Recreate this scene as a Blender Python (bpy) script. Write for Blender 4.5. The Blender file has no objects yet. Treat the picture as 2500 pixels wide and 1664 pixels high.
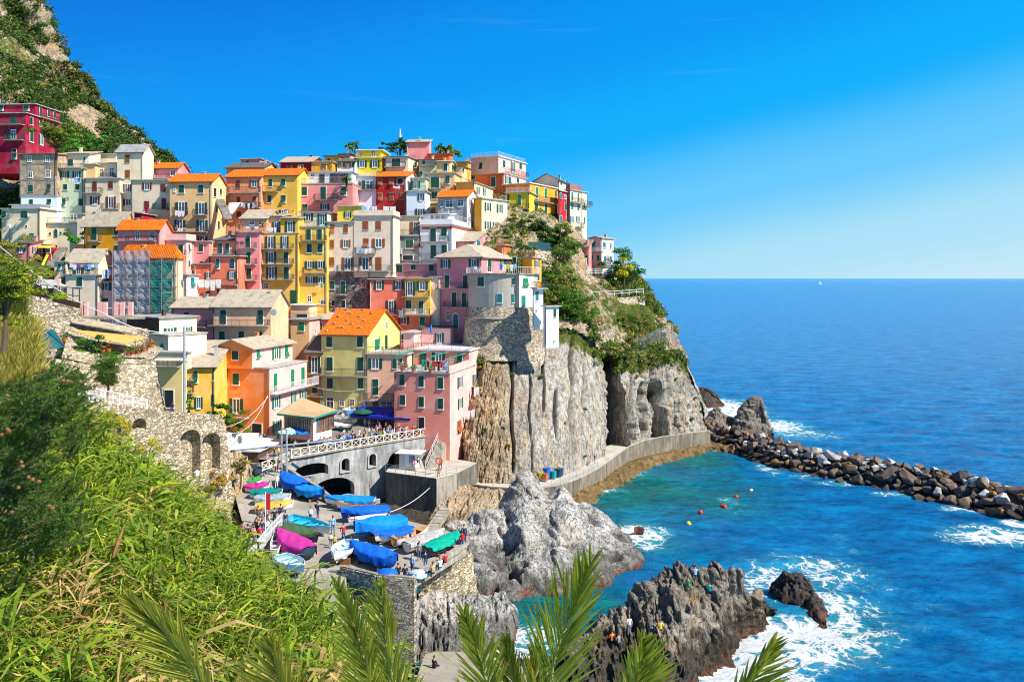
import bpy, bmesh, math, random
import numpy as np
from mathutils import Vector, Matrix
R = math.radians
random.seed(7); np.random.seed(7)
col = bpy.context.scene.collection
F_, CX_, HY_, CH_ = 1900.0, 1250.0, 679.6, 32.0   # focal length and horizon in photo pixels, eye height in metres
def P(px, py, Y):
    return Vector(((px-CX_)*Y/F_, Y, CH_-(py-HY_)*Y/F_))
def G(px, py, z=0.0):
    """point of the level z seen at a place of the photo"""
    return P(px, py, (CH_-z)*F_/(py-HY_))
def tag(o, label=None, cat=None, group=None, kind=None):
    if label: o['label'] = label
    if cat: o['category'] = cat
    if group: o['group'] = group
    if kind: o['kind'] = kind
    return o
def empty(name, loc, rz=0.0, label=None, cat=None, group=None):
    o = bpy.data.objects.new(name, None); col.objects.link(o)
    o.empty_display_size = .3
    o.location = loc; o.rotation_euler.z = rz
    return tag(o, label, cat, group)
def link(name, me, mats=None, parent=None, loc=None, rz=None):
    o = bpy.data.objects.new(name, me); col.objects.link(o)
    if mats is not None:
        if not isinstance(mats, (list, tuple)): mats = [mats]
        if len(me.materials) == 0:
            for m in mats: me.materials.append(m)
    if parent: o.parent = parent
    if loc is not None: o.location = loc
    if rz is not None: o.rotation_euler.z = rz
    return o
def mesh_np(name, verts, faces, smooth=False):
    """verts (n,3); faces (m,k) array of equal size"""
    verts = np.asarray(verts, dtype=np.float32); faces = np.asarray(faces, dtype=np.int32)
    me = bpy.data.meshes.new(name)
    n, k = faces.shape
    me.vertices.add(len(verts)); me.vertices.foreach_set('co', verts.ravel())
    me.loops.add(n*k); me.loops.foreach_set('vertex_index', faces.ravel())
    me.polygons.add(n); me.polygons.foreach_set('loop_start', np.arange(0, n*k, k, dtype=np.int32))
    me.polygons.foreach_set('loop_total', np.full(n, k, dtype=np.int32))
    if smooth: me.polygons.foreach_set('use_smooth', np.ones(n, dtype=bool))
    me.update(calc_edges=True); me.validate()
    return me
class MB:
    """collects boxes, bars, prisms into one mesh"""
    def __init__(s): s.v = []; s.f = []; s.m = []
    def add(s, vs, fs, mi=0):
        b = len(s.v); s.v += [tuple(v) for v in vs]
        for f in fs: s.f.append(tuple(i+b for i in f)); s.m.append(mi)
        return s
    def box(s, x0, y0, z0, x1, y1, z1, mi=0):
        vs = [(x0,y0,z0),(x1,y0,z0),(x1,y1,z0),(x0,y1,z0),(x0,y0,z1),(x1,y0,z1),(x1,y1,z1),(x0,y1,z1)]
        return s.add(vs, [(0,3,2,1),(4,5,6,7),(0,1,5,4),(1,2,6,5),(2,3,7,6),(3,0,4,7)], mi)
    def bar(s, a, b, w=.04, h=None, mi=0):
        a = Vector(a); b = Vector(b); h = h or w
        d = (b-a); 
        if d.length < 1e-6: return s
        d.normalize()
        up = Vector((0,0,1)) if abs(d.z) < .95 else Vector((0,1,0))
        r = d.cross(up).normalized()*w/2; u = r.cross(d).normalized()*h/2
        vs = [a-r-u, a+r-u, a+r+u, a-r+u, b-r-u, b+r-u, b+r+u, b-r+u]
        return s.add(vs, [(0,1,2,3),(4,7,6,5),(0,4,5,1),(1,5,6,2),(2,6,7,3),(3,7,4,0)], mi)
    def tube(s, pts, rad, n=6, mi=0, cap=True):
        pts = [Vector(p) for p in pts]
        if not isinstance(rad, (list, tuple)): rad = [rad]*len(pts)
        rings = []
        for i, p in enumerate(pts):
            d = (pts[min(i+1, len(pts)-1)]-pts[max(i-1, 0)]).normalized()
            up = Vector((0,0,1)) if abs(d.z) < .9 else Vector((1,0,0))
            r = d.cross(up).normalized(); u = r.cross(d).normalized()
            rings.append([p+(r*math.cos(t*2*math.pi/n)+u*math.sin(t*2*math.pi/n))*rad[i] for t in range(n)])
        vs = [v for q in rings for v in q]; fs = []
        for i in range(len(pts)-1):
            for t in range(n):
                a = i*n+t; b = i*n+(t+1) % n
                fs.append((a, b, b+n, a+n))
        if cap:
            fs.append(tuple(range(n-1, -1, -1))); fs.append(tuple(range((len(pts)-1)*n, len(pts)*n)))
        return s.add(vs, fs, mi)
    def prism(s, poly, h0, h1, mi=0):
        """vertical prism of a plan polygon; h0/h1 numbers or lists"""
        n = len(poly)
        H0 = h0 if isinstance(h0, (list, tuple)) else [h0]*n
        H1 = h1 if isinstance(h1, (list, tuple)) else [h1]*n
        vs = [(p[0], p[1], H0[i]) for i, p in enumerate(poly)]+[(p[0], p[1], H1[i]) for i, p in enumerate(poly)]
        fs = [tuple(range(n-1, -1, -1)), tuple(range(n, 2*n))]
        fs += [(i, (i+1) % n, (i+1) % n+n, i+n) for i in range(n)]
        return s.add(vs, fs, mi)
    def mesh(s, name='m', smooth=False):
        me = bpy.data.meshes.new(name); me.from_pydata(s.v, [], s.f)
        me.polygons.foreach_set('material_index', np.array(s.m, dtype=np.int32))
        if smooth: me.polygons.foreach_set('use_smooth', np.ones(len(s.f), dtype=bool))
        me.update()
        bm = bmesh.new(); bm.from_mesh(me); bmesh.ops.recalc_face_normals(bm, faces=bm.faces); bm.to_mesh(me); bm.free()
        return me
    def build(s, name, mats, parent=None, loc=None, rz=None, smooth=False):
        me = s.mesh(name, smooth)
        o = link(name, me, mats, parent, loc, rz)
        return o
def _h(ix, iy, iz, seed):
    n = (ix*374761393 + iy*668265263 + iz*2147483647 + seed*1274126177) & 0xFFFFFFFF
    n = ((n ^ (n >> 13))*1274126177) & 0xFFFFFFFF
    n = (n ^ (n >> 16)) & 0xFFFFFFFF
    return n/4294967295.0
def vnoise(p, seed=0):
    p = np.asarray(p, dtype=np.float64); i = np.floor(p).astype(np.int64); f = p-i; u = f*f*(3-2*f)
    x, y, z = i[..., 0], i[..., 1], i[..., 2]; o = 0
    for dx in (0, 1):
        for dy in (0, 1):
            for dz in (0, 1):
                w = (u[..., 0] if dx else 1-u[..., 0])*(u[..., 1] if dy else 1-u[..., 1])*(u[..., 2] if dz else 1-u[..., 2])
                o = o+w*_h(x+dx, y+dy, z+dz, seed)
    return o*2-1
def fbm(p, oct=4, seed=0, ridged=False, gain=.5):
    p = np.asarray(p, dtype=np.float64); a = 1.0; s = 0; t = 0
    for k in range(oct):
        n = vnoise(p*(2.03**k)+k*17.3, seed+k)
        if ridged: n = 1-2*np.abs(n)
        s = s+a*n; t += a; a *= gain
    return s/t
def newmat(name):
    m = bpy.data.materials.new(name); m.use_nodes = True
    nt = m.node_tree; b = nt.nodes['Principled BSDF']
    return m, nt, b
def nd(nt, t, **kw):
    n = nt.nodes.new(t)
    for k, v in kw.items():
        if k in n.inputs: n.inputs[k].default_value = v
        else: setattr(n, k, v)
    return n
def coord(nt, kind='Object', scale=(1,1,1), rot=(0,0,0)):
    tc = nt.nodes.new('ShaderNodeTexCoord'); mp = nt.nodes.new('ShaderNodeMapping')
    nt.links.new(tc.outputs[kind], mp.inputs['Vector'])
    mp.inputs['Scale'].default_value = scale; mp.inputs['Rotation'].default_value = rot
    return mp.outputs[0]
def wcoord(nt, scale=(1,1,1), rot=(0,0,0)):
    g = nt.nodes.new('ShaderNodeNewGeometry'); mp = nt.nodes.new('ShaderNodeMapping')
    nt.links.new(g.outputs['Position'], mp.inputs['Vector'])
    mp.inputs['Scale'].default_value = scale; mp.inputs['Rotation'].default_value = rot
    return mp.outputs[0]
def noise(nt, vec, scale=1, detail=4, rough=.55, dist=0):
    n = nd(nt, 'ShaderNodeTexNoise'); n.inputs['Scale'].default_value = scale
    n.inputs['Detail'].default_value = detail; n.inputs['Roughness'].default_value = rough; n.inputs['Distortion'].default_value = dist
    nt.links.new(vec, n.inputs['Vector']); return n.outputs['Fac']
def ramp(nt, fac, stops, interp='LINEAR'):
    r = nd(nt, 'ShaderNodeValToRGB'); r.color_ramp.interpolation = interp
    e = r.color_ramp.elements
    while len(e) < len(stops): e.new(.5)
    for i, (p, c) in enumerate(stops):
        e[i].position = p; e[i].color = (*c, 1) if len(c) == 3 else c
    nt.links.new(fac, r.inputs['Fac']); return r.outputs['Color']
def mix(nt, a, b, fac, mode='MIX'):
    m = nd(nt, 'ShaderNodeMix', data_type='RGBA', blend_type=mode)
    for s, i in ((a, 6), (b, 7)):
        if isinstance(s, bpy.types.NodeSocket): nt.links.new(s, m.inputs[i])
        else: m.inputs[i].default_value = (*s, 1) if len(s) == 3 else s
    if isinstance(fac, (int, float)): m.inputs[0].default_value = fac
    else: nt.links.new(fac, m.inputs[0])
    return m.outputs[2]
def mth(nt, op, a, b=0.0, c=None):
    m = nd(nt, 'ShaderNodeMath', operation=op)
    for i, s in enumerate((a, b) if c is None else (a, b, c)):
        if isinstance(s, (int, float)): m.inputs[i].default_value = s
        else: nt.links.new(s, m.inputs[i])
    return m.outputs[0]
def bump(nt, b, h, strength=.4, dist=.05):
    n = nd(nt, 'ShaderNodeBump'); n.inputs['Strength'].default_value = strength; n.inputs['Distance'].default_value = dist
    nt.links.new(h, n.inputs['Height']); nt.links.new(n.outputs[0], b.inputs['Normal'])
_MC = {}
def sc(c, k): return tuple(min(1, x*k) for x in c)
def wallmat(name, c, dirt=.58, rough=.9, patch=None):
    """painted plaster: weathered blotches, vertical rain streaks, faint bump"""
    if name in _MC: return _MC[name]
    av = sum(c)/3; c = tuple(min(.9, max(.012, av+(x-av)*1.12)) for x in c)
    m, nt, b = newmat(name)
    n1 = noise(nt, wcoord(nt), .35, 5, .6, .6)
    n2 = noise(nt, wcoord(nt, (1.6, 1.6, .12)), 1.0, 4, .6)
    n3 = noise(nt, wcoord(nt), 3.5, 4, .7)
    v = ramp(nt, n1, [(.25, sc(c, 1-dirt*.55)), (.5, c), (.75, tuple(min(1, x*.8+.2*max(c)*1.05) for x in c))])
    v = mix(nt, v, tuple(x*.5+.5*sum(c)/3*.75 for x in c), mth(nt, 'MULTIPLY', ramp(nt, n2, [(.5, (0,0,0)), (.72, (1,1,1))]), dirt))
    if patch:
        v = mix(nt, v, patch, mth(nt, 'MULTIPLY', ramp(nt, noise(nt, wcoord(nt), .9, 6, .65), [(.5, (0,0,0)), (.6, (1,1,1))]), .8))
    v = mix(nt, v, sc(c, .72), mth(nt, 'MULTIPLY', ramp(nt, n3, [(.55, (0,0,0)), (.8, (1,1,1))]), dirt*.7))
    nt.links.new(v, b.inputs['Base Color']); b.inputs['Roughness'].default_value = rough
    b.inputs['Specular IOR Level'].default_value = .15
    bump(nt, b, noise(nt, wcoord(nt), 6, 4), .25, .04)
    _MC[name] = m; return m
def simple(name, c, rough=.6, var=.25, scale=4, metal=0, bumpk=.15, spec=.3):
    if name in _MC: return _MC[name]
    m, nt, b = newmat(name)
    n = noise(nt, wcoord(nt), scale, 4)
    v = ramp(nt, n, [(.3, sc(c, 1-var)), (.7, sc(c, 1+var*.4))])
    nt.links.new(v, b.inputs['Base Color']); b.inputs['Roughness'].default_value = rough
    b.inputs['Metallic'].default_value = metal; b.inputs['Specular IOR Level'].default_value = spec
    if bumpk: bump(nt, b, n, bumpk, .03)
    _MC[name] = m; return m
def stonemat(name, c1, c2, mortar, size=.45, stretch=1.8, bk=.8):
    """rubble masonry from voronoi cells"""
    if name in _MC: return _MC[name]
    m, nt, b = newmat(name)
    co = wcoord(nt, (1, 1, stretch))
    warp = nd(nt, 'ShaderNodeTexNoise'); warp.inputs['Scale'].default_value = 2; nt.links.new(co, warp.inputs['Vector'])
    vm = nd(nt, 'ShaderNodeVectorMath', operation='MULTIPLY_ADD'); vm.inputs[1].default_value = (.25, .25, .25)
    nt.links.new(warp.outputs['Color'], vm.inputs[0]); nt.links.new(co, vm.inputs[2])
    vo = nd(nt, 'ShaderNodeTexVoronoi'); vo.inputs['Scale'].default_value = 1/size; nt.links.new(vm.outputs[0], vo.inputs['Vector'])
    ve = nd(nt, 'ShaderNodeTexVoronoi', feature='DISTANCE_TO_EDGE'); ve.inputs['Scale'].default_value = 1/size; nt.links.new(vm.outputs[0], ve.inputs['Vector'])
    sep = nd(nt, 'ShaderNodeSeparateColor'); nt.links.new(vo.outputs['Color'], sep.inputs[0])
    v = ramp(nt, sep.outputs[0], [(0, sc(c1, .55)), (.35, c1), (.7, c2), (1, sc(c2, 1.25))])
    v = mix(nt, v, sc(c1, .6), mth(nt, 'MULTIPLY', ramp(nt, noise(nt, wcoord(nt), .5, 5), [(.45, (0,0,0)), (.7, (1,1,1))]), .6))
    e = ramp(nt, ve.outputs['Distance'], [(.0, (0,0,0)), (.09, (1,1,1))])
    v = mix(nt, mortar, v, e)
    nt.links.new(v, b.inputs['Base Color']); b.inputs['Roughness'].default_value = .95; b.inputs['Specular IOR Level'].default_value = .1
    h = mth(nt, 'ADD', e, mth(nt, 'MULTIPLY', sep.outputs[1], .6)); bump(nt, b, h, bk, .12)
    _MC[name] = m; return m
def tilemat(name, c, c2, k=3.2):
    if name in _MC: return _MC[name]
    m, nt, b = newmat(name)
    co = coord(nt, 'UV')
    w1 = nd(nt, 'ShaderNodeTexWave', wave_type='BANDS', bands_direction='X'); w1.inputs['Scale'].default_value = k/3.14*1.0; w1.inputs['Distortion'].default_value = .3
    w2 = nd(nt, 'ShaderNodeTexWave', wave_type='BANDS', bands_direction='Y', wave_profile='SAW'); w2.inputs['Scale'].default_value = k/3.14*.8; w2.inputs['Distortion'].default_value = .3
    nt.links.new(co, w1.inputs['Vector']); nt.links.new(co, w2.inputs['Vector'])
    n = noise(nt, wcoord(nt), 3, 5, .7)
    v = ramp(nt, n, [(.3, sc(c, .42)), (.5, c), (.72, c2)])
    v = mix(nt, v, sc(c, .45), mth(nt, 'MULTIPLY', ramp(nt, w1.outputs['Fac'], [(.0, (1,1,1)), (.35, (0,0,0))]), .45))
    v = mix(nt, v, sc(c, .35), mth(nt, 'MULTIPLY', ramp(nt, w2.outputs['Fac'], [(.0, (1,1,1)), (.18, (0,0,0))]), .35))
    nt.links.new(v, b.inputs['Base Color']); b.inputs['Roughness'].default_value = .9; b.inputs['Specular IOR Level'].default_value = .15
    bump(nt, b, w1.outputs['Fac'], .6, .08)
    _MC[name] = m; return m
def slatemat(name, c):
    if name in _MC: return _MC[name]
    m, nt, b = newmat(name)
    br = nd(nt, 'ShaderNodeTexBrick'); br.inputs['Scale'].default_value = 1.6
    br.inputs['Color1'].default_value = (*c, 1); br.inputs['Color2'].default_value = (*sc(c, .75), 1); br.inputs['Mortar'].default_value = (*sc(c, .5), 1)
    br.inputs['Mortar Size'].default_value = .03
    nt.links.new(coord(nt, 'UV'), br.inputs['Vector'])
    n = noise(nt, wcoord(nt), 1.2, 6, .7)
    v = mix(nt, br.outputs['Color'], ramp(nt, n, [(.32, sc(c, .45)), (.5, c), (.7, (c[0]*1.3, c[1]*1.15, c[2]*.9))]), .7)
    nt.links.new(v, b.inputs['Base Color']); b.inputs['Roughness'].default_value = .85; b.inputs['Specular IOR Level'].default_value = .25
    bump(nt, b, mth(nt, 'ADD', br.outputs['Fac'], n), .4, .05)
    _MC[name] = m; return m
GREEN = simple('shutter_green', (.012, .085, .05), .55, .3, 3)
LGREEN = simple('shutter_bright_green', (.01, .22, .09), .55, .3, 3)
TEAL = simple('shutter_teal', (.01, .2, .2), .55, .3, 3)
DBLUE = simple('shutter_slate_blue', (.02, .1, .13), .55, .3, 3)
BROWN = simple('shutter_brown', (.35, .1, .02), .6, .3, 3)
REDB = simple('shutter_dark_red', (.2, .03, .02), .6, .3, 3)
WHITE = simple('white_trim', (.78, .78, .76), .6, .12, 3)
IRON = simple('iron', (.05, .05, .06), .5, .2, 5)
RAILW = simple('rail_white', (.75, .76, .78), .5, .1, 5)
CONC = simple('concrete', (.42, .41, .38), .9, .35, 1.2, bumpk=.3)
CONCD = simple('concrete_weathered', (.25, .25, .24), .9, .5, .7, bumpk=.4)
TERRA = simple('terracotta', (.5, .15, .06), .8, .3, 5)
WOOD = simple('wood_brown', (.3, .12, .04), .6, .3, 3)
DARK = simple('dark_interior', (.02, .02, .022), .8, .3, 2)
def glassmat():
    m, nt, b = newmat('window_glass'); b.inputs['Base Color'].default_value = (.05, .07, .09, 1)
    b.inputs['Roughness'].default_value = .12; b.inputs['Specular IOR Level'].default_value = .7
    n = noise(nt, wcoord(nt), .7, 3); v = ramp(nt, n, [(.35, (.015, .02, .03)), (.65, (.12, .15, .18))]); nt.links.new(v, b.inputs['Base Color'])
    return m
GLASS = glassmat()
TILE = tilemat('terracotta_tile', (.72, .15, .01), (.88, .28, .03))
SLATE = slatemat('slate_roof', (.44, .38, .29))
SLATEG = slatemat('grey_slate_roof', (.33, .33, .34))
SLATED = slatemat('dark_slate_roof', (.13, .12, .12))
def attr_mat(name): return newmat(name)
CROPS = {'A': (0, 200, 3.92), 'B': (500, 300, 3.92), 'C': (1000, 300, 3.92), 'D': (0, 500, 3.92), 'E': (500, 500, 3.92),
         'F': (900, 500, 3.92), 'G': (0, 800, 3.92), 'H': (500, 700, 3.136), 'I': (180, 720, 5.6), 'J': (550, 1080, 3.92), 'S': (0, 0, 1)}
def cp(crop, x, y):
    ox, oy, s = CROPS[crop]; return ox+x/s, oy+y/s
_UM = {}
def leafmesh(x0, x1, flap=False):
    mb = MB(); w = x1-x0
    z1 = .46; z0 = -.46 if not flap else -.05
    mb.box(x0+.01, -.10, z0, x1-.01, -.05, z1)
    for k in range(7):
        z = -.42+.125*k
        if z > z0: mb.box(x0+w*.14, -.115, z, x1-w*.14, -.10, z+.06)
    if flap:
        vs = [(x0+.01,-.10,-.05),(x1-.01,-.10,-.05),(x1-.01,-.42,-.44),(x0+.01,-.42,-.44),(x0+.01,-.06,-.05),(x1-.01,-.06,-.05),(x1-.01,-.38,-.46),(x0+.01,-.38,-.46)]
        mb.add(vs, [(0,1,2,3),(4,7,6,5),(0,3,7,4),(1,5,6,2),(2,6,7,3),(0,4,5,1)])
    return mb.mesh('shutter_leaf')
def unit(key):
    """shared meshes on a 1x1 opening: x and z in -.5...5, y in metres, outward is -y"""
    if key in _UM: return _UM[key]
    if key == 'frame':
        mb = MB(); mb.box(-.5,-.05,-.5,.5,0.02,.5); mb.box(-.54,-.14,-.56,.54,.0,-.5); me = mb.mesh()
    elif key == 'sill':
        mb = MB(); mb.box(-.52,-.12,-.55,.52,.02,-.5); mb.box(-.5,-.045,-.5,.5,.01,.5); me = mb.mesh()
    elif key in ('gframe', 'oframe'):
        a = .5 if key == 'gframe' else .27
        mb = MB()
        t = .07 if key == 'gframe' else .05
        mb.box(-a,-.08,-.5,-a+t,.02,.5); mb.box(a-t,-.08,-.5,a,.02,.5); mb.box(-a+t,-.08,.42,a-t,.02,.5); mb.box(-a+t,-.08,-.5,a-t,.02,-.42)
        mb.box(-.025,-.075,-.42,.025,.02,.42); mb.box(-a-.02,-.13,-.55,a+.02,.0,-.5)
        if key == 'gframe': mb.box(-a+t,-.07,.12,-.025,.02,.16); mb.box(.025,-.07,.12,a-t,.02,.16)
        me = mb.mesh()
    elif key in ('gpane', 'opane'):
        a = .44 if key == 'gpane' else .225
        me = MB().box(-a,-.03,-.43,a,.01,.43).mesh()
    elif key == 'sl': me = leafmesh(-.42, -.005)
    elif key == 'sr': me = leafmesh(.005, .42)
    elif key == 'slf': me = leafmesh(-.42, -.005, True)
    elif key == 'srf': me = leafmesh(.005, .42, True)
    elif key == 'ol': me = leafmesh(-.5, -.28)
    elif key == 'or': me = leafmesh(.28, .5)
    elif key == 'door':
        me = MB().box(-.42,-.07,-.5,.42,.0,.44).mesh()
    elif key == 'arch':
        mb = MB(); pts = [(-.5,-.5),(.5,-.5),(.5,.2)]+[(.5*math.cos(t), .2+.3*math.sin(t)) for t in [math.pi*k/8 for k in range(1, 8)]]+[(-.5,.2)]
        n = len(pts); vs = [(x,-.06,z) for x, z in pts]+[(x,.02,z) for x, z in pts]
        mb.add(vs, [tuple(range(n)), tuple(range(2*n-1, n-1, -1))]+[(i, (i+1) % n, (i+1) % n+n, i+n) for i in range(n)]); me = mb.mesh()
    elif key == 'archin':
        mb = MB(); pts = [(-.38,-.5),(.38,-.5),(.38,.18)]+[(.38*math.cos(t), .18+.24*math.sin(t)) for t in [math.pi*k/8 for k in range(1, 8)]]+[(-.38,.18)]
        n = len(pts); vs = [(x,-.11,z) for x, z in pts]+[(x,-.06,z) for x, z in pts]
        mb.add(vs, [tuple(range(n)), tuple(range(2*n-1, n-1, -1))]+[(i, (i+1) % n, (i+1) % n+n, i+n) for i in range(n)]); me = mb.mesh()
    _UM[key] = me; return me
_UMM = {}
def um(key, m):
    k = (key, m.name)
    if k not in _UMM:
        me = unit(key).copy(); me.materials.clear(); me.materials.append(m); _UMM[k] = me
    return _UMM[k]
def child(name, me, parent, M=None):
    o = bpy.data.objects.new(name, me); col.objects.link(o); o.parent = parent
    if M is not None: o.matrix_basis = M
    return o
SH = {'g': GREEN, 'G': LGREEN, 't': TEAL, 'b': BROWN, 'r': REDB, 'd': DBLUE, 'w': WHITE}
def railing_mb(L, D, h, wall=True, step=.16, bw=.022):
    mb = MB()
    def run(a, b):
        a = Vector(a); b = Vector(b)
        up = Vector((0,0,h))
        mb.bar(a+up, b+up, .05, .05); mb.bar(a+Vector((0,0,.08)), b+Vector((0,0,.08)), .03)
        n = max(2, int((b-a).length/step))
        for i in range(n+1):
            p = a+(b-a)*i/n; mb.bar(p, p+up, bw if i % 8 else .045)
    run((0,-D,0), (L,-D,0)); 
    if wall: run((0,0,0), (0,-D,0)); run((L,-D,0), (L,0,0))
    return mb
class House:
    def __init__(s, name, label, crop, cat='house', group=None, sh='g'):
        s.T = None; s.name = name; s.label = label; s.crop = crop; s.cat = cat; s.group = group; s.sh = sh
    def V(s, xs, ys, Y, yaw=5, wall=None, roof='flat', rise=1.2, rmat=None, D=None, over=.35, wins='', wall2=None, rail=None, base=3.0, chim=1, par=0, pipe=True):
        x0, xc = xs[0], xs[1]; x2 = xs[2] if len(xs) > 2 else None
        (p0, yt), (pc, yb) = cp(s.crop, x0, ys[0]), cp(s.crop, xc, ys[1])
        a = R(yaw); u = Vector((math.cos(a), -math.sin(a), 0)); v = Vector((math.sin(a), math.cos(a), 0))
        C = P(pc, yb, Y); k0 = (p0-CX_)/F_
        W = (C.x-k0*Y)/(math.cos(a)+k0*math.sin(a))
        if x2 is not None:
            k2 = (cp(s.crop, x2, 0)[0]-CX_)/F_
            D = (k2*Y-C.x)/(math.sin(a)-k2*math.cos(a))
            if D <= 0: print('BAD D', s.label, D); D = 8
        D = D or 8.0
        D = max(1.0, min(D, 30))
        zt = P(pc, yt, Y).z; zb = C.z-base; H = zt-zb
        O = C-u*W/2; O.z = zb
        M = Matrix(((u.x, v.x, 0, O.x), (u.y, v.y, 0, O.y), (0, 0, 1, O.z), (0, 0, 0, 1)))
        if s.T is None:
            s.T = empty(s.name, O, -a, s.label, s.cat, s.group); s.M0 = M.copy()
        rel = s.M0.inverted() @ M
        s.W, s.D, s.H, s.M, s.rel, s.O, s.u, s.v, s.C = W, D, H, M, rel, O, u, v, C
        mb = MB(); w = W/2
        if roof == 'gf':
            n = 5; prof = [(0,0),(D,0),(D,H),(D/2,H+rise),(0,H)]
            mb.add([(-w,y,z) for y, z in prof]+[(w,y,z) for y, z in prof], [tuple(range(4,-1,-1)), tuple(range(5,10))]+[(i,(i+1)%5,(i+1)%5+5,i+5) for i in range(5)])
        elif roof == 'gs':
            prof = [(-w,0),(w,0),(w,H),(0,H+rise),(-w,H)]
            mb.add([(x,0,z) for x, z in prof]+[(x,D,z) for x, z in prof], [tuple(range(5)), tuple(range(9,4,-1))]+[(i,i+5,(i+1)%5+5,(i+1)%5) for i in range(5)])
        elif roof == 'shed':
            prof = [(0,0),(D,0),(D,H+rise),(0,H)]
            mb.add([(-w,y,z) for y, z in prof]+[(w,y,z) for y, z in prof], [(3,2,1,0),(4,5,6,7)]+[(i,(i+1)%4,(i+1)%4+4,i+4) for i in range(4)])
        elif roof == 'sheds':   # falls to the right
            prof = [(-w,0),(w,0),(w,H),(-w,H+rise)]
            mb.add([(x,0,z) for x, z in prof]+[(x,D,z) for x, z in prof], [(0,1,2,3),(7,6,5,4)]+[(i,i+4,(i+1)%4+4,(i+1)%4) for i in range(4)])
        else:
            mb.box(-w,0,0,w,D,H)
        me = mb.mesh('wall')
        mats = [wall]
        if wall2:  # second tone for the right face; on some houses it paints in sunlight
            mats.append(wall2)
            for p in me.polygons:
                if p.normal.x > .7: p.material_index = 1
        wo = child('wall', me, s.T, rel)
        for m in mats: me.materials.append(m)
        tops = []; o = over
        if roof == 'gf':
            sl = rise/(D/2); e = H-sl*o
            tops = [[(-w-o,-o,e),(w+o,-o,e),(w+o,D/2,H+rise),(-w-o,D/2,H+rise)], [(-w-o,D/2,H+rise),(w+o,D/2,H+rise),(w+o,D+o,e),(-w-o,D+o,e)]]
        elif roof == 'gs':
            sl = rise/w; e = H-sl*o
            tops = [[(-w-o,-o,e),(0,-o,H+rise),(0,D+o,H+rise),(-w-o,D+o,e)], [(0,-o,H+rise),(w+o,-o,e),(w+o,D+o,e),(0,D+o,H+rise)]]
        elif roof == 'shed':
            sl = rise/D
            tops = [[(-w-o,-o,H-sl*o),(w+o,-o,H-sl*o),(w+o,D+o,H+rise+sl*o),(-w-o,D+o,H+rise+sl*o)]]
        elif roof == 'sheds':
            tops = [[(-w-o,-o,H+rise),(w+o,-o,H),(w+o,D+o,H),(-w-o,D+o,H+rise)]]
        elif roof == 'hip':
            q = min(w, D/2)*.9; z = H+rise
            a1, b1, c1, d1 = (-w-o,-o,H), (w+o,-o,H), (w+o,D+o,H), (-w-o,D+o,H)
            if w >= D/2: r1, r2 = (-w+q, D/2, z), (w-q, D/2, z); tops = [[a1,b1,r2,r1],[b1,c1,r2],[c1,d1,r1,r2],[d1,a1,r1]]
            else: r1, r2 = (0, q, z), (0, D-q, z); tops = [[a1,b1,r1],[b1,c1,r2,r1],[c1,d1,r2],[d1,a1,r1,r2]]
        else:
            tops = [[(-w-o,-o,H),(w+o,-o,H),(w+o,D+o,H),(-w-o,D+o,H)]]
        th = .16
        mb = MB()
        for q in tops:
            n = len(q); mb.add([(p[0],p[1],p[2]+th) for p in q]+list(q), [tuple(range(n)), tuple(range(2*n-1,n-1,-1))]+[(i,i+n,(i+1)%n+n,(i+1)%n) for i in range(n)])
        if roof in ('gf', 'shed') and (rmat or SLATE) is TILE:
            pass
        me = bpy.data.meshes.new('roof'); me.from_pydata(mb.v, [], mb.f); me.update()
        uv = me.uv_layers.new(name='UVMap')
        for p in me.polygons:
            nn = p.normal; e = Vector((0,0,1)).cross(nn)
            e = e.normalized() if e.length > .05 else Vector((1,0,0))
            sdir = nn.cross(e)
            for li in p.loop_indices:
                c0 = me.vertices[me.loops[li].vertex_index].co; uv.data[li].uv = (c0.dot(e), c0.dot(sdir))
        rm = rmat or (CONC if roof == 'flat' else SLATE)
        me.materials.append(rm)
        ro = child('roof', me, s.T, rel); s.roof = ro
        if par:
            mb = MB(); zz = H+th
            mb.box(-w-.02,-.02,zz,w+.02,.16,zz+par); mb.box(w-.16,.16,zz,w+.02,D,zz+par); mb.box(-w-.02,.16,zz,-w+.16,D,zz+par)
            me = mb.mesh('parapet'); me.materials.append(wall); child('parapet', me, s.T, rel)
        if rail:
            zz = H+th+par
            mb = railing_mb(W, 0.0, .95, False); 
            mb2 = MB(); mb2.v = [(x-w, y+.1, z+zz) for x, y, z in mb.v]; mb2.f = mb.f; mb2.m = mb.m
            mb3 = railing_mb(D, 0.0, .95, False)
            n0 = len(mb2.v); mb2.v += [(w-.1, x, z+zz) for x, y, z in mb3.v]; mb2.f += [tuple(i+n0 for i in f) for f in mb3.f]; mb2.m += mb3.m
            me = mb2.mesh('railing'); me.materials.append(rail); child('railing', me, s.T, rel)
        rnd = random.Random(hash(s.label+str(x0)) & 0xffff if False else int(abs(x0*13+xc*7+ys[0])))
        if chim and roof != 'flat' or chim > 1:
            for k in range(chim):
                cx_ = rnd.uniform(-w*.8, w*.8); cy_ = D*rnd.uniform(.35, .75); ch = rnd.uniform(.7, 1.2)
                zr = H+(rise if roof != 'flat' else 0)*.6
                mb = MB(); q = .22; mb.box(cx_-q,cy_-q,zr-.6,cx_+q,cy_+q,zr+ch); mb.box(cx_-q-.08,cy_-q-.08,zr+ch,cx_+q+.08,cy_+q+.08,zr+ch+.1)
                me = mb.mesh('chimney'); me.materials.append(wall if rnd.random() < .5 else CONC); child('chimney', me, ro)
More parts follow.
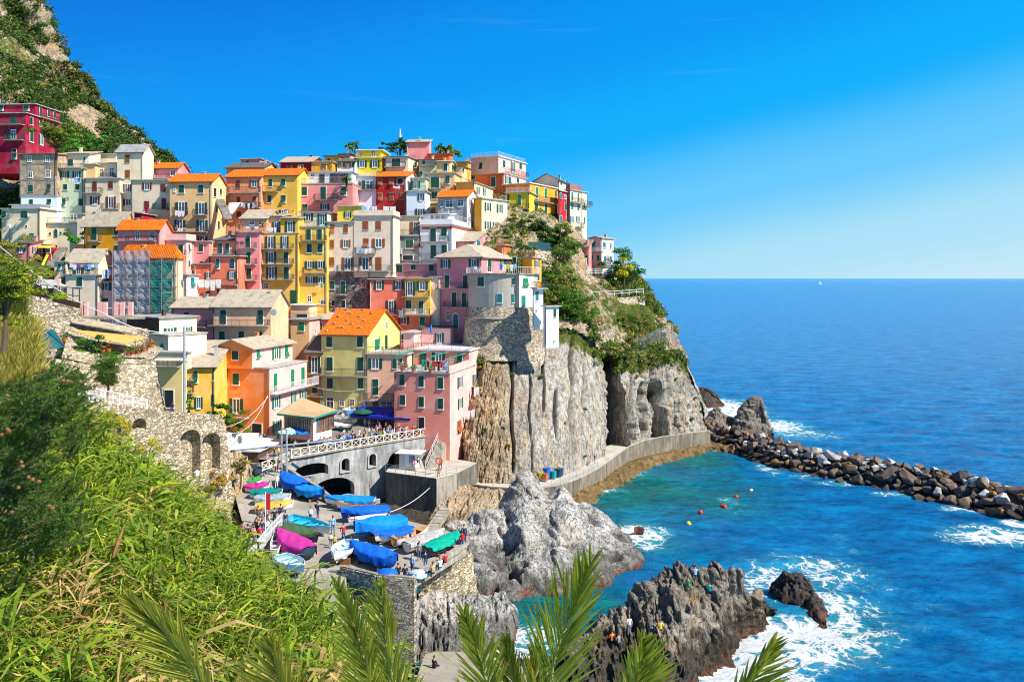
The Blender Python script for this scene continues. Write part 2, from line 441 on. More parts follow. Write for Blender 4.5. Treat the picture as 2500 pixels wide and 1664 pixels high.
        if pipe and H > 6:
            mb = MB(); xx = w-.18 if rnd.random() < .6 else -w+.18
            mb.tube([(xx,-.1,.5),(xx,-.1,H-.1)], .06, 5)
            me = mb.mesh('downpipe', True); me.materials.append(IRON if rnd.random() < .6 else CONC); child('downpipe', me, s.T, rel)
        if roof != 'flat' and rmat is not None or H > 5:
            g = MB(); g.tube([(-w-o,-o-.05,H-.02 if roof != 'gf' else H-rise/(D/2)*o),(w+o,-o-.05,H-.02 if roof != 'gf' else H-rise/(D/2)*o)], .07, 5)
            if roof in ('gf', 'shed', 'hip'):
                me = g.mesh('gutter'); me.materials.append(IRON); child('gutter', me, s.T, rel)
        s.wins(wins); return s
    def face(s, f):
        if f == 'F': o, x, y = s.O.copy(), s.u, s.v
        elif f == 'R': o, x, y = s.C.copy(), s.v, -s.u
        else: o, x, y = s.O-s.u*s.W/2, -s.v, s.u
        o = Vector((o.x, o.y, s.O.z))
        return o, x, y, Matrix(((x.x, y.x, 0, o.x), (x.y, y.y, 0, o.y), (0, 0, 1, o.z), (0, 0, 0, 1)))
    def hit(s, f, cx, cy):
        px, py = cp(s.crop, cx, cy); o, x, y, M = s.face(f)
        d = Vector(((px-CX_)/F_, 1, 0)); t = o.dot(y)/d.dot(y) if abs(d.dot(y)) > 1e-5 else o.y
        p = d*t; return (p-Vector((o.x, o.y, 0))).dot(x), CH_-(py-HY_)*t/F_-o.z
    def wins(s, txt):
        for it in txt.replace('\n', ' ').split(';'):
            tk = it.split()
            if not tk: continue
            k = tk[0]; f = 'F'
            if k[0] in 'RL' : f = k[0]; k = k[1:]
            sh = SH[k[1]] if len(k) > 1 and k[1] in SH else SH[s.sh]
            k = k[0]; n = [float(q) for q in tk[1:5]]
            o, ax, ay, M = s.face(f); rel = s.M0.inverted() @ M
            if k == 'b' or k == 'w':
                xa, z = s.hit(f, n[0], n[2]); xb, _ = s.hit(f, n[1], n[2]); _, z2 = s.hit(f, n[0], n[2]-n[3])
                if xa > xb: xa, xb = xb, xa
                L = xb-xa; h = max(.7, min(1.15, abs(z2-z))); dp = .9
                me = MB().box(0,-dp,-.14,L,-.004,0).box(0,-dp-.04,-.05,L,-dp,.02).mesh('balcony'); me.materials.append(CONC)
                bo = child('balcony', me, s.T, rel @ Matrix.Translation((xa, 0, z)))
                rm = railing_mb(L, dp-.05, h).mesh('railing'); rm.materials.append(RAILW if k == 'w' else IRON); child('railing', rm, bo)
                continue
            xa, zt = s.hit(f, n[0], n[1]); xb, _ = s.hit(f, n[0]+n[2], n[1]); xm, zb = s.hit(f, n[0]+n[2]/2, n[1]+n[3]); _, zt = s.hit(f, n[0]+n[2]/2, n[1])
            w = abs(xb-xa); h = zt-zb
            if f == 'R': w = min(w, 2.2)
            T = rel @ Matrix.Translation(((xa+xb)/2, 0, (zt+zb)/2)) @ Matrix.Diagonal((w, 1, h, 1))
            rn = random.Random(int(n[0]*31+n[1]*7))
            tall = h > 2.0*1.05 and h > w*1.7
            nm = 'window'
            if k == 's' or k == 'n':
                wo = child(nm, um('frame', WHITE) if k == 's' else um('sill', CONC), s.T, T)
                fl = (not tall) and rn.random() < .3
                child('shutter', um('slf' if fl else 'sl', sh), wo); child('shutter', um('srf' if fl else 'sr', sh), wo)
            elif k == 'o':
                wo = child(nm, um('oframe', WHITE), s.T, T); child('pane', um('opane', GLASS), wo)
                child('shutter', um('ol', sh), wo); child('shutter', um('or', sh), wo)
            elif k == 'g':
                wo = child(nm, um('gframe', WHITE), s.T, T); child('pane', um('gpane', GLASS), wo)
            elif k == 'm':
                wo = child(nm, um('gframe', WOOD), s.T, T); child('pane', um('gpane', GLASS), wo)
            elif k == 'k':
                wo = child(nm, um('frame', WHITE), s.T, T); child('pane', um('door', DARK), wo)  # near-black panel paints the shade inside the opening
            elif k == 'd':
                wo = child('door', um('door', sh), s.T, T)
            elif k == 'a':
                wo = child('door', um('arch', WHITE), s.T, T); child('door_leaf', um('archin', sh), wo)
CRIM = wallmat('plaster_crimson', (.33, .02, .05)); PINK = wallmat('plaster_pink', (.78, .29, .27)); LPINK = wallmat('plaster_pale_pink', (.82, .46, .42))
MAUVE = wallmat('plaster_mauve_pink', (.70, .27, .29)); SALM = wallmat('plaster_salmon', (.76, .22, .14)); SALM2 = wallmat('plaster_salmon_orange', (.77, .32, .18))
DRED = wallmat('plaster_dark_red', (.38, .035, .03)); CREAM = wallmat('plaster_cream', (.80, .66, .46)); CREAMG = wallmat('plaster_old_cream', (.74, .62, .45), .55)
BEIGE = wallmat('plaster_beige', (.74, .48, .24)); PGREEN = wallmat('plaster_pale_green', (.55, .62, .42), .5); GOLD = wallmat('plaster_golden', (.80, .49, .11))
OCHRE = wallmat('plaster_ochre', (.72, .34, .03)); YEL = wallmat('plaster_yellow', (.82, .58, .04)); PYEL = wallmat('plaster_pale_yellow', (.85, .74, .32))
PEACH = wallmat('plaster_peach', (.80, .50, .32)); GREIGE = wallmat('plaster_greige', (.76, .62, .47), .5); WHT = wallmat('plaster_white', (.78, .78, .78), .25)
ORNG = wallmat('plaster_orange', (.80, .24, .05)); ORNG2 = wallmat('plaster_bright_orange', (.82, .34, .03)); RED = wallmat('plaster_red', (.55, .04, .05))
OLIVE = wallmat('plaster_yellow_green', (.66, .60, .24)); GREYW = wallmat('plaster_old_grey', (.40, .40, .40), .7, patch=(.62, .6, .56)); TERW = wallmat('plaster_terracotta', (.60, .15, .06))
BROWNW = wallmat('plaster_brown_shade', (.10, .06, .045)); MAUVB = wallmat('plaster_mauve_shade', (.30, .14, .13)); WHTB = wallmat('plaster_cool_white', (.70, .76, .80), .2)
OLDST = wallmat('plaster_peeling', (.36, .27, .19), .7, patch=(.60, .43, .27)); TGREEN = simple('awning_green', (.01, .3, .16), .7)
STONE = stonemat('rubble_stone', (.40, .33, .24), (.62, .54, .41), (.15, .12, .09), .34)
STONEG = stonemat('grey_stone_masonry', (.17, .15, .14), (.34, .31, .27), (.12, .11, .1), .4, 2.2)
STONEL = stonemat('pale_stone_masonry', (.42, .34, .23), (.64, .54, .38), (.20, .16, .11), .36, 1.8)
def HH(name, label, crop, sh='g', **k): return House(name, label, crop, sh=sh, **k)
h = HH('house', 'crimson four storey house below the rocky slope at the far left', 'A')
h.V((-240,245,572),(300,740),163,4,CRIM,'flat',wins='d 95 320 60 95;b -160 235 415 50;d 60 455 42 100;g 105 455 50 100;b 60 235 560 55;k 115 640 45 34;s 108 680 55 60;s 290 338 27 72;Rs 290 338 28 75;Rs 283 470 38 105;Ro 370 505 55 100;Rs 377 368 24 60', base=3)
h.V((-240,338,572),(215,300),166,4,CRIM,'flat',wins='s -5 220 40 55;s 220 225 62 52;Rs 375 240 25 90;Rs 452 262 22 70;Rs 512 282 20 65;Rb 370 540 335 45', base=1, chim=2)
h = HH('house', 'unfinished grey brick house with stained walls beside the pale green house', 'A')
h.V((190,540),(690,1095),150,3,OLDST,'shed',rise=1.0,D=9,wins='g 265 705 40 60;g 435 705 40 60;g 268 855 45 62;g 438 842 48 74;n 270 985 50 68;n 450 975 40 68', chim=0)
mb = MB()
for z in (3.0, 6.0, 9.2): mb.box(-h.W/2-.02,-.05,z,h.W/2+.02,-.003,z+.35)
for x in (-h.W/2, -.3*h.W, -.22*h.W, .22*h.W, .3*h.W, h.W/2-.35): mb.box(x,-.045,3.35,x+.3,-.002,h.H-.1)
me = mb.mesh('frame'); me.materials.append(CONCD); child('concrete_frame', me, h.T, h.rel)
h.V((200,545),(1097,1215),149.6,3,WHTB,'flat',D=8,wins='s 280 1122 40 64;s 450 1118 45 56', base=6, over=.1)
h = HH('house', 'pale green weathered house with a roof loggia behind a flat roof', 'A')
h.V((547,803),(830,1350),151,3,PGREEN,'flat',D=9,wins='o 583 852 78 65;o 695 852 80 65;s 605 975 45 60;s 720 975 45 60;s 585 1114 48 74;s 750 1114 48 74;d 455 1258 30 95;d 495 1258 38 95;g 610 1285 20 60;g 670 1265 70 60;b 545 800 828 40', base=6)
h.V((590,850,962),(690,828),153,3,CREAM,'shed',rise=1.0,wins='s 645 738 60 70;s 800 720 20 38')
h = HH('house', 'cream house with dark red shutters and two small balconies', 'A', sh='r')
h.V((808,1145),(925,1320),150,3,CREAMG,'flat',D=9,wins='n 883 950 48 100;n 1035 950 50 72;o 862 1092 95 82;o 1015 1092 95 122;b 810 985 1068 50;b 988 1145 1217 52;o 915 1257 85 60;o 1000 1257 60 55', base=7)
h.V((800,912),(790,922),151.5,3,BEIGE,'flat',D=6); h.V((912,1115),(780,922),153,3,CREAM,'flat',D=6,wins='g 955 830 35 80;g 1048 818 42 90;b 920 1110 915 35')
h.V((968,1115),(690,780),158,3,CREAM,'shed',rise=.8,D=6)
h = HH('house', 'tall narrow cream tower house with four brown shutters under a slate roof', 'A', sh='b')
h.V((1120,1372,1470),(665,1260),151,4,CREAM,'gf',rise=1.6,rmat=SLATEG,wins='n 1195 695 50 76;n 1198 840 50 76;or 1175 975 90 76;or 1177 1114 105 74', base=7)
h = HH('house', 'pink roof house with a tiled roof beside the tall cream tower', 'A')
h.V((1372,1700,1805),(822,935),155,4,MAUVE,'gf',rise=1.3,rmat=TILE,wins='g 1418 842 58 72;g 1632 842 50 60;b 1370 1620 925 30')
h = HH('house', 'cream house with rust red shutters under the pink roof house', 'A', sh='r')
h.V((1255,1625),(940,1350),149,3,CREAMG,'flat',D=10,wins='o 1363 962 90 72;n 1535 974 55 80;n 1380 1138 52 80;n 1543 1110 50 114;b 1480 1622 1222 60', base=6)
h = HH('house', 'beige four storey house with orange hipped roof and white laundry on its balcony', 'A')
h.V((1625,2028,2160),(950,1568),146,4,BEIGE,'gf',rise=1.7,rmat=TILE,wins='g 1660 988 22 66;s 1710 985 57 80;s 1895 985 57 80;o 1680 1145 115 110;o 1875 1150 108 122;b 1668 1800 1255 48;b 1860 1990 1277 55;o 1668 1315 108 112;o 1880 1317 110 118;b 1665 1995 1437 52;o 1890 1473 95 52;Rs 2100 1020 20 60;Rs 2060 1180 18 70;Rs 2080 1330 20 80;Rk 2040 1010 30 90', base=7)
h = HH('house', 'low cream house with green shutters and a teal door at the left edge', 'A')
h.V((15,385),(1215,1500),145,3,CREAM,'flat',D=8,wins='s 20 1235 42 65;s 195 1235 75 70;dt 278 1443 50 60;k 245 1370 18 16', base=5, par=.0)
h.V((110,385),(1178,1213),147,3,WHT,'flat',D=3)
h = HH('house', 'cream house with three arched doors under a roof terrace', 'A', sh='b')
h.V((393,738),(1355,1482),146.5,3,CREAM,'flat',D=8,wins='a 405 1398 38 102;ag 517 1398 40 85;a 640 1400 40 56;k 470 1440 22 22;k 572 1432 22 22', rail=IRON, base=5)
h.V((738,795),(1265,1450),145.5,3,GREIGE,'flat',D=4,base=2)
h = HH('house', 'ochre yellow house with a slate roof and long green door shutters', 'A')
h.V((800,1195,1282),(1362,1900),137,6,OCHRE,'gf',rise=2.2,rmat=SLATE,wins='s 873 1388 57 130;s 1090 1385 45 88;b 835 970 1527 52;s 878 1560 50 70;s 1095 1560 40 80', base=3)
h = HH('house', 'small crimson gable house behind the ochre house', 'A')
h.V((1285,1358),(1262,1340),143,3,CRIM,'sheds',rise=.3,D=5)
h = HH('house', 'bright pink house with an orange tiled roof behind the scaffolded house', 'D')
h.V((1130,1528,1635),(230,440),131,5,PINK,'gf',rise=1.6,rmat=TILE,wins='g 1172 250 25 42;g 1295 250 46 90;g 1435 250 42 80;b 1125 1500 345 42;s 1385 374 52 54;s 1265 385 25 38;b 1230 1500 345 45', base=9)
h = HH('house', 'flat roofed pale pink house with one green door shutter beside the bright pink house', 'D')
h.V((1560,1782,1875),(342,610),132.5,5,LPINK,'flat',wins='s 1708 378 48 105;b 1560 1785 485 50;Rs 1800 375 14 70;Rs 1800 530 14 60',par=1.0,base=5)
h = HH('house', 'narrow pink block with two green windows left of the salmon house', 'D')
h.V((1845,2000,2012),(352,620),134.5,5,PINK,'flat',wins='s 1900 377 48 70;s 1910 535 45 52',base=5)
h = HH('house', 'mauve pink house with an outside staircase at the left above the round shrubs', 'D')
h.V((155,285,415),(370,665),134,6,MAUVE,'shed',rise=.6,rmat=SLATED,wins='o 170 395 70 65;o 172 540 75 65;Ro 306 398 50 65;Ro 312 540 50 65',base=4)
h.V((370,415,545),(380,600),137,6,CRIM,'flat',wins='Rk 380 410 120 50')
h = HH('house', 'old cream house with laundry under its slate roof loggia', 'D')
h.V((520,632),(545,985),129.5,4,GREIGE,'flat',D=7,wins='s 557 562 30 56;g 590 562 30 55;s 568 690 60 66',base=5)
h.V((630,940,1000),(672,990),128,4,GREIGE,'flat',wins='s 733 690 62 90',base=5)
h.V((632,938,1110),(546,672),129.8,4,CREAM,'gf',rise=2.2,rmat=SLATE,wins='s 655 562 30 58;d 695 575 35 90;g 730 575 40 90;d 775 575 30 90;b 632 938 668 60;k 830 590 40 50',base=.5)
h = HH('house', 'narrow faded pink house between the old cream house and the scaffold', 'D')
h.V((945,1135),(738,990),129,4,LPINK,'flat',D=7,wins='o 945 742 122 80;s 978 888 64 85',rail=IRON,base=5)
h.V((945,1130),(590,735),133,4,MAUVB,'flat',D=5)
h = HH('house', 'cream house with an orange tiled roof wrapped in scaffolding nets', 'D', sh='t')
h.V((1140,1690,1750),(515,1080),126.5,8,CREAM,'hip',rise=2.2,rmat=TILE,wins='g 1200 560 50 60;g 1350 560 50 60;g 1500 560 60 60;g 1600 560 50 60;g 1200 690 50 90;g 1350 690 50 90;s 1480 700 70 110;g 1600 700 50 90;g 1200 880 50 90;g 1350 880 50 90;s 1490 860 70 110',D=9,base=4)
SCAF = h
h = HH('house', 'white narrow house with flower boxes right of the scaffolding', 'D')
h.V((1700,1795,1900),(670,915),129,6,WHT,'flat',wins='Rst 1820 690 40 90',base=5)
h = HH('house', 'salmon house with blue green shutters and sheets hung from a balcony', 'E', sh='d')
h.V((-100,55),(565,910),134,4,SALM,'flat',D=7,wins='og 5 640 65 66;ng 8 822 50 45',base=5)
h.V((55,325),(492,920),133.5,4,SALM,'flat',D=8,wins='s 103 512 42 100;s 240 512 48 100;og 220 635 80 72;b 80 318 762 52;og 120 800 98 72',base=5,over=.45)
h.V((80,292),(340,478),137,4,SALM2,'shed',rise=1.1,rmat=SLATED,D=6,wins='s 128 365 42 106;s 195 365 42 106;b 40 300 474 42')
h = HH('house', 'narrow rose pink house with three stacked balconies and a flowery roof terrace', 'E')
h.V((290,525),(265,875),136.5,4,PINK,'flat',D=9,wins='s 390 290 48 126;s 395 445 48 120;s 400 598 48 116;s 385 808 50 60;b 320 495 416 56;b 328 498 570 56;b 328 500 724 52',rail=IRON,base=5)
h.V((345,590),(130,262),139,4,SALM2,'gf',rise=1.8,rmat=SLATE,D=8,wins='g 425 145 52 50;g 520 145 45 50')
h = HH('house', 'golden yellow house with three long balconies in the middle of the row', 'E')
h.V((530,895),(275,965),137.5,4,GOLD,'flat',D=9,wins='o 578 295 102 128;o 728 295 76 128;b 555 850 422 50;o 582 445 102 118;s 752 445 52 118;b 555 852 567 50;o 588 588 104 128;s 755 588 54 126;b 557 855 714 50;g 562 745 48 58;g 552 835 62 36;d 815 808 66 150;g 550 835 64 32',base=5,over=.1)
h.V((725,895),(130,275),137.7,4,GOLD,'shed',rise=1.0,rmat=SLATE,D=8,wins='o 770 155 95 110')
h.V((590,725),(110,275),140,4,GREIGE,'shed',rise=.8,rmat=SLATE,D=6,wins='o 645 160 78 100;b 530 735 270 46')
h = HH('house', 'deep golden house with a green glazed top terrace beside the peach house', 'E')
h.V((903,1170),(212,965),138,4,GOLD,'flat',D=9,wins='s 970 228 50 112;s 1075 228 50 112;b 925 1165 343 50;s 973 370 56 88;s 1075 368 58 88;o 958 535 92 72;o 1060 535 92 74;b 948 1165 652 52;o 965 685 92 65;o 1062 685 92 65;g 985 868 38 62;g 1108 905 50 50',base=5,rail=TEAL,over=.2)
h.V((918,1170),(72,210),140.5,4,CREAM,'flat',D=6,wins='o 945 80 92 76;o 1080 82 90 116',rmat=SLATEG)
h = HH('house', 'large pale peach house with orange shutters above a stone ground floor', 'E', sh='b')
h.V((1172,1425),(166,640),138.8,4,GREIGE,'flat',D=8,wins='n 1198 187 45 78;n 1328 187 45 77;n 1197 333 43 78;o 1303 330 93 80;n 1190 500 52 84;o 1313 497 112 132',base=1)
h.V((1426,1805,1865),(106,640),138.2,4,GREIGE,'flat',wins='n 1512 150 56 88;n 1635 150 56 88;n 1518 318 53 86;o 1603 320 122 88;b 1445 1638 465 56;o 1473 497 130 132;n 1635 497 60 132;b 1275 1770 634 56',base=1,par=.9)
h.V((1182,1580,1600),(640,1015),138.5,4,STONEG,'flat',wins='sg 1190 728 58 80;sg 1297 728 52 128;s 1493 708 50 80;k 1303 905 45 80;k 1215 905 32 60;b 1275 1360 860 30',base=5,over=.02)
h.V((1270,1510),(15,105),142,4,YEL,'flat',D=6,wins='og 1333 62 72 60')
h = HH('house', 'grey beige back house with an orange door behind the pale peach house', 'E')
h.V((1840,2055),(110,295),146,4,CREAM,'flat',D=7,wins='nb 1962 160 32 125;g 1995 160 48 125;b 1835 2050 290 50')
h.V((1815,2050),(298,545),145,4,CONCD,'flat',D=7,wins='s 1918 330 82 86;s 1815 333 28 130;g 1840 333 32 80;w 1810 1890 468 48;k 1890 480 110 50',base=3)
h = HH('house', 'white house with red stripes and a railed roof terrace', 'C')
h.V((100,405,690),(975,1330),144,12,WHT,'flat',wins='s 195 1003 62 134;s 300 1003 60 82;s 197 1165 60 136;s 302 1165 60 84;b 105 372 1140 62;b 103 300 1308 62',par=.9,rail=RAILW,base=5,over=.35)
for q in ((-h.W/2+.3,-.05,h.H-.75,h.W/2+.03,0,h.H-.3),(h.W/2,0,h.H-.55,h.W/2+.05,h.D,h.H-.25)): me = MB().box(*q).mesh('red_band'); me.materials.append(simple('red_band',(.6,.06,.02))); child('red_stripe', me, h.T, h.rel)
h.V((132,372),(880,945),146.6,12,WHT,'shed',rise=.4,D=4,rmat=RAILW,wins='nr 205 885 30 62;g 240 885 110 60'); 
h.V((20,105),(1190,1330),145,12,WHT,'flat',D=6,rmat=simple('red_band',(.6,.06,.02)),base=4)
h = HH('house', 'salmon red house with green shutters above the orange roofed house', 'F')
h.V((10,345),(712,1240),136.5,5,SALM,'flat',D=9,wins='o 50 725 98 86;o 237 725 98 86;o 167 910 98 132;b 145 340 1050 62',rail=IRON,base=6)
h.V((300,585),(1062,1330),135.2,5,SALM,'flat',D=9,wins='o 285 1068 102 76;s 485 1068 58 86;k 308 1230 62 60;b 325 585 1052 60',base=6,over=.02)
h.V((345,590),(704,1062),135.6,5,GOLD,'flat',D=9,wins='o 345 730 102 142;o 458 730 110 84;b 325 582 877 60;s 352 912 60 84;s 475 914 54 132;w 330 550 1050 60',rail=IRON,base=0)
h.V((590,682),(690,1200),136.3,5,GREIGE,'flat',D=7,base=5)
h = HH('house', 'mauve penthouse with a dark awning roof on top of the salmon red house', 'F')
h.V((265,655),(568,700),140,5,MAUVE,'flat',D=6,rmat=SLATEG,wins='s 265 578 60 70;s 400 575 55 45;d 575 570 48 60',over=.8,base=2)
h = HH('house', 'mauve pink corner house with a grey slate hipped roof over the round tower', 'F')
h.V((655,1080,1388),(505,1175),134,20,MAUVE,'hip',rise=2.4,rmat=SLATE,over=.5,wins='o 690 520 92 86;o 960 515 95 84;s 725 668 52 130;s 900 668 48 130;b 655 972 797 54;s 793 832 52 146;s 888 835 54 140;b 733 968 975 54;g 745 1008 34 100;at 803 1030 62 138;Rs 1133 517 42 126;Ro 1255 517 50 60;Rs 1290 520 30 60',base=5)
h = HH('house', 'pink gabled attic house with triangular green windows behind the slate hip roof', 'C', sh='t')
h.V((438,612,838),(1135,1225),146,16,MAUVE,'gf',rise=2.2,rmat=SLATE,wins='Rs 628 1122 55 60;Rs 703 1105 58 95',base=3)
h = HH('house', 'cream rounded house with an orange edged gable above the pink attic', 'C')
h.V((735,945,1138),(1090,1235),153,14,CREAM,'gf',rise=1.3,rmat=SLATE,wins='b 760 940 1220 50',base=5)
h = HH('house', 'bright orange house with an outside staircase beside the rubble wall', 'C')
h.V((830,900,1080),(1170,1330),147,18,TERW,'flat',wins='s 985 1280 40 90',rail=SALM2,base=5)
h.V((1065,1170,1262),(1290,1500),137,25,ORNG2,'flat',wins='Ro 1178 1312 76 74;Rs 1190 1450 60 60',rail=SALM2,base=6)
h = HH('house', 'salmon five storey house with a white awning hanging from its balcony', 'B', sh='r')
h.V((205,537),(515,1085),153,4,SALM2,'gf',rise=1.9,rmat=TILE,D=9,wins='n 295 550 45 75;ob 427 545 96 68;n 303 706 38 54;n 458 704 38 58;n 302 845 48 62;b 232 532 672 56;b 330 535 812 50',base=6)
h = HH('house', 'golden house with an orange tiled roof and square green windows on the upper row', 'B')
h.V((540,886,1012),(500,870),154,4,GOLD,'gf',rise=1.8,rmat=TILE,wins='s 608 535 42 75;s 727 533 50 74;s 597 690 46 72;s 730 688 50 74;b 545 706 660 52;o 710 832 92 28',base=6)
h = HH('house', 'peach house with dark roof edge behind the orange tiled roofs', 'B')
h.V((205,560,712),(428,520),161,4,BEIGE,'gf',rise=1.6,rmat=SLATED)
h = HH('house', 'pink gabled house highest at the left end of the upper row', 'B')
h.V((345,530,690),(345,430),168,4,PINK,'sheds',rise=-.1,wins='s 390 362 38 36;Rs 555 353 36 38')
h = HH('house', 'rose pink house with a curved balcony below a white arcade terrace', 'B')
h.V((895,1415),(583,835),155.5,4,PINK,'flat',D=8,wins='s 925 607 58 90;s 1108 605 56 134;s 1302 603 58 92;b 1055 1278 738 52;s 930 775 55 60;o 1108 770 82 60',rail=IRON,base=6,over=.1)
h.V((900,1410),(472,580),159,4,WHT,'flat',D=6,wins='g 1015 485 35 30;m 1095 490 52 82;m 1198 486 85 86;m 1288 486 85 86',base=1)
h = HH('house', 'white house with a glazed balcony room between the pink and the dark red house', 'B')
h.V((1420,1640),(650,795),160,4,WHTB,'flat',D=7,wins='b 1415 1640 645 50',base=5)
h.V((1424,1636),(515,648),162,4,WHT,'flat',D=6,wins='d 1500 548 38 90;g 1540 548 72 90;m 1470 560 24 80',rail=RAILW)
h = HH('house', 'dark red house with painted orange windows and tiled roof', 'B', sh='b')
h.V((1642,1925,2050),(513,860),159,5,DRED,'gf',rise=1.8,rmat=TILE,wall2=WHT,wins='n 1655 532 45 58;n 1760 532 50 58;k 1838 528 62 60;n 1655 665 45 75;n 1762 665 45 75;n 1865 665 42 70',base=6)
h = HH('house', 'white and pale green house with potted plants right of the dark red house', 'B')
h.V((1926,2112),(655,895),157.5,5,WHTB,'flat',D=6,wins='o 2038 675 62 70;o 2015 818 90 75;b 1928 2115 892 42',rail=TEAL,base=5)
h.V((1980,2115),(530,650),160,5,PGREEN,'flat',D=5,wins='o 1982 558 80 72;s 2048 462 42 52')
h = HH('house', 'crimson attic house with a slate roof on the upper row', 'B')
h.V((722,1015,1150),(375,460),165,4,CRIM,'gf',rise=1.8,rmat=SLATE,wins='s 785 408 50 44;o 872 403 95 42',base=4)
h = HH('house', 'ochre attic with plant pots between the crimson attic and the white dormer', 'B')
h.V((1020,1218),(372,460),164,4,OCHRE,'flat',D=6,wins='s 1110 394 54 60',rail=None,base=4)
h.V((1145,1290),(318,372),170,4,OCHRE,'shed',rise=.3,D=6,rmat=SLATED,wins='s 1170 342 36 28')
h.V((1290,1398),(300,345),172,4,PEACH,'shed',rise=.3,D=6,rmat=SLATED,wins='g 1335 318 45 14')
h = HH('house', 'white dormer house with dark glass doors and a terracotta pot terrace', 'B')
h.V((1265,1442),(368,465),166,4,WHTB,'gf',rise=.9,D=6,rmat=SLATED,wins='d 1275 378 35 50;m 1320 374 80 52;d 1405 374 30 50',base=4)
h = HH('house', 'bright yellow two storey house with blue curtained windows under palms', 'B')
h.V((1445,1695,1755),(338,462),167,4,YEL,'flat',wins='o 1460 358 92 70;o 1582 358 92 70;',rail=YEL,base=4)
h.V((1470,1690,1755),(262,338),170,4,YEL,'flat',wins='k 1480 290 32 28;g 1592 268 45 60',over=.5,rmat=RAILW)
h = HH('house', 'pale house with a wide green garage shutter behind the bright yellow house', 'B')
h.V((1725,1947,2047),(325,465),166.5,6,GREIGE,'shed',rise=.6,rmat=SLATEG,wins='s 1783 340 96 84;b 1725 1925 426 46;Rs 2010 350 20 60',base=4)
h = HH('house', 'plain salmon pink tower house standing highest on the hill', 'B')
h.V((1933,2146,2166),(185,345),176,5,PINK,'shed',rise=.9,rmat=SLATE,wins='',base=4)
h = HH('house', 'low orange red house with a tiled roof right of the salmon tower', 'B')
h.V((2146,2340),(298,345),175,5,TERW,'shed',rise=.6,rmat=TILE,D=5)
h = HH('house', 'pale grey green terrace house below the orange red roof', 'C')
h.V((90,335),(352,480),170,5,PGREEN,'shed',rise=.5,rmat=TILE,D=6,wins='s 120 362 32 38;b 90 248 412 28;s 45 378 24 50;k 90 460 40 40',base=5)
h.V((20,150),(535,650),163,5,PGREEN,'flat',D=5,wins='o 22 560 60 66;s 100 560 40 60')
h = HH('house', 'beige orange house with stacked terraces above the grey plaster house', 'C')
h.V((152,430,590),(480,865),162,8,BEIGE,'flat',wins='s 197 513 94 110;s 340 503 48 80;s 205 657 66 72;nb 207 808 43 56;b 158 308 632 50;n 185 770 80 12',base=6)
h.V((258,382,440),(372,470),164,8,BEIGE,'gf',rise=.6,rmat=SLATE,wins='s 325 388 38 74;Rs 397 400 28 60')
h.V((440,500,588),(415,480),168,8,BEIGE,'shed',rise=.6,rmat=SLATED,wins='Rk 500 430 20 40')
h.V((600,2,3) if False else (445,560,585),(375,415),174,8,OCHRE,'shed',rise=.3,rmat=TILE)
h = HH('house', 'old house of grey peeling plaster with an orange tiled roof and blue windows', 'C')
h.V((270,550,662),(705,1000),155,14,GREYW,'gf',rise=1.7,rmat=TILE,wins='g 345 740 72 72;g 460 730 60 70;g 295 735 25 70;Rg 566 730 26 72;Rg 613 763 20 46;Rg 556 900 22 50',wall2=WHT,base=5)
h = HH('house', 'pale lemon house with olive shutters and a plant filled railing terrace', 'C', sh='g')
LEM = wallmat('plaster_lemon', (.85,.78,.42),.2); 
h.V((612,690,935),(722,1055),156,38,OCHRE,'flat',wall2=LEM,wins='Ro 716 758 62 90;Ro 831 775 58 90;Ro 716 938 62 82;Ro 793 945 60 80;Rm 880 975 15 36',rail=RAILW,base=5)
h.V((445,622,800),(570,715),160,16,GOLD,'flat',wall2=LEM,wins='Ro 630 608 50 80;Ro 690 620 50 80',rmat=SLATEG)
h = HH('house', 'peach and terracotta house with a white railed roof on the right of the hilltop', 'C')
h.V((590,850,1112),(318,470),177,28,PEACH,'flat',wall2=LPINK,rmat=RAILW,wins='s 665 378 36 68;Rs 888 357 28 70;Ro 958 368 58 106;Rs 1046 386 28 58;Rb 915 1110 478 46',rail=RAILW,base=1)
h.V((590,902,1112),(485,620),175,28,TERW,'flat',wall2=LPINK,wins='s 777 512 50 100;s 590 505 44 36;Ro 900 505 62 82;Rs 950 515 20 75;Rs 1020 525 28 52',base=6,rmat=SLATE)
h = HH('house', 'bright orange three storey house with green shutters on the cliff edge', 'C', sh='G')
h.V((900,1150,1432),(577,990),171,32,ORNG,'flat',wall2=ORNG2,rmat=RAILW,wins='Rs 1202 610 28 112;Rs 1287 622 27 106;Rs 1388 642 20 68;Rsg 1183 762 47 125;Rsg 1288 773 28 120;Rs 1388 790 20 105;Ro 1190 905 62 52;Rm 1290 915 25 62;Rm 1388 920 24 60;Rb 1180 1370 742 48;Rb 1340 1440 905 46',base=7,over=.3)
h = HH('house', 'small yellow house with a light green door left of the orange house', 'C', sh='G')
h.V((925,1146),(665,965),167.5,14,YEL,'flat',D=6,wins='s 1033 682 36 132;b 975 1146 826 52;g 1060 860 40 74;ng 935 680 22 70',rail=RAILW,base=6)
h = HH('house', 'narrow red house squeezed between the orange and the cream cliff houses', 'C', sh='t')
h.V((1420,1434,1500),(652,1015),178,32,RED,'flat',wins='Rs 1437 668 20 62;Rg 1478 685 18 42;Rsg 1478 768 20 70;Rs 1435 885 26 70',rmat=SLATE,base=7)
h = HH('house', 'tall cream cliff house with turquoise shutters and a green parapet', 'C', sh='t')
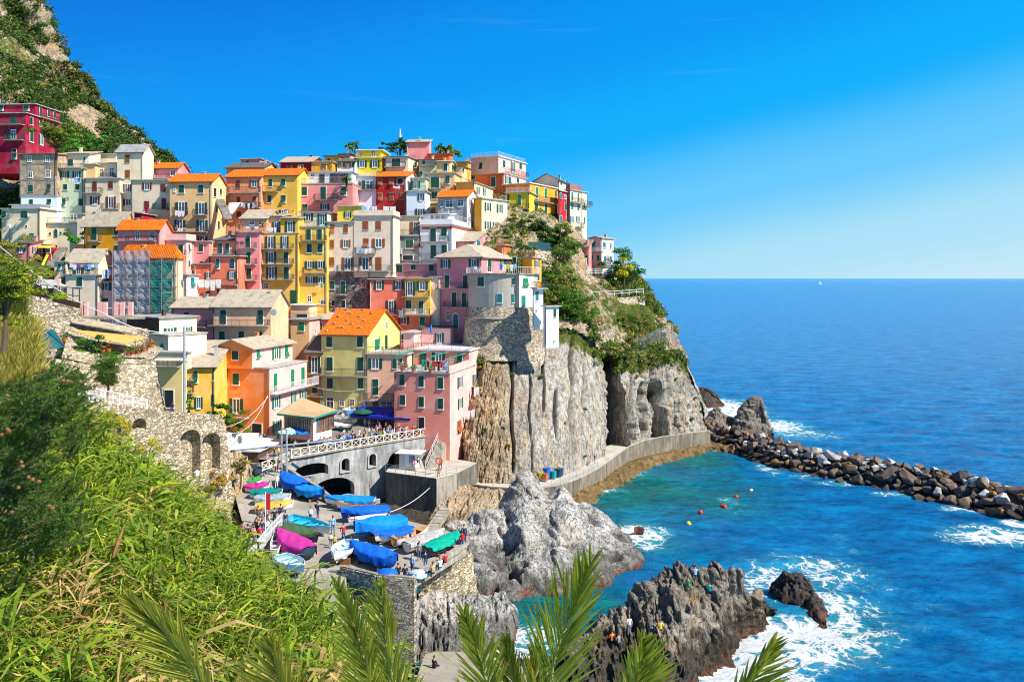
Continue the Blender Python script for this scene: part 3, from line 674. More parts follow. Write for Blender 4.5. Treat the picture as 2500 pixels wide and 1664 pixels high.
h.V((1497,1535,1645),(640,1060),181,32,MAUVB,'flat',wall2=CREAM,wins='Rs 1545 660 20 86;Rs 1605 667 18 84;Rs 1543 770 24 62;Rs 1602 780 24 62;Ro 1536 890 36 70;Ro 1593 890 38 62;Rs 1546 1022 16 34;Rb 1534 1640 757 46;Rb 1582 1642 995 42',par=1.3,rail=None,base=8)  # mauve brown front paints the shade on the cream wall
h.V((1640,1650,1695),(660,1060),187,32,CREAM,'flat',wins='Rb 1650 1720 790 50;Rs 1665 760 14 60;Rs 1665 900 14 60',base=8)
h = HH('house', 'grey gabled house at the back above the cream cliff house', 'C', sh='t')
h.V((1190,1432,1545),(548,610),187,20,GREIGE,'gs',rise=1.6,rmat=SLATED,wins='Rs 1440 540 22 40;Rs 1490 550 22 26',base=5)
h = HH('villa', 'pink and white villa with balconies at the tip of the headland', 'C', sh='t')
h.V((1720,1838,1952),(1102,1372),172,40,LPINK,'gs',rise=.3,wall2=wallmat('plaster_villa', (.85,.70,.68)),rmat=SLATE,wins='s 1735 1133 50 98;w 1712 1868 1235 46;s 1690 1150 14 50;Rs 1845 1142 32 56;Rs 1917 1148 14 54;Rs 1857 1270 22 56;Rs 1919 1270 14 62;s 1742 1262 16 60;s 1790 1265 32 58;Rw 1850 1980 1358 38',base=0)
h.V((1735,1850,1985),(1376,1460),171.5,40,CREAM,'flat',wins='s 1757 1385 20 60;a 1815 1388 28 72;Ra 1885 1385 34 75;Rs 1955 1385 14 60',base=5)
h.V((1612,1716,1740),(1182,1400),170,40,PINK,'shed',rise=1.0,wins='s 1640 1180 18 60;k 1682 1262 26 90',rmat=SLATE,base=5)
h = HH('house', 'slender cool white tower block standing on the cliff beside the round tower', 'F')
h.V((1672,1700,1820),(975,1370),121.5,62,WHTB,'flat',wins='Rs 1768 990 26 84;Rg 1766 1295 12 26',base=0)
h = HH('house', 'narrow cool white house with a green caged balcony beside the round tower', 'F')
h.V((1576,1585,1670),(800,1072),123,30,WHTB,'flat',wins='Rst 1590 825 36 92;Rg 1592 992 20 40;Rb 1562 1672 800 62',base=2)
h = HH('house', 'long peach house with a slate roof and two storeys of green door shutters', 'E')
h.V((75,632,800),(972,1420),118,6,PEACH,'gf',rise=2.4,rmat=SLATE,wins='s 145 1000 64 146;s 500 1000 64 146;b 48 622 1150 56;s 133 1205 64 140;s 320 1205 62 110;s 490 1205 66 100',base=6)
h = HH('house', 'low pink wing with a slate roof left of the long peach house', 'E')
h.V((-318,75),(982,1300),120,6,PINK,'gf',rise=1.5,rmat=SLATE,D=7,wins='s -203 1022 58 78;b -320 20 1162 56',base=6)
h = HH('house', 'small yellow house with a bright green window and a canopy terrace', 'E', sh='G')
h.V((812,1000,1140),(1100,1275),129,6,BEIGE,'flat',wall2=LPINK,wins='s 895 1120 62 88',rail=IRON,base=5)
h.V((820,1000),(960,1095),134,6,PEACH,'flat',D=4,rmat=RAILW,wins='k 870 1040 120 50',base=1)
h = HH('house', 'low mauve house with a slate roof behind the orange roofed house', 'E')
h.V((1045,1200),(1100,1275),134,6,MAUVE,'shed',rise=1.4,rmat=SLATE,D=7,wins='s 1080 1132 48 68',base=5)
h = HH('house', 'deep orange corner house with a white railed balcony beside the plaza', 'H', sh='G')
h.V((75,495,782),(628,1200),109,15,SALM2 if False else wallmat('plaster_tangerine',(.82,.27,.09),.2),'flat',wall2=LPINK,wins='sg 210 658 57 92;og 190 850 105 118;b 195 345 990 60;k 358 1042 84 76;Rs 522 655 30 150;Rs 655 625 28 146;Rs 733 610 30 132;Ro 514 838 62 92;Ro 660 803 36 82;Ro 724 785 52 88;Ro 517 1015 66 98;Rw 498 832 822 62',base=2,over=.12)
h.V((75,362,672),(470,628),109.25,15,wallmat('plaster_tangerine',(.82,.27,.09)),'gs',rise=1.1,wall2=LPINK,rmat=SLATE,wins='sg 205 488 57 72;Rs 390 480 30 62;Ro 515 460 62 96;Rs 608 445 30 90',base=0,over=.5)
h = HH('house', 'yellow green house with a bright orange tiled roof facing the plaza', 'H')
h.V((893,1245,1492),(365,950),122,14,OLIVE,'gf',rise=3.6,rmat=TILE,over=.4,wins='s 928 378 50 85;s 1163 378 52 85;s 930 533 54 112;s 1165 533 54 112;b 892 1240 672 54;s 933 695 52 82;s 1168 697 52 82;g 932 840 55 96;g 1032 853 36 62;g 1110 855 36 60;dw 1175 905 40 76;RsG 1292 395 50 90;Rd 1378 362 20 120;Rg 1383 265 14 62',base=3,chim=1)
for i in range(14):
    x = -h.W/2+.6+(i*1.73) % (h.W-1.2); y = .4+(i*.97) % (h.D/2-.8); z = h.H+3.6*y/(h.D/2)+.2; me = MB().box(x-.2,y-.14,z,x+.2,y+.14,z+.2).mesh('stone'); me.materials.append(CONC); child('roof_stone', me, h.roof)
h = HH('house', 'narrow orange yellow house tucked between the corner house and the yellow green house', 'H')
h.V((778,896),(500,935),124,6,ORNG2,'gf',rise=2.2,rmat=SLATED,D=8,wins='o 795 530 92 130;b 783 888 662 52;s 820 700 48 116;b 790 905 832 46',base=3)
h = HH('house', 'cream house with a shop front under blue awnings beside the pink harbour house', 'H')
h.V((1244,1552),(518,965),121.2,7,PEACH,'flat',D=9,wall2=CREAM,wins='o 1252 543 108 86;s 1436 548 38 78;s 1488 548 26 30;s 1283 700 50 130;b 1197 1452 864 62;g 1340 872 106 74;m 1285 868 45 72;dw 1215 868 20 95',rail=IRON,base=3)
h = HH('house', 'pale pink harbour house with roof terraces at the cliff edge', 'H')
h.V((1450,1876,2168),(668,1175),112.5,15,PINK if False else wallmat('plaster_harbour_pink',(.80,.30,.23),.25),'flat',wall2=LPINK,wins='s 1487 665 48 90;s 1633 676 48 90;s 1780 688 50 92;s 1493 822 45 84;s 1635 837 47 84;s 1780 850 50 86;k 1635 993 50 92;Ro 1912 683 78 92;Ro 2026 662 76 92;Ro 1920 846 70 90;Rs 2052 820 34 82;Rnb 1918 1018 56 95',base=4,rail=None,over=.12)  # paler right face has its sunlight put into the colour
h.V((1595,2022,2222),(492,680),121.5,15,wallmat('plaster_harbour_pink',(.80,.30,.23)),'flat',wall2=LPINK,rmat=RAILW,wins='s 1925 508 50 90;o 1740 500 100 100;d 1640 505 60 95;Rs 2176 478 10 62',base=1,over=.25,rail=IRON)
h.V((1520,1600),(355,500),127,8,LPINK,'flat',D=6,base=2)
h.V((1660,1880,1960),(318,420),131,8,LPINK,'flat',wins='og 1760 352 70 80',base=1,rmat=SLATED)
h = HH('house', 'pale yellow house with a dark shaded end wall and white terrace block', 'I')
h.V((725,1170,1680),(318,640),107,32,BROWNW,'sheds',rise=.05,wall2=PYEL if False else wallmat('plaster_sunlit_cream',(.85,.74,.5),.15),rmat=SLATEG,wins='Ro 1226 440 178 150;Ro 1495 425 124 148',base=2)  # dark brown front wall is its shade put into the colour
h.V((1010,1292,1815),(560,860),103.5,32,CREAM,'flat',wall2=wallmat('plaster_sunlit_cream',(.85,.74,.5)),wins='st 1187 665 56 82;st 1187 762 56 20',base=5,over=.15)  # brighter cream on the right face paints the sun on it
h = HH('house', 'ochre house with a long slate roof left of the deep orange corner house', 'I')
h.V((1535,1932),(985,1560),103.5,-8,GOLD,'shed',rise=2.6,rmat=SLATE,D=10,wins='s 1636 1030 66 168;s 1900 995 26 170;o 1655 1385 110 168;d 1880 1350 46 160;b 1530 1645 1325 50;b 1530 1640 1150 50',base=4)
h = HH('house', 'yellow flat roofed gatehouse with a balcony above the walkway gate', 'I')
h.V((1045,1482,1545),(905,1600),95,6,PYEL if False else wallmat('plaster_straw',(.80,.62,.30),.3),'flat',wins='k 1235 1285 140 250;b 1060 1470 960 60;g 1050 770 60 40',base=1,over=.25,rmat=RAILW)
h.V((1108,1555,1570),(790,905),98.5,6,CREAM,'flat',D=5,base=1,over=.2)
def catmull(A, n, axis):
    A = np.moveaxis(np.asarray(A, float), axis, 0); m = len(A)
    t = np.linspace(0, m-1, n); i = np.clip(np.floor(t).astype(int), 0, m-2); f = (t-i).reshape((-1,)+(1,)*(A.ndim-1))
    p0 = A[np.clip(i-1, 0, m-1)]; p1 = A[i]; p2 = A[i+1]; p3 = A[np.clip(i+2, 0, m-1)]
    r = p1+.5*f*(p2-p0)+f*f*(p0-2.5*p1+2*p2-.5*p3)+f**3*(-.5*p0+1.5*p1-1.5*p2+.5*p3)
    return np.moveaxis(r, 0, axis)
def grid_normals(V):
    du = np.gradient(V, axis=1); dv = np.gradient(V, axis=0); n = np.cross(du, dv)
    return n/np.maximum(np.linalg.norm(n, axis=2, keepdims=True), 1e-9)
def grid_faces(r, c):
    i = np.arange(r*c).reshape(r, c)
    return np.stack([i[:-1, :-1], i[1:, :-1], i[1:, 1:], i[:-1, 1:]], -1).reshape(-1, 4)
def loft(name, rows, res, disp, mat, smooth=False, kind='structure', attr=None, label=None, cat=None, group=None, edge=.0):
    """rows of world points (back/top first); disp(points, normals)->offset metres along the normal"""
    V = catmull(catmull([[list(p) for p in r] for r in rows], res[0], 0), res[1], 1)
    N = grid_normals(V)
    if N[..., 1].mean() > 0 and abs(N[..., 2].mean()) < .5 or N[..., 2].mean() < -.5: N = -N; flip = True
    else: flip = False
    if disp is not None:
        d = disp(V, N)
        V = V+(N*d[..., None] if d.ndim == 2 else d)
    F = grid_faces(*res)
    if flip: F = F[:, ::-1]
    me = mesh_np(name, V.reshape(-1, 3), F, smooth)
    if attr is not None:
        for k, fn in attr.items():
            at = me.attributes.new(k, 'FLOAT', 'POINT'); at.data.foreach_set('value', np.clip(fn(V, N), 0, 1).astype(np.float32).ravel())
    o = link(name, me, mat); tag(o, label, cat, group, kind if not label else None)
    o.data['dummy'] = 0
    return o, V, grid_normals(V)
def strata(dirn=(.45, .45, .05), amp=1.2, seed=3, fine=.25, ax=0.0, ang=0.0):
    """near vertical beds: ribs, slabs and cracks stretched along one direction"""
    ca, sa = math.cos(ang), math.sin(ang)
    def f(V, N):
        p = V.copy(); x = p[..., 0]*ca+p[..., 2]*sa; z = -p[..., 0]*sa+p[..., 2]*ca
        q = np.stack([x*dirn[0], p[..., 1]*dirn[1]*.4, z*dirn[2]], -1)
        a = fbm(q, 3, seed); t = a*3.0; slab = (np.floor(t)+np.clip((t-np.floor(t))*3.5, 0, 1))/3.0
        rib = fbm(q*3.1, 3, seed+9, True)
        cr = fbm(np.stack([x*dirn[0]*2.0, p[..., 1]*.3, z*dirn[2]*1.6], -1), 2, seed+21, True)
        crack = -np.clip((cr-.72)/.2, 0, 1)
        return amp*(slab*.9+rib*.28+crack*.5)+fine*fbm(p*1.3, 4, seed+5)
    return f
def craggy(scale=.25, amp=1.0, seed=5, fine=.3, ang=.5):
    ca, sa = math.cos(ang), math.sin(ang)
    def f(V, N):
        x = V[..., 0]*ca+V[..., 2]*sa; z = -V[..., 0]*sa+V[..., 2]*ca
        q = np.stack([x, V[..., 1], z*.45], -1)*scale
        a = fbm(q, 4, seed, True, .55); t = fbm(q*1.7, 2, seed+3)*3; slab = (np.floor(t)+np.clip((t-np.floor(t))*3, 0, 1))/3
        cr = -np.clip((fbm(q*2.2, 2, seed+8, True)-.7)/.2, 0, 1)
        return amp*(a*.55+slab*.5+cr*.35)+fine*fbm(V*1.6, 4, seed+2, True)
    return f
def rockmat(name, c1, c2, dark, streak=(1.2, 1.2, .12), rot=(0, 0, 0), wet=2.0, rust=.6, k=1.0):
    m, nt, b = newmat(name)
    s = wcoord(nt, streak, rot)
    n1 = noise(nt, s, 1.0, 6, .65, .4); n2 = noise(nt, wcoord(nt), .25, 5, .6); n3 = noise(nt, wcoord(nt), 2.2, 6, .75)
    v = ramp(nt, n1, [(.3, c1), (.5, c2), (.68, sc(c2, 1.2))])
    v = mix(nt, v, c1, mth(nt, 'MULTIPLY', ramp(nt, n2, [(.4, (0,0,0)), (.6, (1,1,1))]), .55))
    v = mix(nt, v, (c2[0]*1.1, c2[1]*.8, c2[2]*.45), mth(nt, 'MULTIPLY', ramp(nt, noise(nt, s, .6, 4), [(.52, (0,0,0)), (.66, (1,1,1))]), rust))
    v = mix(nt, v, dark, ramp(nt, n3, [(.58, (0,0,0)), (.78, (.7,.7,.7))]))
    cr = mth(nt, 'MAXIMUM', ramp(nt, noise(nt, s, 2.6, 3, .5, .3), [(.48, (0,0,0)), (.5, (1,1,1)), (.52, (0,0,0))]), ramp(nt, noise(nt, s, 1.1, 4, .6, .5), [(.485, (0,0,0)), (.5, (1,1,1)), (.515, (0,0,0))]))
    v = mix(nt, v, dark, mth(nt, 'MULTIPLY', cr, .75))
    ab = nd(nt, 'ShaderNodeAttribute', attribute_name='brown'); v = mix(nt, v, mix(nt, v, (.95, .78, .56), 1.0, 'MULTIPLY'), ab.outputs['Fac'])
    at = nd(nt, 'ShaderNodeAttribute', attribute_name='veg')
    vn = noise(nt, wcoord(nt), .8, 6, .7)
    vf = ramp(nt, mth(nt, 'ADD', mth(nt, 'MULTIPLY', at.outputs['Fac'], 1.0), mth(nt, 'MULTIPLY', mth(nt, 'SUBTRACT', vn, .5), 1.3)), [(.45, (0,0,0)), (.6, (1,1,1))])
    vc = ramp(nt, noise(nt, wcoord(nt), .5, 5, .7), [(.3, (.02, .045, .008)), (.5, (.07, .10, .015)), (.7, (.18, .14, .035))])
    v = mix(nt, v, vc, vf)
    g = nd(nt, 'ShaderNodeNewGeometry'); sp = nd(nt, 'ShaderNodeSeparateXYZ'); nt.links.new(g.outputs['Position'], sp.inputs[0])
    z = mth(nt, 'ADD', sp.outputs[2], mth(nt, 'MULTIPLY', mth(nt, 'SUBTRACT', noise(nt, wcoord(nt), .6, 6), .5), 4.0))
    if wet > 0:
        v = mix(nt, v, sc(dark, 1.2), ramp(nt, mth(nt, 'DIVIDE', z, 10.0), [(wet*.1, (.8,.8,.8)), (wet*.1+.12, (0,0,0))]))
        v = mix(nt, v, (.14, .065, .04), ramp(nt, mth(nt, 'DIVIDE', z, 10.0), [(.02, (.9,.9,.9)), (.06, (0,0,0))]))
    nt.links.new(v, b.inputs['Base Color']); b.inputs['Roughness'].default_value = .9; b.inputs['Specular IOR Level'].default_value = .15
    h = mth(nt, 'ADD', mth(nt, 'MULTIPLY', n1, 1.0), mth(nt, 'ADD', mth(nt, 'MULTIPLY', n3, .5), mth(nt, 'MULTIPLY', cr, -.4)))
    bump(nt, b, h, .9*k, .35)
    return m
CLIFF = rockmat('cliff_rock', (.23, .215, .185), (.46, .43, .375), (.05, .043, .036), (1.1, 1.1, .07), (0, R(-6), 0), wet=.5, rust=.45)
BEIGER = rockmat('brown_strata_rock', (.28, .21, .13), (.50, .40, .27), (.07, .05, .035), (1.6, 1.6, .08), (0, R(18), 0), wet=.5, rust=.7)
GREYR = rockmat('grey_rock', (.24, .235, .22), (.44, .43, .405), (.07, .065, .06), (.5, .5, .3), (0, R(30), 0), wet=1.2, rust=.2)
DARKR = rockmat('dark_rock', (.10, .085, .07), (.31, .28, .235), (.018, .014, .011), (1.3, 1.3, .18), (0, R(15), 0), wet=1.6, rust=.5)
BLACKR = rockmat('black_rock', (.035, .03, .028), (.10, .085, .075), (.012, .01, .01), (.9, .9, .3), (0, R(20), 0), wet=.1, rust=.3)
HILLR = rockmat('hillside_rock', (.24, .18, .12), (.42, .34, .24), (.07, .06, .04), (.5, .5, .4), (0, 0, 0), wet=0, rust=.6)
def watermat():
    m, nt, b = newmat('sea_water')
    sh = nd(nt, 'ShaderNodeAttribute', attribute_name='shallow'); fo = nd(nt, 'ShaderNodeAttribute', attribute_name='foam')
    n0 = noise(nt, wcoord(nt), .02, 5, .6); n1 = noise(nt, wcoord(nt, (1, 2.2, 1), (0, 0, R(20))), .12, 6, .65)
    deep = ramp(nt, n1, [(.3, (.0, .085, .27)), (.55, (.0, .19, .50)), (.75, (.0, .31, .68))])
    turq = ramp(nt, n1, [(.3, (.0, .10, .12)), (.55, (.0, .19, .20)), (.75, (.01, .28, .27))])
    seabed = ramp(nt, noise(nt, wcoord(nt), .16, 5, .6), [(.5, (0,0,0)), (.66, (1,1,1))])
    turq = mix(nt, turq, (.03, .08, .05), mth(nt, 'MULTIPLY', seabed, .6))
    sf = ramp(nt, mth(nt, 'ADD', sh.outputs['Fac'], mth(nt, 'MULTIPLY', mth(nt, 'SUBTRACT', noise(nt, wcoord(nt), .06, 5), .5), .8)), [(.38, (0,0,0)), (.95, (1,1,1))])
    c = mix(nt, deep, turq, sf)
    rip = noise(nt, wcoord(nt, (1, 1.6, 1), (0, 0, R(14))), .55, 8, .72); deep = deep
    c = mix(nt, c, ramp(nt, rip, [(.32, (.45,.5,.6)), (.5, (.95,.95,.95)), (.68, (1.0,1.25,1.2))]), 1.0, 'MULTIPLY')  # light and dark of the ripples painted into the water colour
    wp = nd(nt, 'ShaderNodeTexNoise'); wp.inputs['Scale'].default_value = .25; wp.inputs['Detail'].default_value = 5; nt.links.new(wcoord(nt), wp.inputs['Vector'])
    vm = nd(nt, 'ShaderNodeVectorMath', operation='MULTIPLY_ADD'); vm.inputs[1].default_value = (4, 4, 0); nt.links.new(wp.outputs['Color'], vm.inputs[0]); nt.links.new(wcoord(nt), vm.inputs[2])
    vo = nd(nt, 'ShaderNodeTexVoronoi', feature='DISTANCE_TO_EDGE'); vo.inputs['Scale'].default_value = .55; nt.links.new(vm.outputs[0], vo.inputs['Vector'])
    vo2 = nd(nt, 'ShaderNodeTexVoronoi', feature='DISTANCE_TO_EDGE'); vo2.inputs['Scale'].default_value = 1.7; nt.links.new(vm.outputs[0], vo2.inputs['Vector'])
    lace = mth(nt, 'ADD', mth(nt, 'MULTIPLY', vo.outputs['Distance'], 1.3), mth(nt, 'MULTIPLY', vo2.outputs['Distance'], .9))
    fn = noise(nt, vm.outputs[0], .35, 7, .7)
    dens = mth(nt, 'ADD', fo.outputs['Fac'], mth(nt, 'MULTIPLY', mth(nt, 'SUBTRACT', fn, .5), 1.5))
    fm = mth(nt, 'SUBTRACT', dens, mth(nt, 'MULTIPLY', lace, 1.1))
    fmask = ramp(nt, fm, [(.36, (0,0,0)), (.60, (1,1,1))])
    fhalo = ramp(nt, dens, [(.25, (0,0,0)), (.75, (.6,.6,.6))])
    caps = noise(nt, wcoord(nt, (.5, 1.6, 1), (0, 0, R(12))), .28, 7, .72)
    cm = mth(nt, 'MULTIPLY', ramp(nt, caps, [(.71, (0,0,0)), (.75, (1,1,1))]), .9)
    c = mix(nt, c, (.05, .42, .48), fhalo)
    fm2 = mth(nt, 'MAXIMUM', fmask, cm)
    c = mix(nt, c, (.82, .86, .88), fm2)
    nt.links.new(c, b.inputs['Base Color'])
    rr = mth(nt, 'ADD', mth(nt, 'MULTIPLY', fm2, .6), .16); nt.links.new(rr, b.inputs['Roughness'])
    b.inputs['IOR'].default_value = 1.33; b.inputs['Specular IOR Level'].default_value = .12
    w1 = noise(nt, wcoord(nt, (1, 1.7, 1), (0, 0, R(18))), .42, 9, .68, .3); w2 = noise(nt, wcoord(nt, (1, 1.8, 1), (0, 0, R(-15))), 1.3, 8, .75)
    h = mth(nt, 'ADD', mth(nt, 'MULTIPLY', w1, 1.0), mth(nt, 'MULTIPLY', w2, .45))
    bump(nt, b, mth(nt, 'ADD', h, mth(nt, 'MULTIPLY', fm2, .12)), .9, 1.3)
    return m
def foamspot(px, py, rx, ry, s=1.0):
    """ellipse of broken water, radii in metres across / in depth"""
    g = G(px, py, 0); return (g.x, g.y, rx, ry, s)
FOAM = [foamspot(1950, 1545, 8.5, 4.5, 1.0), foamspot(2030, 1480, 5, 4.5, .85), foamspot(1860, 1590, 8, 4.5, 1.15), foamspot(1770, 1650, 7, 4, 1.2), foamspot(1900, 1420, 8, 6, .75), foamspot(2000, 1400, 7, 7, .7), foamspot(2070, 1500, 5, 6, .6), foamspot(1920, 1610, 7, 3, .6),
        foamspot(1780, 1000, 8, 16, 1.0), foamspot(1740, 985, 9, 10, 1.0), foamspot(1900, 1040, 7, 9, .95), foamspot(1960, 1060, 9, 7, .6), foamspot(1560, 1305, 4, 4, 1.0), foamspot(1575, 1330, 3, 3, .8),
        foamspot(2440, 1310, 8, 3.5, .95), foamspot(2400, 1290, 5, 1.6, .8), (43, 131, 2, 5, .75), (51, 121.5, 4, 1.8, .75), (57, 115, 4, 1.5, .7), (62, 108, 3, 2, .85), (66, 101, 3, 2.5, .9), (47, 125.5, 3, 2, .6),
        foamspot(1700, 1100, 5, 1.5, .6), foamspot(1640, 1105, 4, 1.5, .6), foamspot(1540, 1155, 3.5, 2.5, .75), foamspot(1480, 1200, 3, 1.5, .7), foamspot(1420, 1222, 2.5, 1.2, .7), foamspot(1660, 1090, 4, 1.2, .6),
        foamspot(1300, 1560, 4, 2.5, .95), foamspot(1260, 1590, 3, 2, .9), foamspot(1190, 1470, 1.5, 2, .4), foamspot(1790, 1240, 4, 2, .45), foamspot(1780, 1225, 2, 3, .45), foamspot(1850, 1245, 3, 1.5, .45), foamspot(2380, 960, 25, 10, .3), foamspot(2490, 800, 60, 20, .3),
        foamspot(2230, 1480, 5, 3, .35), foamspot(2130, 1590, 6, 3, .4), foamspot(2050, 1320, 3, 5, .35)]
SHAL = [foamspot(1560, 1190, 22, 22, 1.0), foamspot(1450, 1260, 14, 18, .8), foamspot(1300, 1500, 16, 12, 1.0), foamspot(1450, 1500, 12, 12, .7), foamspot(1640, 1120, 14, 14, 1.0), foamspot(1330, 1600, 8, 10, 1.0), foamspot(1700, 1450, 14, 12, .45), foamspot(1600, 1330, 16, 16, .55), foamspot(2000, 1540, 14, 10, .5)]
def blobs(L):
    def f(V, N=None):
        s = 0
        for x, y, rx, ry, k in L: s = np.maximum(s, k*np.exp(-.7*(((V[..., 0]-x)/rx)**2+((V[..., 1]-y)/ry)**2)**1.2))
        return s
    return f
def make_sea():
    ys = np.concatenate([np.geomspace(38, 400, 520), np.geomspace(403, 300000, 160)])
    us = np.linspace(-.78, .78, 620)
    Yg, U = np.meshgrid(ys, us, indexing='ij'); X = U*Yg*1.0+0
    V = np.stack([X, Yg, np.zeros_like(X)], -1)
    fade = np.clip((320-Yg)/250, 0, 1)
    amp = .28*fade
    q = np.stack([X*.10, Yg*.24, X*0], -1); ca, sa = math.cos(.3), math.sin(.3)
    q2 = np.stack([(X*ca+Yg*sa)*.25, (-X*sa+Yg*ca)*.6, X*0], -1)
    V[..., 2] = amp*(fbm(q, 3, 11)*1.6+fbm(q2, 3, 12, True)*.6)
    me = mesh_np('sea', V.reshape(-1, 3), grid_faces(len(ys), len(us))[:, ::-1], True)
    for k, L in (('foam', FOAM), ('shallow', SHAL)):
        at = me.attributes.new(k, 'FLOAT', 'POINT'); at.data.foreach_set('value', np.clip(blobs(L)(V), 0, 1.3).astype(np.float32).ravel())
    o = link('sea', me, watermat()); tag(o, kind='structure')
    if me.polygons[0].normal.z < 0: me.flip_normals()
make_sea()
def zfootY(y, z=2.3): return (CH_-z)*F_/(y-HY_)
HC = [(1050,1085,118,1060,1165),(1100,1050,121,1085,1172),(1135,980,124,1115,1178),(1175,880,127,1155,1182),(1205,810,130,1200,1184),(1262,815,131,1250,1184),(1330,812,132,1310,1178),
      (1400,812,134,1370,1166),(1450,845,137,1425,1143),(1500,870,140,1478,1112),(1550,880,144,1530,1094),(1600,870,149,1585,1081),(1650,855,154,1640,1071),(1690,930,157,1690,1064),(1712,1000,158,1722,1060),(1728,1045,159,1735,1062)]
def cliffdisp(V, N):
    px = CX_+V[..., 0]/V[..., 1]*F_; py = HY_-(V[..., 2]-CH_)/V[..., 1]*F_; sa = strata((.42, .42, .035), 1.0, 4, .3, ang=.04)(V, N); sb_ = strata((1.0, 1.0, .045), .75, 8, .3, ang=-.16)(V, N); wb = np.clip((1262-px)/30, 0, 1); st = sa*(1-wb)+sb_*wb
    k = np.interp(px, [1050, 1240, 1262, 1465, 1480, 1730], [1.1, 1.1, .62, .62, 2.0, 1.7]); d = st*k
    w_ = 6*fbm(np.stack([py*.02, px*0, px*0+5], -1), 2, 3)
    q = (px+w_*.6-1473)/np.interp(py, [860, 1080], [26, 64]); gz = 17*np.where((q > 0) & (q < 1), np.minimum(q*14, 1)*(1-q), 0)*np.clip((py-850)/60, 0, 1)
    q = (px+w_*1.3-1592)/np.interp(py, [900, 1060], [14, 34]); gz = gz+9*np.where((q > 0) & (q < 1), np.minimum(q*10, 1)*(1-q), 0)*np.clip((py-930)/50, 0, 1)
    q = (px-w_*1.3-1112)/np.interp(py, [960, 1180], [10, 30]); gz = gz+5*np.where((q > 0) & (q < 1), np.minimum(q*10, 1)*(1-q), 0)*np.clip((py-940)/50, 0, 1)
    for x0, ya, yb, wd, dp in ((1332,850,1010,2.2,2.4),(1360,940,1080,2.6,2.2),(1396,820,1075,3.2,2.6),(1298,900,1180,1.6,1.0),(1428,860,1000,2,1.5),(1256,830,1160,2.5,1.6),(1572,930,1075,7,4.6),(1620,950,1066,8,5),(1655,980,1064,6,4.2),(1545,900,1085,5,3),(1600,880,1000,4,3)):
        xc = x0+w_*1.6+(py-ya)*.03*math.sin(x0); d = d-dp*np.exp(-((px-xc)/wd)**2)*np.clip((py-ya)/25, 0, 1)*np.clip((yb-py)/25, 0, 1)
    return N*(d*np.clip(.35+(V[..., 2]+2)/6, .25, 1))[..., None]+np.array([0, 1, 0])*gz[..., None]
rows = []
prof = [(0, 0), (.12, .16), (.3, .38), (.5, .6), (.7, .8), (.88, .94), (1, 1), (1.03, 1.0)]
for t, s in prof:
    r = []
    for (xt, yt, Yt, xb, yb) in HC:
        Yb = zfootY(yb); Yt = max(Yt, Yb+1.5)
        a = P(xt, yt, Yt); b_ = P(xb, yb, Yb); p = a.lerp(b_, t); 
        hb = a.lerp(b_, s); q = Vector((hb.x*.7+p.x*.3, hb.y, p.z))     # steeper towards the foot
        if t > 1: q = Vector((b_.x, b_.y-.3, -1.5))
        r.append(q)
    rows.append(r)
def vegf_cliff(V, N):
    px = CX_+V[..., 0]/V[..., 1]*F_; py = HY_-(V[..., 2]-CH_)/V[..., 1]*F_
    top = np.interp(px, [1050, 1180, 1210, 1300, 1400, 1480, 1540, 1600, 1650, 1700], [1060, 880, 830, 800, 830, 880, 900, 880, 870, 930])
    return .75-(py-top)/35*.5
o, CLV, CLN = loft('cliff', rows, (300, 520), cliffdisp, CLIFF, attr={'veg': vegf_cliff, 'brown': lambda V, N: np.interp(CX_+V[..., 0]/V[..., 1]*F_+10*fbm(V*.3, 2, 6), [1215, 1285, 1700, 1740], [1, 0, .1, .5])})
US = [[(1040,1080,119),(1110,1000,124),(1180,890,127.5),(1262,820,131.3),(1330,815,132.5),(1400,815,134.5),(1450,848,137.5),(1500,873,140.5),(1550,883,144.5),(1600,873,149.5),(1650,858,154.5),(1672,880,156)],
      [(1040,1000,126),(1110,900,130),(1180,840,131),(1262,790,134),(1330,790,136),(1400,770,139),(1450,790,142),(1500,800,146),(1550,810,150),(1600,820,154),(1640,830,158),(1660,850,159)],
      [(1040,900,134),(1110,850,136),(1180,790,137),(1262,740,139),(1330,720,141),(1400,700,146),(1450,715,151),(1500,735,156),(1550,745,160),(1590,760,163),(1610,780,165),(1630,800,166)],
      [(1040,800,142),(1110,760,143),(1180,700,144),(1262,650,147),(1330,640,151),(1400,655,158),(1450,692,164),(1500,712,168),(1540,705,170),(1570,705,172),(1590,735,173),(1605,765,174)],
      [(1040,700,150),(1110,640,152),(1180,580,156),(1262,545,162),(1330,565,167),(1400,600,171),(1450,672,174),(1500,690,176),(1530,692,178),(1555,690,180),(1575,725,181),(1590,760,181)],
      [(1040,600,170),(1110,560,172),(1180,520,176),(1262,520,184),(1330,545,188),(1400,580,192),(1450,660,194),(1500,680,196),(1525,690,197),(1545,720,198),(1560,760,198),(1575,800,198)],
      [(1040,900,215),(1110,900,215),(1180,900,215),(1262,900,215),(1330,900,215),(1400,900,215),(1450,900,215),(1500,900,215),(1530,900,215),(1550,900,215),(1570,900,215),(1590,900,215)]]
rowsU = [[P(*p) for p in r] for r in reversed(US)]
def vegf(base, lo=.0):
    def f(V, N): return base+.45*fbm(V*.12, 3, 44)+.35*(N[..., 2]*np.sign(N[..., 2].mean() or 1)-.5)
    return f
_, USV, USN = loft('headland', rowsU, (230, 260), craggy(.18, 1.5, 8, .35, .2), HILLR, attr={'veg': vegf(.48)})
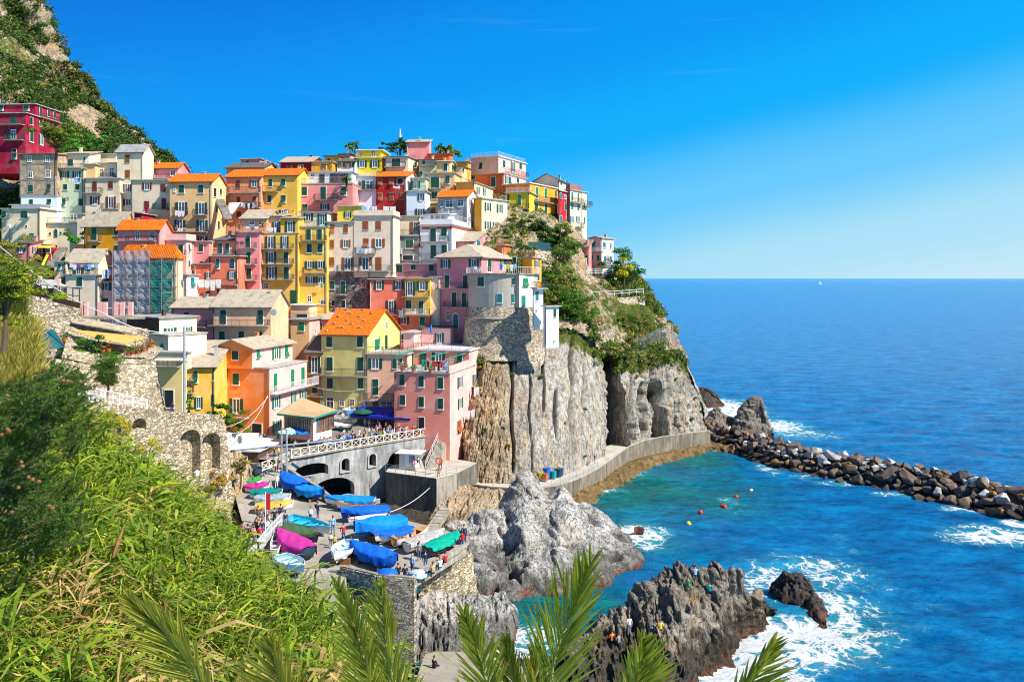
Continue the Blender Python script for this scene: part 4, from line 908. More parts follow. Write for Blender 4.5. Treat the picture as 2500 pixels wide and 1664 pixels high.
rowsF = [[P(1672, 880, 156), P(1640, 850, 170), P(1605, 800, 185), P(1590, 800, 200)], [P(1700, 960, 158), P(1690, 930, 172), P(1660, 900, 188), P(1620, 880, 205)], [P(1728, 1045, 159.5), P(1722, 1010, 176), P(1690, 985, 192), P(1640, 960, 210)], [P(1730, 1080, 158), P(1728, 1035, 178), P(1700, 1000, 196), P(1640, 980, 214)]]
loft('headland_flank', rowsF, (60, 60), craggy(.3, .8, 3, .2), CLIFF, attr={'veg': lambda V, N: V[..., 0]*0})
TT = [(300,230),(345,205),(400,190),(560,168),(700,152),(800,146),(900,135),(985,128),(1040,124)]
rowsT = [[P(x, y+(60 if x < 0 else 0)*0, Yy+(0 if x < 1100 else 3)) for x in (-500,-100,150,400,650,900,1100,1240)] for y, Yy in [(455,200),(475,190),(560,168),(700,152),(800,146),(900,137),(985,131),(1045,127)]]
rowsT.insert(0, [P(x, 500, 240) for x in (-500,-100,150,400,650,900,1100,1240)])
loft('town_hill', rowsT, (120, 160), craggy(.3, .6, 15, .2), HILLR, attr={'veg': vegf(.35)})
def ridge(x): return float(np.interp(x, [-400,-100,0,25,40,75,95,100,130,160,200,250,300,345,400,440], [-700,-260,-60,0,28,30,70,110,150,195,235,285,322,350,395,430]))
xs_ = [-400,-250,-120,-40,20,60,95,130,165,200,240,280,320,360,400,440]
rowsM = []
for k, (t, Yk) in enumerate([(-.15, 300), (0, 262), (.12, 250), (.35, 228), (.6, 208), (.85, 192), (1.15, 176)]):
    r = []
    for x in xs_:
        yr = ridge(x); yb = 470; y = yr+(yb-yr)*max(0, t)
        Yd = Yk-(x-100)*.0; 
        if t > 0: Yd = 262+(176-262)*min(1, t)*min(1, (yb-yr)/300)
        if t < 0: r.append(P(x, 470, 330))
        else: r.append(P(x, y, Yd))
    rowsM.append(r)
_, MTV, MTN = loft('mountain_slope', rowsM, (220, 260), craggy(.07, 5.0, 21, .6, .9), HILLR, attr={'veg': lambda V, N: .34+.5*fbm(V*np.array([.05,.05,.03]), 3, 77)})
def rock(name, cols, label, mat, disp, thick=6, res=(120, 200), back=.8, cat='rock', zb=-1.2, kind=None, bulge=.45):
    """cols (px, ytop, ybot, Ytop): ybot is the water line"""
    rows = [[], [], [], [], [], [], []]
    for (x, yt, yb, Yt) in cols:
        Yb = (CH_-0)*F_/(yb-HY_); a = P(x, yt, Yt); b_ = Vector(((x-CX_)*Yb/F_, Yb, 0))
        th = thick*(.3+.7*min(1, max(.05, a.z)/5))
        rows[0].append(Vector((a.x, a.y+th, zb))); rows[1].append(Vector((a.x, a.y+th*.55, a.z*.55+zb*.45))); rows[2].append(a)
        for i, t in ((3, .3), (4, .6), (5, 1.0)):
            q = a.lerp(b_, t); tt = t**(1+bulge); q.y = a.y+(b_.y-a.y)*tt; q.z = a.z*(1-t**(1+.3)) ; rows[i].append(q)
        rows[6].append(Vector((b_.x, b_.y-.8, zb)))
    n = len(cols)
    return loft(name, rows, res, disp, mat, label=label, cat=cat, kind='structure', attr={'veg': lambda V, N: V[..., 0]*0-1})
rock('sea_rock', [(1085,1300,1400,90),(1110,1285,1415,91),(1150,1283,1430,92),(1200,1268,1440,93),(1240,1258,1446,94),(1262,1215,1450,95),(1283,1180,1452,96),(1302,1190,1450,95),(1340,1215,1444,94),(1372,1193,1438,95),(1402,1222,1425,94),(1440,1246,1415,94),(1480,1270,1403,93.5),(1512,1296,1388,93),(1540,1318,1370,92),(1558,1345,1352,91)],
     'broad pale grey rock jutting into the cove right of the boat ramp', GREYR, lambda V, N: craggy(.15, 2.6, 31, .14, .7)(V, N)+.3*craggy(.5, 1.0, 33, .2, .3)(V, N), thick=7, res=(190, 300))
rock('sea_rock', [(985,1290,1310,104),(1020,1262,1330,105),(1060,1215,1345,106.5),(1100,1196,1345,107),(1140,1188,1345,107.5),(1190,1196,1345,107),(1230,1200,1345,106.5),(1262,1208,1340,106),(1290,1230,1330,104)],
     'brown slanting strata rock under the cliff path behind the grey rock', BEIGER, strata((.9, .9, .05), .9, 14, .2, ang=-.55), thick=4, res=(150, 200))
rock('sea_rock', [(985,1500,1600,69),(1010,1468,1610,70.5),(1050,1452,1615,71),(1100,1456,1612,71),(1140,1462,1605,71),(1180,1450,1600,71.5),(1215,1446,1590,72),(1245,1472,1580,71.5),(1262,1530,1565,70)],
     'grey brown striped rock below the stone bastion', GREYR, strata((.8, .8, .12), .8, 24, .25, ang=.2), thick=5, res=(140, 180))
rock('sea_rock', [(1380,1620,1680,63),(1432,1555,1700,65),(1465,1512,1700,67),(1500,1495,1700,68),(1540,1468,1705,69),(1580,1440,1705,69.5),(1610,1425,1700,70),(1632,1402,1690,70),(1650,1390,1685,70),(1668,1386,1680,70),(1690,1392,1672,70),(1708,1394,1664,70),(1720,1400,1655,70),(1725,1432,1648,69.5),(1738,1432,1640,69.5),(1750,1384,1628,70),(1764,1378,1618,70),(1776,1400,1610,70),(1792,1382,1595,70.5),(1808,1396,1575,70.5),(1816,1440,1560,70.5),(1842,1452,1540,71.5),(1870,1472,1518,72.5),(1896,1494,1500,73.5)],
     'tall jagged dark rock with people sitting on it at the front right', DARKR, lambda V, N: strata((.75, .75, .07), 1.25, 44, .3, ang=.12)(V, N)+.6*craggy(.45, 1.0, 41, .35, 1.2)(V, N)-.3, thick=6, res=(200, 340))
rock('sea_rock', [(1890,1440,1448,78),(1898,1418,1462,78),(1915,1406,1474,78),(1940,1400,1482,77.5),(1962,1404,1485,77.5),(1978,1425,1480,77),(1984,1455,1470,76.5)],
     'small black rock in white foam right of the jagged rock', BLACKR, craggy(.6, .7, 51, .25, .6), thick=3.5, res=(70, 90))
rock('sea_rock', [(1975,1465,1490,76),(1985,1455,1505,75.5),(1998,1462,1518,75),(2008,1480,1524,74.5),(2018,1505,1526,73.5)],
     'slim black reef trailing off the small black rock', BLACKR, craggy(.7, .5, 52, .2, .6), thick=2, res=(50, 60))
rock('sea_stack', [(1722,1040,1080,154),(1735,1010,1084,155),(1752,996,1086,155),(1768,1012,1086,155),(1785,1022,1087,155),(1802,1035,1088,154)],
     'lower brown sea stack between the headland and the taller stack', DARKR, craggy(.35, 1.0, 61, .3, 1.3), thick=7, res=(90, 110))
rock('sea_stack', [(1793,1050,1088,152),(1806,1010,1088,153),(1822,985,1088,153),(1840,971,1088,153),(1856,978,1087,153),(1868,1015,1085,152),(1880,1050,1080,152),(1886,1072,1078,151)],
     'taller pointed sea stack at the root of the breakwater', DARKR, craggy(.35, 1.0, 62, .3, 1.3), thick=7, res=(100, 110))
rock('sea_rock', [(1698,975,990,196),(1708,952,992,198),(1722,950,993,198),(1740,962,993,198),(1757,978,992,197),(1768,988,991,196)],
     'low black rock in the surf behind the headland', BLACKR, craggy(.3, .9, 63, .3, .8), thick=6, res=(60, 80))
rock('sea_rock', [(1535,1330,1334,87.5),(1548,1286,1300,97),(1560,1284,1298,97.2),(1572,1290,1299,97)][1:], 'tiny reddish reef awash off the grey rock', simple('red_reef', (.25,.08,.05), .6), None, thick=1.5, res=(14, 20))
CL = [[(380,1105,84),(430,1120,86),(480,1125,88),(525,1120,90),(560,1105,91),(590,1110,92),(612,1150,92)],
      [(380,1200,78),(430,1205,81),(480,1200,84),(530,1190,87),(575,1180,89),(600,1190,90.5),(622,1215,91)],
      [(380,1300,70),(430,1300,74),(480,1290,78),(530,1275,82),(570,1262,85),(600,1262,86.5),(620,1275,87)],
      [(380,1420,62),(430,1420,66),(480,1410,70),(530,1395,73),(560,1370,76),(580,1350,78),(596,1345,80)]]
loft('left_cliff', [[P(*p) for p in r] for r in CL], (110, 130), strata((.6, .6, .06), .8, 34, .3, ang=.15), BEIGER, attr={'veg': lambda V, N: .28+.5*fbm(V*.3, 2, 5)})
def sheet(name, rows, res, mat, z=.03, seed=1, kind='structure'):
    o, V, N = loft(name, [[(p if isinstance(p, Vector) else G(*p)) for p in r] for r in rows], res, lambda V, N: z*fbm(V*.5, 3, seed), mat, attr={'veg': lambda V, N: V[..., 0]*0-1}, smooth=True)
    return o
def pavemat(name, c, crack=.5):
    m, nt, b = newmat(name)
    n1 = noise(nt, wcoord(nt), .3, 6, .65); n2 = noise(nt, wcoord(nt), 3, 5, .7)
    v = ramp(nt, n1, [(.3, sc(c, .7)), (.5, c), (.7, sc(c, 1.18))])
    v = mix(nt, v, sc(c, .55), mth(nt, 'MULTIPLY', ramp(nt, n2, [(.5, (0,0,0)), (.75, (1,1,1))]), crack))
    br = nd(nt, 'ShaderNodeTexBrick'); br.inputs['Scale'].default_value = .12; br.inputs['Mortar Size'].default_value = .006; br.inputs['Color1'].default_value = (1,1,1,1); br.inputs['Color2'].default_value = (.93,.93,.93,1); br.inputs['Mortar'].default_value = (.8,.8,.8,1)
    nt.links.new(wcoord(nt, (1,1,1), (0,0,R(25))), br.inputs['Vector'])
    v = mix(nt, v, br.outputs['Color'], 1.0, 'MULTIPLY')
    nt.links.new(v, b.inputs['Base Color']); b.inputs['Roughness'].default_value = .9; b.inputs['Specular IOR Level'].default_value = .12
    bump(nt, b, n2, .3, .05); return m
PAVE = pavemat('ramp_concrete', (.34, .31, .265)); PLAZ = pavemat('plaza_paving', (.22, .20, .18))
sheet('plaza', [[(560,1030,10),(660,1012,11),(760,1000,11.3),(900,1000,11.3),(1000,1008,11.0),(1075,1045,9.8)], [(560,1060,9.6),(670,1060,9.7),(770,1050,9.8),(880,1045,9.8),(980,1040,9.6),(1060,1060,9.1)], [(560,1110,9.05),(640,1121,9.03),(718,1119,9),(880,1091,9),(960,1077.5,9),(1046,1064,9)]], (24, 40), PLAZ)
sheet('ramp', [[(575,1080,9.2),(600,1080,9.1),(620,1080,9.1),(640,1085,9.05),(720,1121,8.9)], [(575,1125,8.6),(600,1125,8.6),(630,1125,8.6),(650,1130,8.5),(700,1150,8.0)], [(570,1165,7.9),(600,1165,7.9),(630,1165,7.8),(660,1172,7.6),(712,1185,7.4)],
      [(575,1210,7.4),(620,1210,7.4),(670,1212,7.3),(730,1212,7.2),(805,1232,7.0)], [(585,1250,7.1),(660,1250,7.1),(760,1250,7.0),(860,1252,6.9),(960,1262,6.8)], [(600,1300,6.9),(700,1300,6.9),(850,1300,6.8),(1000,1300,6.7),(1138,1312,6.6)],
      [(620,1350,6.7),(720,1350,6.7),(850,1350,6.7),(970,1352,6.6),(1105,1356,6.6)], [(630,1385,6.6),(700,1385,6.6),(845,1385,6.6),(930,1395,6.6),(1020,1411,6.6)]], (60, 60), PAVE)
sheet('slipway', [[(560,1300,7.0),(600,1300,7.0),(625,1330,6.8),(700,1382,6.62),(845,1383,6.62)][1:], [(600,1390,6.3),(680,1430,6.1),(760,1440,6.0),(850,1440,6.0)], [(600,1500,4.8),(690,1500,4.8),(780,1500,4.8),(890,1500,4.6)], [(600,1600,3),(700,1600,3),(820,1600,3),(930,1600,3)], [(600,1700,1.6),(750,1700,1.5),(900,1700,1.4),(1010,1700,1.2)]], (50, 30), PAVE)
sheet('beach_platform', [[(1040,1590,1.3),(1150,1590,1.3),(1240,1600,1.3),(1330,1622,1.3)], [(1000,1700,1.3),(1150,1700,1.3),(1280,1700,1.3),(1400,1700,1.3)]], (10, 20), pavemat('pale_platform', (.30, .27, .22)))
loft('boat_pit', [[G(700,1180,2.5), G(800,1190,1.8), G(900,1200,1.2), G(1010,1240,1.0), G(1110,1270,1.0)], [G(740,1240,2.5), G(820,1260,2), G(960,1300,1.5), G(1040,1330,1.2), G(1120,1350,1.0)]], (40, 60), craggy(.6, .4, 71, .1), DARKR, attr={'veg': lambda V, N: .3+V[..., 0]*0})
def boolcut(ob, cutters):
    for c in cutters:
        md = ob.modifiers.new('b', 'BOOLEAN'); md.operation = 'DIFFERENCE'; md.object = c; md.solver = 'EXACT'
    dg = bpy.context.evaluated_depsgraph_get(); ev = ob.evaluated_get(dg); me = bpy.data.meshes.new_from_object(ev)
    ob.modifiers.clear(); old = ob.data; ob.data = me
    for c in cutters: bpy.data.objects.remove(c, do_unlink=True)
class WallPlane:
    """vertical plane through two photo points at given depths; local s along it, outward towards the camera is -n"""
    def __init__(s, p0, Y0, p1, Y1):
        s.a = P(p0, HY_, Y0); s.b = P(p1, HY_, Y1); s.a.z = s.b.z = 0
        s.u = (s.b-s.a).normalized(); s.n = Vector((-s.u.y, s.u.x, 0)); 
        if s.n.y < 0: s.n = -s.n
        s.L = (s.b-s.a).length
        s.M = Matrix(((s.u.x, s.n.x, 0, s.a.x), (s.u.y, s.n.y, 0, s.a.y), (0, 0, 1, 0), (0, 0, 0, 1)))
    def hit(s, px, py):
        k = (px-CX_)/F_; d = Vector((k, 1, 0)); t = s.a.dot(s.n)/d.dot(s.n); p = d*t
        return (p-s.a).dot(s.u), CH_-(py-HY_)*t/F_
    def world(s, q, y, z): return s.M @ Vector((q, y, z))
    def cutter(s, pts, y0=-1, y1=5):
        n = len(pts); mb = MB()
        mb.add([(x, y0, z) for x, z in pts]+[(x, y1, z) for x, z in pts], [tuple(range(n)), tuple(range(2*n-1, n-1, -1))]+[(i, i+n, (i+1) % n+n, (i+1) % n) for i in range(n)])
        me = mb.mesh(); o = bpy.data.objects.new('cut', me); col.objects.link(o); return o
def archpts(x0, x1, z0, zs, zt, n=12):
    """opening from floor z0, springing zs, crown zt"""
    c = (x0+x1)/2; r = (x1-x0)/2
    return [(x0, z0), (x1, z0)]+[(c+r*math.cos(math.pi*k/n), zs+(zt-zs)*math.sin(math.pi*k/n)) for k in range(0, n+1)]
STAIN = None
def stainmat(name, c, c2, dark):
    m, nt, b = newmat(name)
    n1 = noise(nt, wcoord(nt, (1.1, 1.1, .18)), 1.0, 6, .7, .4); n2 = noise(nt, wcoord(nt), .5, 6, .65); n3 = noise(nt, wcoord(nt), 3, 5, .7)
    v = ramp(nt, n1, [(.3, dark), (.48, c), (.7, c2)]); v = mix(nt, v, sc(c, .6), mth(nt, 'MULTIPLY', ramp(nt, n2, [(.45, (0,0,0)), (.65, (1,1,1))]), .7))
    v = mix(nt, v, dark, mth(nt, 'MULTIPLY', ramp(nt, n3, [(.55, (0,0,0)), (.75, (1,1,1))]), .6))
    nt.links.new(v, b.inputs['Base Color']); b.inputs['Roughness'].default_value = .95; b.inputs['Specular IOR Level'].default_value = .1
    bump(nt, b, mth(nt, 'ADD', n1, n3), .5, .12); return m
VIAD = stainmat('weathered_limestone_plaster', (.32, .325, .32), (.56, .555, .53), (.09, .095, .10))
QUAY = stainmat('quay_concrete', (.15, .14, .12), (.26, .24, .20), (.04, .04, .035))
QUAYL = stainmat('pale_quay_concrete', (.33, .30, .25), (.48, .44, .36), (.13, .11, .08))
WEED = stainmat('weedy_ledge', (.15, .095, .04), (.26, .19, .10), (.05, .04, .02)); SEAW = stainmat('sea_wall_stone', (.22, .19, .145), (.36, .32, .25), (.08, .065, .045))
cpH = lambda x, y: cp('H', x, y)
cpJ = lambda x, y: cp('J', x, y)
bw = WallPlane(718, 99.8, 1046, 113.9)
T = empty('arcade_bridge', bw.a+bw.u*bw.L/2, 0, 'weathered stone arcade with dark arches carrying the plaza above the boats', 'bridge')
T.rotation_euler.z = math.atan2(bw.u.y, bw.u.x); T.location.z = .5
mb = MB(); L0 = bw.L/2
def blocal(q, y, z): return (q-L0, y, z-.5)
mb.box(*blocal(-1.5, 0, .5), *blocal(bw.L, 1.0, 8.95))
wall = mb.build('wall', VIAD, T)
cuts = []
def bcut(c, x0, y0, x1, y1, kind='arch', spring=.5, y0d=-1, y1d=2.4):
    a = cp(c, x0, y1); b = cp(c, x1, y0); q0, z0 = bw.hit(*a); q1, _ = bw.hit(cp(c, x1, y1)[0], a[1]); _, z1 = bw.hit(cp(c, (x0+x1)/2, 0)[0], b[1])
    pts = archpts(q0, q1, z0, z0+(z1-z0)*spring, z1)
    o = bw.cutter([(q-L0, z-.5) for q, z in pts], y0d, y1d); o.parent = T; cuts.append(o)
    return q0, q1, z0, z1
bcut('H', 690, 1352, 945, 1476, spring=.55); r1 = bcut('H', 1043, 1312, 1103, 1415, spring=.72); r2 = bcut('H', 1255, 1276, 1306, 1376, spring=.72)
bcut('H', 800, 1464, 1146, 1660, spring=.35); bcut('H', 1402, 1236, 1628, 1425, spring=.45)
bpy.context.view_layer.update(); boolcut(wall, cuts)
for (q0, q1, z0, z1) in (r1, r2):
    n = 14; c = (q0+q1)/2; r = (q1-q0)/2; zs = z0+(z1-z0)*.72; mb = MB()
    pts = [(q0-.12, z0-.1), (q0-.12, zs)]+[(c+(r+.12)*math.cos(math.pi*(1-k/n)), zs+(z1-zs+.12)*math.sin(math.pi*k/n)) for k in range(1, n)]+[(q1+.12, zs), (q1+.12, z0-.1)]
    for a, b_ in zip(pts[:-1], pts[1:]): mb.bar(blocal(a[0], -.06, a[1]), blocal(b_[0], -.06, b_[1]), .22, .22)
    mb.bar(blocal(q0-.2, -.08, z0-.1), blocal(q1+.2, -.08, z0-.1), .25, .16)
    mb.build('arch_surround', CONC, T)
mb = MB(); mb.box(*blocal(-1.8, -.18, 8.95), *blocal(bw.L+.1, 1.0, 9.06)); mb.build('coping', QUAYL, T)
mb = MB(); mb.box(*blocal(-1.5, 8, -1.5), *blocal(bw.L, 8.4, 8.6)); mb.box(*blocal(-1.8, 1.0, -1.5), *blocal(-1.5, 8, 8.6)); mb.box(*blocal(bw.L, 1.0, -1.5), *blocal(bw.L+.3, 8, 8.6)); mb.box(*blocal(-1.5, 1.0, 8.6), *blocal(bw.L, 8.4, 8.8)); mb.build('inner_wall', QUAY, T)  # dark tone adds painted shade to the room behind the arches
for q in (r1[0]-9, ): pass
T2 = empty('crossed_railing', bw.world(L0, .15, 9.06), math.atan2(bw.u.y, bw.u.x), 'cream crossed concrete railing along the edge of the plaza', 'railing')
CREAMR = simple('cream_rail', (.72, .66, .54), .7, .2, 4)
npan = 17
for i in range(npan):
    x0 = -L0-.3+(bw.L+.2)*i/npan; x1 = x0+(bw.L+.2)/npan; mb = MB()
    mb.box(x0-.07,-.07,0,x0+.07,.07,1.15); mb.bar((x0,0,1.08),(x1,0,1.08),.1,.09); mb.bar((x0,0,.1),(x1,0,.1),.09,.08)
    mb.bar((x0,0,.12),(x1,0,1.04),.055,.055); mb.bar((x0,.01,1.04),(x1,.01,.12),.055,.055)
    if i == npan-1: mb.box(x1-.07,-.07,0,x1+.07,.07,1.15)
    mb.build('panel', CREAMR, T2)
pa, pb = G(640, 1150, 8.7), G(706, 1124, 9.06)
T3 = empty('crossed_railing', pa.lerp(pb, .5), 0, 'short return of the crossed railing at its left end beside the two poles', 'railing')
for i in range(4):
    a = pa.lerp(pb, i/4)-T3.location; b_ = pa.lerp(pb, (i+1)/4)-T3.location; mb = MB(); up = Vector((0, 0, 1)); 
    mb.bar(a, a+up*1.1, .13); mb.bar(a+up*1.05, b_+up*1.05, .09); mb.bar(a+up*.1, b_+up*.1, .09); mb.bar(a+up*.12, b_+up, .055); mb.bar(a+up, b_+up*.12, .055)
    mb.build('panel', CREAMR, T3)
def polywall(name, label, pts, ztop, zbot, th, mat, cat='wall', cope=None, copemat=None):
    """pts: world plan points; a wall with the given thickness following them"""
    o0 = sum((Vector((p[0], p[1], 0)) for p in pts), Vector())/len(pts); mb = MB(); zt = ztop if isinstance(ztop, (list, tuple)) else [ztop]*len(pts); zb = zbot if isinstance(zbot, (list, tuple)) else [zbot]*len(pts)
    o0.z = min(zb); T = empty(name, o0, 0, label, cat); 
    for i in range(len(pts)-1):
        a = Vector((pts[i][0], pts[i][1], 0))-Vector((o0.x, o0.y, 0)); b_ = Vector((pts[i+1][0], pts[i+1][1], 0))-Vector((o0.x, o0.y, 0)); d = (b_-a).normalized(); n = Vector((d.y, -d.x, 0))*th
        if i == len(pts)-2: pass
        mb.prism([a, b_, b_-n, a-n], [zb[i]-o0.z, zb[i+1]-o0.z]*1+[zb[i+1]-o0.z, zb[i]-o0.z], [zt[i]-o0.z, zt[i+1]-o0.z, zt[i+1]-o0.z, zt[i]-o0.z])
    w_ = mb.build('wall_body', mat, T)
    if cope:
        mc = MB()
        for i in range(len(pts)-1):
            a = Vector((pts[i][0], pts[i][1], 0))-Vector((o0.x, o0.y, 0)); b_ = Vector((pts[i+1][0], pts[i+1][1], 0))-Vector((o0.x, o0.y, 0)); d = (b_-a).normalized(); n = Vector((d.y, -d.x, 0)); c = .08
            mc.prism([a+n*c, b_+n*c, b_-n*(th+c), a-n*(th+c)], [zt[i]-o0.z+.003, zt[i+1]-o0.z+.003, zt[i+1]-o0.z+.003, zt[i]-o0.z+.003], [zt[i]-o0.z+cope, zt[i+1]-o0.z+cope, zt[i+1]-o0.z+cope, zt[i]-o0.z+cope])
        mc.build('coping', copemat or CONC, T)
    return T
pts = [G(*cpJ(545, 235), 8.4), G(*cpJ(600, 300), 7.8), G(*cpJ(740, 395), 7.5), G(*cpJ(880, 470), 7.3), G(*cpJ(1000, 575), 7.1), G(*cpJ(1080, 640), 7.0)]
polywall('ramp_parapet', 'low stone parapet descending from the poles past the blue boats', pts, [p.z+.65 for p in pts], [2]*len(pts), .35, QUAYL)
A, B_, C_ = G(*cpH(1385, 1420), 5.6), G(*cpH(1770, 1470), 5.6), G(*cpH(1925, 1430), 5.6)
poly = [A, B_, C_, Vector((C_.x+2.5, C_.y+6, 0)), Vector((bw.b.x+1, bw.b.y+1.5, 0)), Vector((A.x, bw.world(bw.hit(*cpH(1385,1300))[0], 0, 0).y, 0))]
oc = Vector(((A.x+C_.x)/2, A.y+3, -.5)); mb = MB(); mb.prism([(p.x-oc.x, p.y-oc.y) for p in poly], 0, 6.1)
Tq = empty('quay_platform', oc, 0, 'concrete quay block with a paved top below the harbour kiosk', 'platform'); mb.build('wall', QUAY, Tq)
mb = MB(); mb.prism([(p.x-oc.x, p.y-oc.y) for p in poly], 6.104, 6.2); mb.build('deck', pavemat('deck_paving', (.50, .45, .38)), Tq)
mb = MB(); mb.bar((B_.x-oc.x+.05, B_.y-oc.y-.05, 3), (C_.x-oc.x+.05, C_.y-oc.y-.05, 3), .12, 6.1); mb.build('sunlit_end_face', QUAYL, Tq)  # pale facing paints sunlight on the block's right end
def postrail(name, label, pts, h=1.0, gap=1.6, mat=RAILW, r=.025, rails=(1.0, .55), bars=0, cat='railing'):
    o = Vector(pts[0]); T = empty(name, o, 0, label, cat); mr = MB(); pm_ = MB().bar((0,0,0), (0,0,h), r*2).mesh('post'); pm_.materials.append(mat)
    P3 = [Vector(p)-o for p in pts]; up = Vector((0, 0, 1))
    for a, b_ in zip(P3[:-1], P3[1:]):
        for q in rails: mr.bar(a+up*h*q, b_+up*h*q, r*1.6)
        n = max(1, round((b_-a).length/gap))
        for i in range(n+(b_ is P3[-1])): child('post', pm_, T, Matrix.Translation(a.lerp(b_, i/n)))
        if bars:
            n = int((b_-a).length/bars)
            for i in range(n): p = a.lerp(b_, (i+.5)/n); mr.bar(p+up*.08, p+up*h, r*.7)
    mr.build('rail', mat, T); return T
IRONL = simple('galvanised_iron', (.38, .38, .38), .5, .2, 4, metal=.3)
postrail('railing', 'thin railing with tan screens along the quay platform', [A+Vector((0,0,.15)), B_+Vector((0,0,.15)), C_+Vector((0,0,.15))], 1.0, 1.5, IRONL)
def stairs(name, label, a, b_, w, n, mat, cat='stairs', side=None):
    """flight from low point a up to high point b_; w is a plan vector across"""
    T = empty(name, a, 0, label, cat); mb = MB(); d = b_-a
    for i in range(n):
        p = d*(i/n); q = d*((i+1)/n); z1 = q.z
        mb.prism([(p.x, p.y), (q.x, q.y), (q.x+w.x, q.y+w.y), (p.x+w.x, p.y+w.y)], [min(-.5, z1-2.5)]*4 if side is None else [z1-side]*4, [z1]*4)
    mb.build('flight', mat, T); return T
sa, sb = G(*cpH(1690, 1390), 5.75), Vector(P(*cpH(1830, 1195), 112)); sb.z = 8.9
sb = P(1072, 1078, 113.5); sb.z = 8.9
stairs('stone_steps', 'grey steps climbing from the quay platform to the pink harbour house', sa, sb, Vector((1.5, .9, 0)), 18, QUAYL)
postrail('railing', 'white hand rail beside the steps under the pink harbour house', [sa+Vector((0,0,.1)), sb], .95, 1.2, RAILW)
k0 = G(*cpH(1490, 1392), 5.75); Tk = empty('kiosk', k0, R(-12), 'white kiosk with a flat projecting roof on the quay platform', 'kiosk')
MB().box(0,0,0,2.3,1.6,2.2).build('cabin', WHITE, Tk); MB().box(-.5,-.6,2.2,3.2,2.0,2.3).build('roof', RAILW, Tk); MB().box(1.4,-.06,.9,2.1,-.003,1.9).build('hatch', simple('kiosk_hatch', (.25,.35,.5)), Tk); MB().box(.15,-.06,.1,.8,-.003,2.0).build('door', simple('kiosk_door', (.6,.62,.62)), Tk)
PO = [(1112,1158),(1150,1183),(1200,1190),(1250,1194),(1300,1196),(1350,1190),(1395,1178),(1430,1163),(1465,1144),(1500,1118),(1532,1100),(1570,1089),(1615,1081),(1674,1073),(1731,1066)]
po = [G(x, y, 2.7-.03*i) for i, (x, y) in enumerate(PO)]
def offset(pts, d):
    out = []
    for i, p in enumerate(pts):
        t = (pts[min(i+1, len(pts)-1)]-pts[max(i-1, 0)]); t.z = 0; t.normalize(); out.append(p+Vector((t.y, -t.x, 0))*d)
    return out
pin = offset(po, -5.0)
mb = MB(); n = len(po)
mb.add([tuple(p) for p in po]+[tuple(p) for p in pin]+[(p.x, p.y, -1.5) for p in po], [(i, i+1, n+i+1, n+i) for i in range(n-1)]+[(2*n+i, 2*n+i+1, i+1, i) for i in range(n-1)])
o = mb.build('cliff_path', pavemat('path_concrete', (.46, .43, .37))); tag(o, kind='structure')
pw = offset(po, .25)
polywall('sea_wall', 'curved grey sea wall holding the path at the foot of the cliff', [po[i] for i in range(1, len(po))], [2.8+(.0 if i < 9 else min(.7, (i-9)*.3)) for i in range(1, len(po))], [-1.5]*(len(po)-1), -.35, SEAW, cope=.1)
led = [G(x, y, .7) for x, y in [(1322,1226),(1407,1219),(1450,1197),(1499,1175),(1529,1160),(1555,1141),(1600,1122),(1645,1109),(1690,1099),(1734,1090),(1800,1096)]]
led_in = offset(led, -6)
mb = MB(); n = len(led); mb.add([tuple(p) for p in led]+[tuple(p) for p in led_in]+[(p.x, p.y-.6, -1.5) for p in led], [(i, i+1, n+i+1, n+i) for i in range(n-1)]+[(2*n+i, 2*n+i+1, i+1, i) for i in range(n-1)])
o = mb.build('weedy_ledge', WEED); tag(o, kind='structure')
led2 = offset(led, .5)
rows = [[Vector((p.x, p.y, .75)) for p in offset(led, -1.0)], [Vector((p.x, p.y, .45)) for p in led], [Vector((p.x, p.y, -.8)) for p in offset(led, 1.4)]]
loft('ledge_rocks', rows, (24, 260), lambda V, N: .8*fbm(V*.8, 5, 5, True, .6), WEED)
postrail('railing', 'thin iron railing along the cliff path', [p+Vector((0,0,.1)) for p in offset(po, -.4)[:9]], 1.0, 2.2, IRONL)
stairs('rock_steps', 'broken steps with a pale hand rail dropping from the quay corner', G(*cpJ(1880, 870), 1.5), G(*cpJ(2215, 400), 2.8) + Vector((0,0,.0)), Vector((1.3, -.2, 0)), 16, QUAYL)
e1, e2, e3 = G(*cpJ(1150, 1190), 7.0), G(*cpJ(1830, 1300), 7.0), G(*cpJ(2310, 1000), 7.0)
e0 = G(*cpJ(1010, 1250), 6.2)
polywall('stone_bastion', 'dark stone bastion wall holding the front of the boat ramp', [e0, G(*cpJ(1150,1245), 6.4), e1, (e1+e2)/2+Vector((0,-.5,0)), e2], [6.5, 6.6, 7.1, 7.1, 7.1], [0]*5, -.5, STONE, cope=.12, copemat=QUAYL)
bk = G(*cpJ(1840, 1560), 2.0)
loft('rubble_bank', [[e2+Vector((0,0,.1)), (e2+e3)/2+Vector((0,0,.1)), e3+Vector((0,0,.1))], [G(1020,1440,4.5), G(1085,1400,4.5), G(1150,1350,4.5)], [G(1020,1490,1.5), G(1085,1470,1.2), G(1165,1440,1.0)], [G(1020,1530,-.5), G(1090,1500,-.5), G(1175,1460,-1)]], (90, 120), lambda V, N: .22*fbm(V*1.5, 4, 6, True), STONEL)
polywall('coping_wall', 'low pale parapet where people sit along the right edge of the ramp', [e2, e3], [7.35, 7.35], [6.3, 6.3], .5, QUAYL)
polywall('ramp_edge_wall', 'low concrete edge behind the row of covered boats', [G(*cpJ(1000,590), 7.0), G(*cpJ(1300,760), 6.9), G(*cpJ(1700,880), 6.8), G(*cpJ(1990,905), 6.7), G(*cpJ(2250,960), 6.7)], [7.15,7.1,7.0,6.95,7.0], [1,1,1.5,4,6.2], .4, QUAYL)
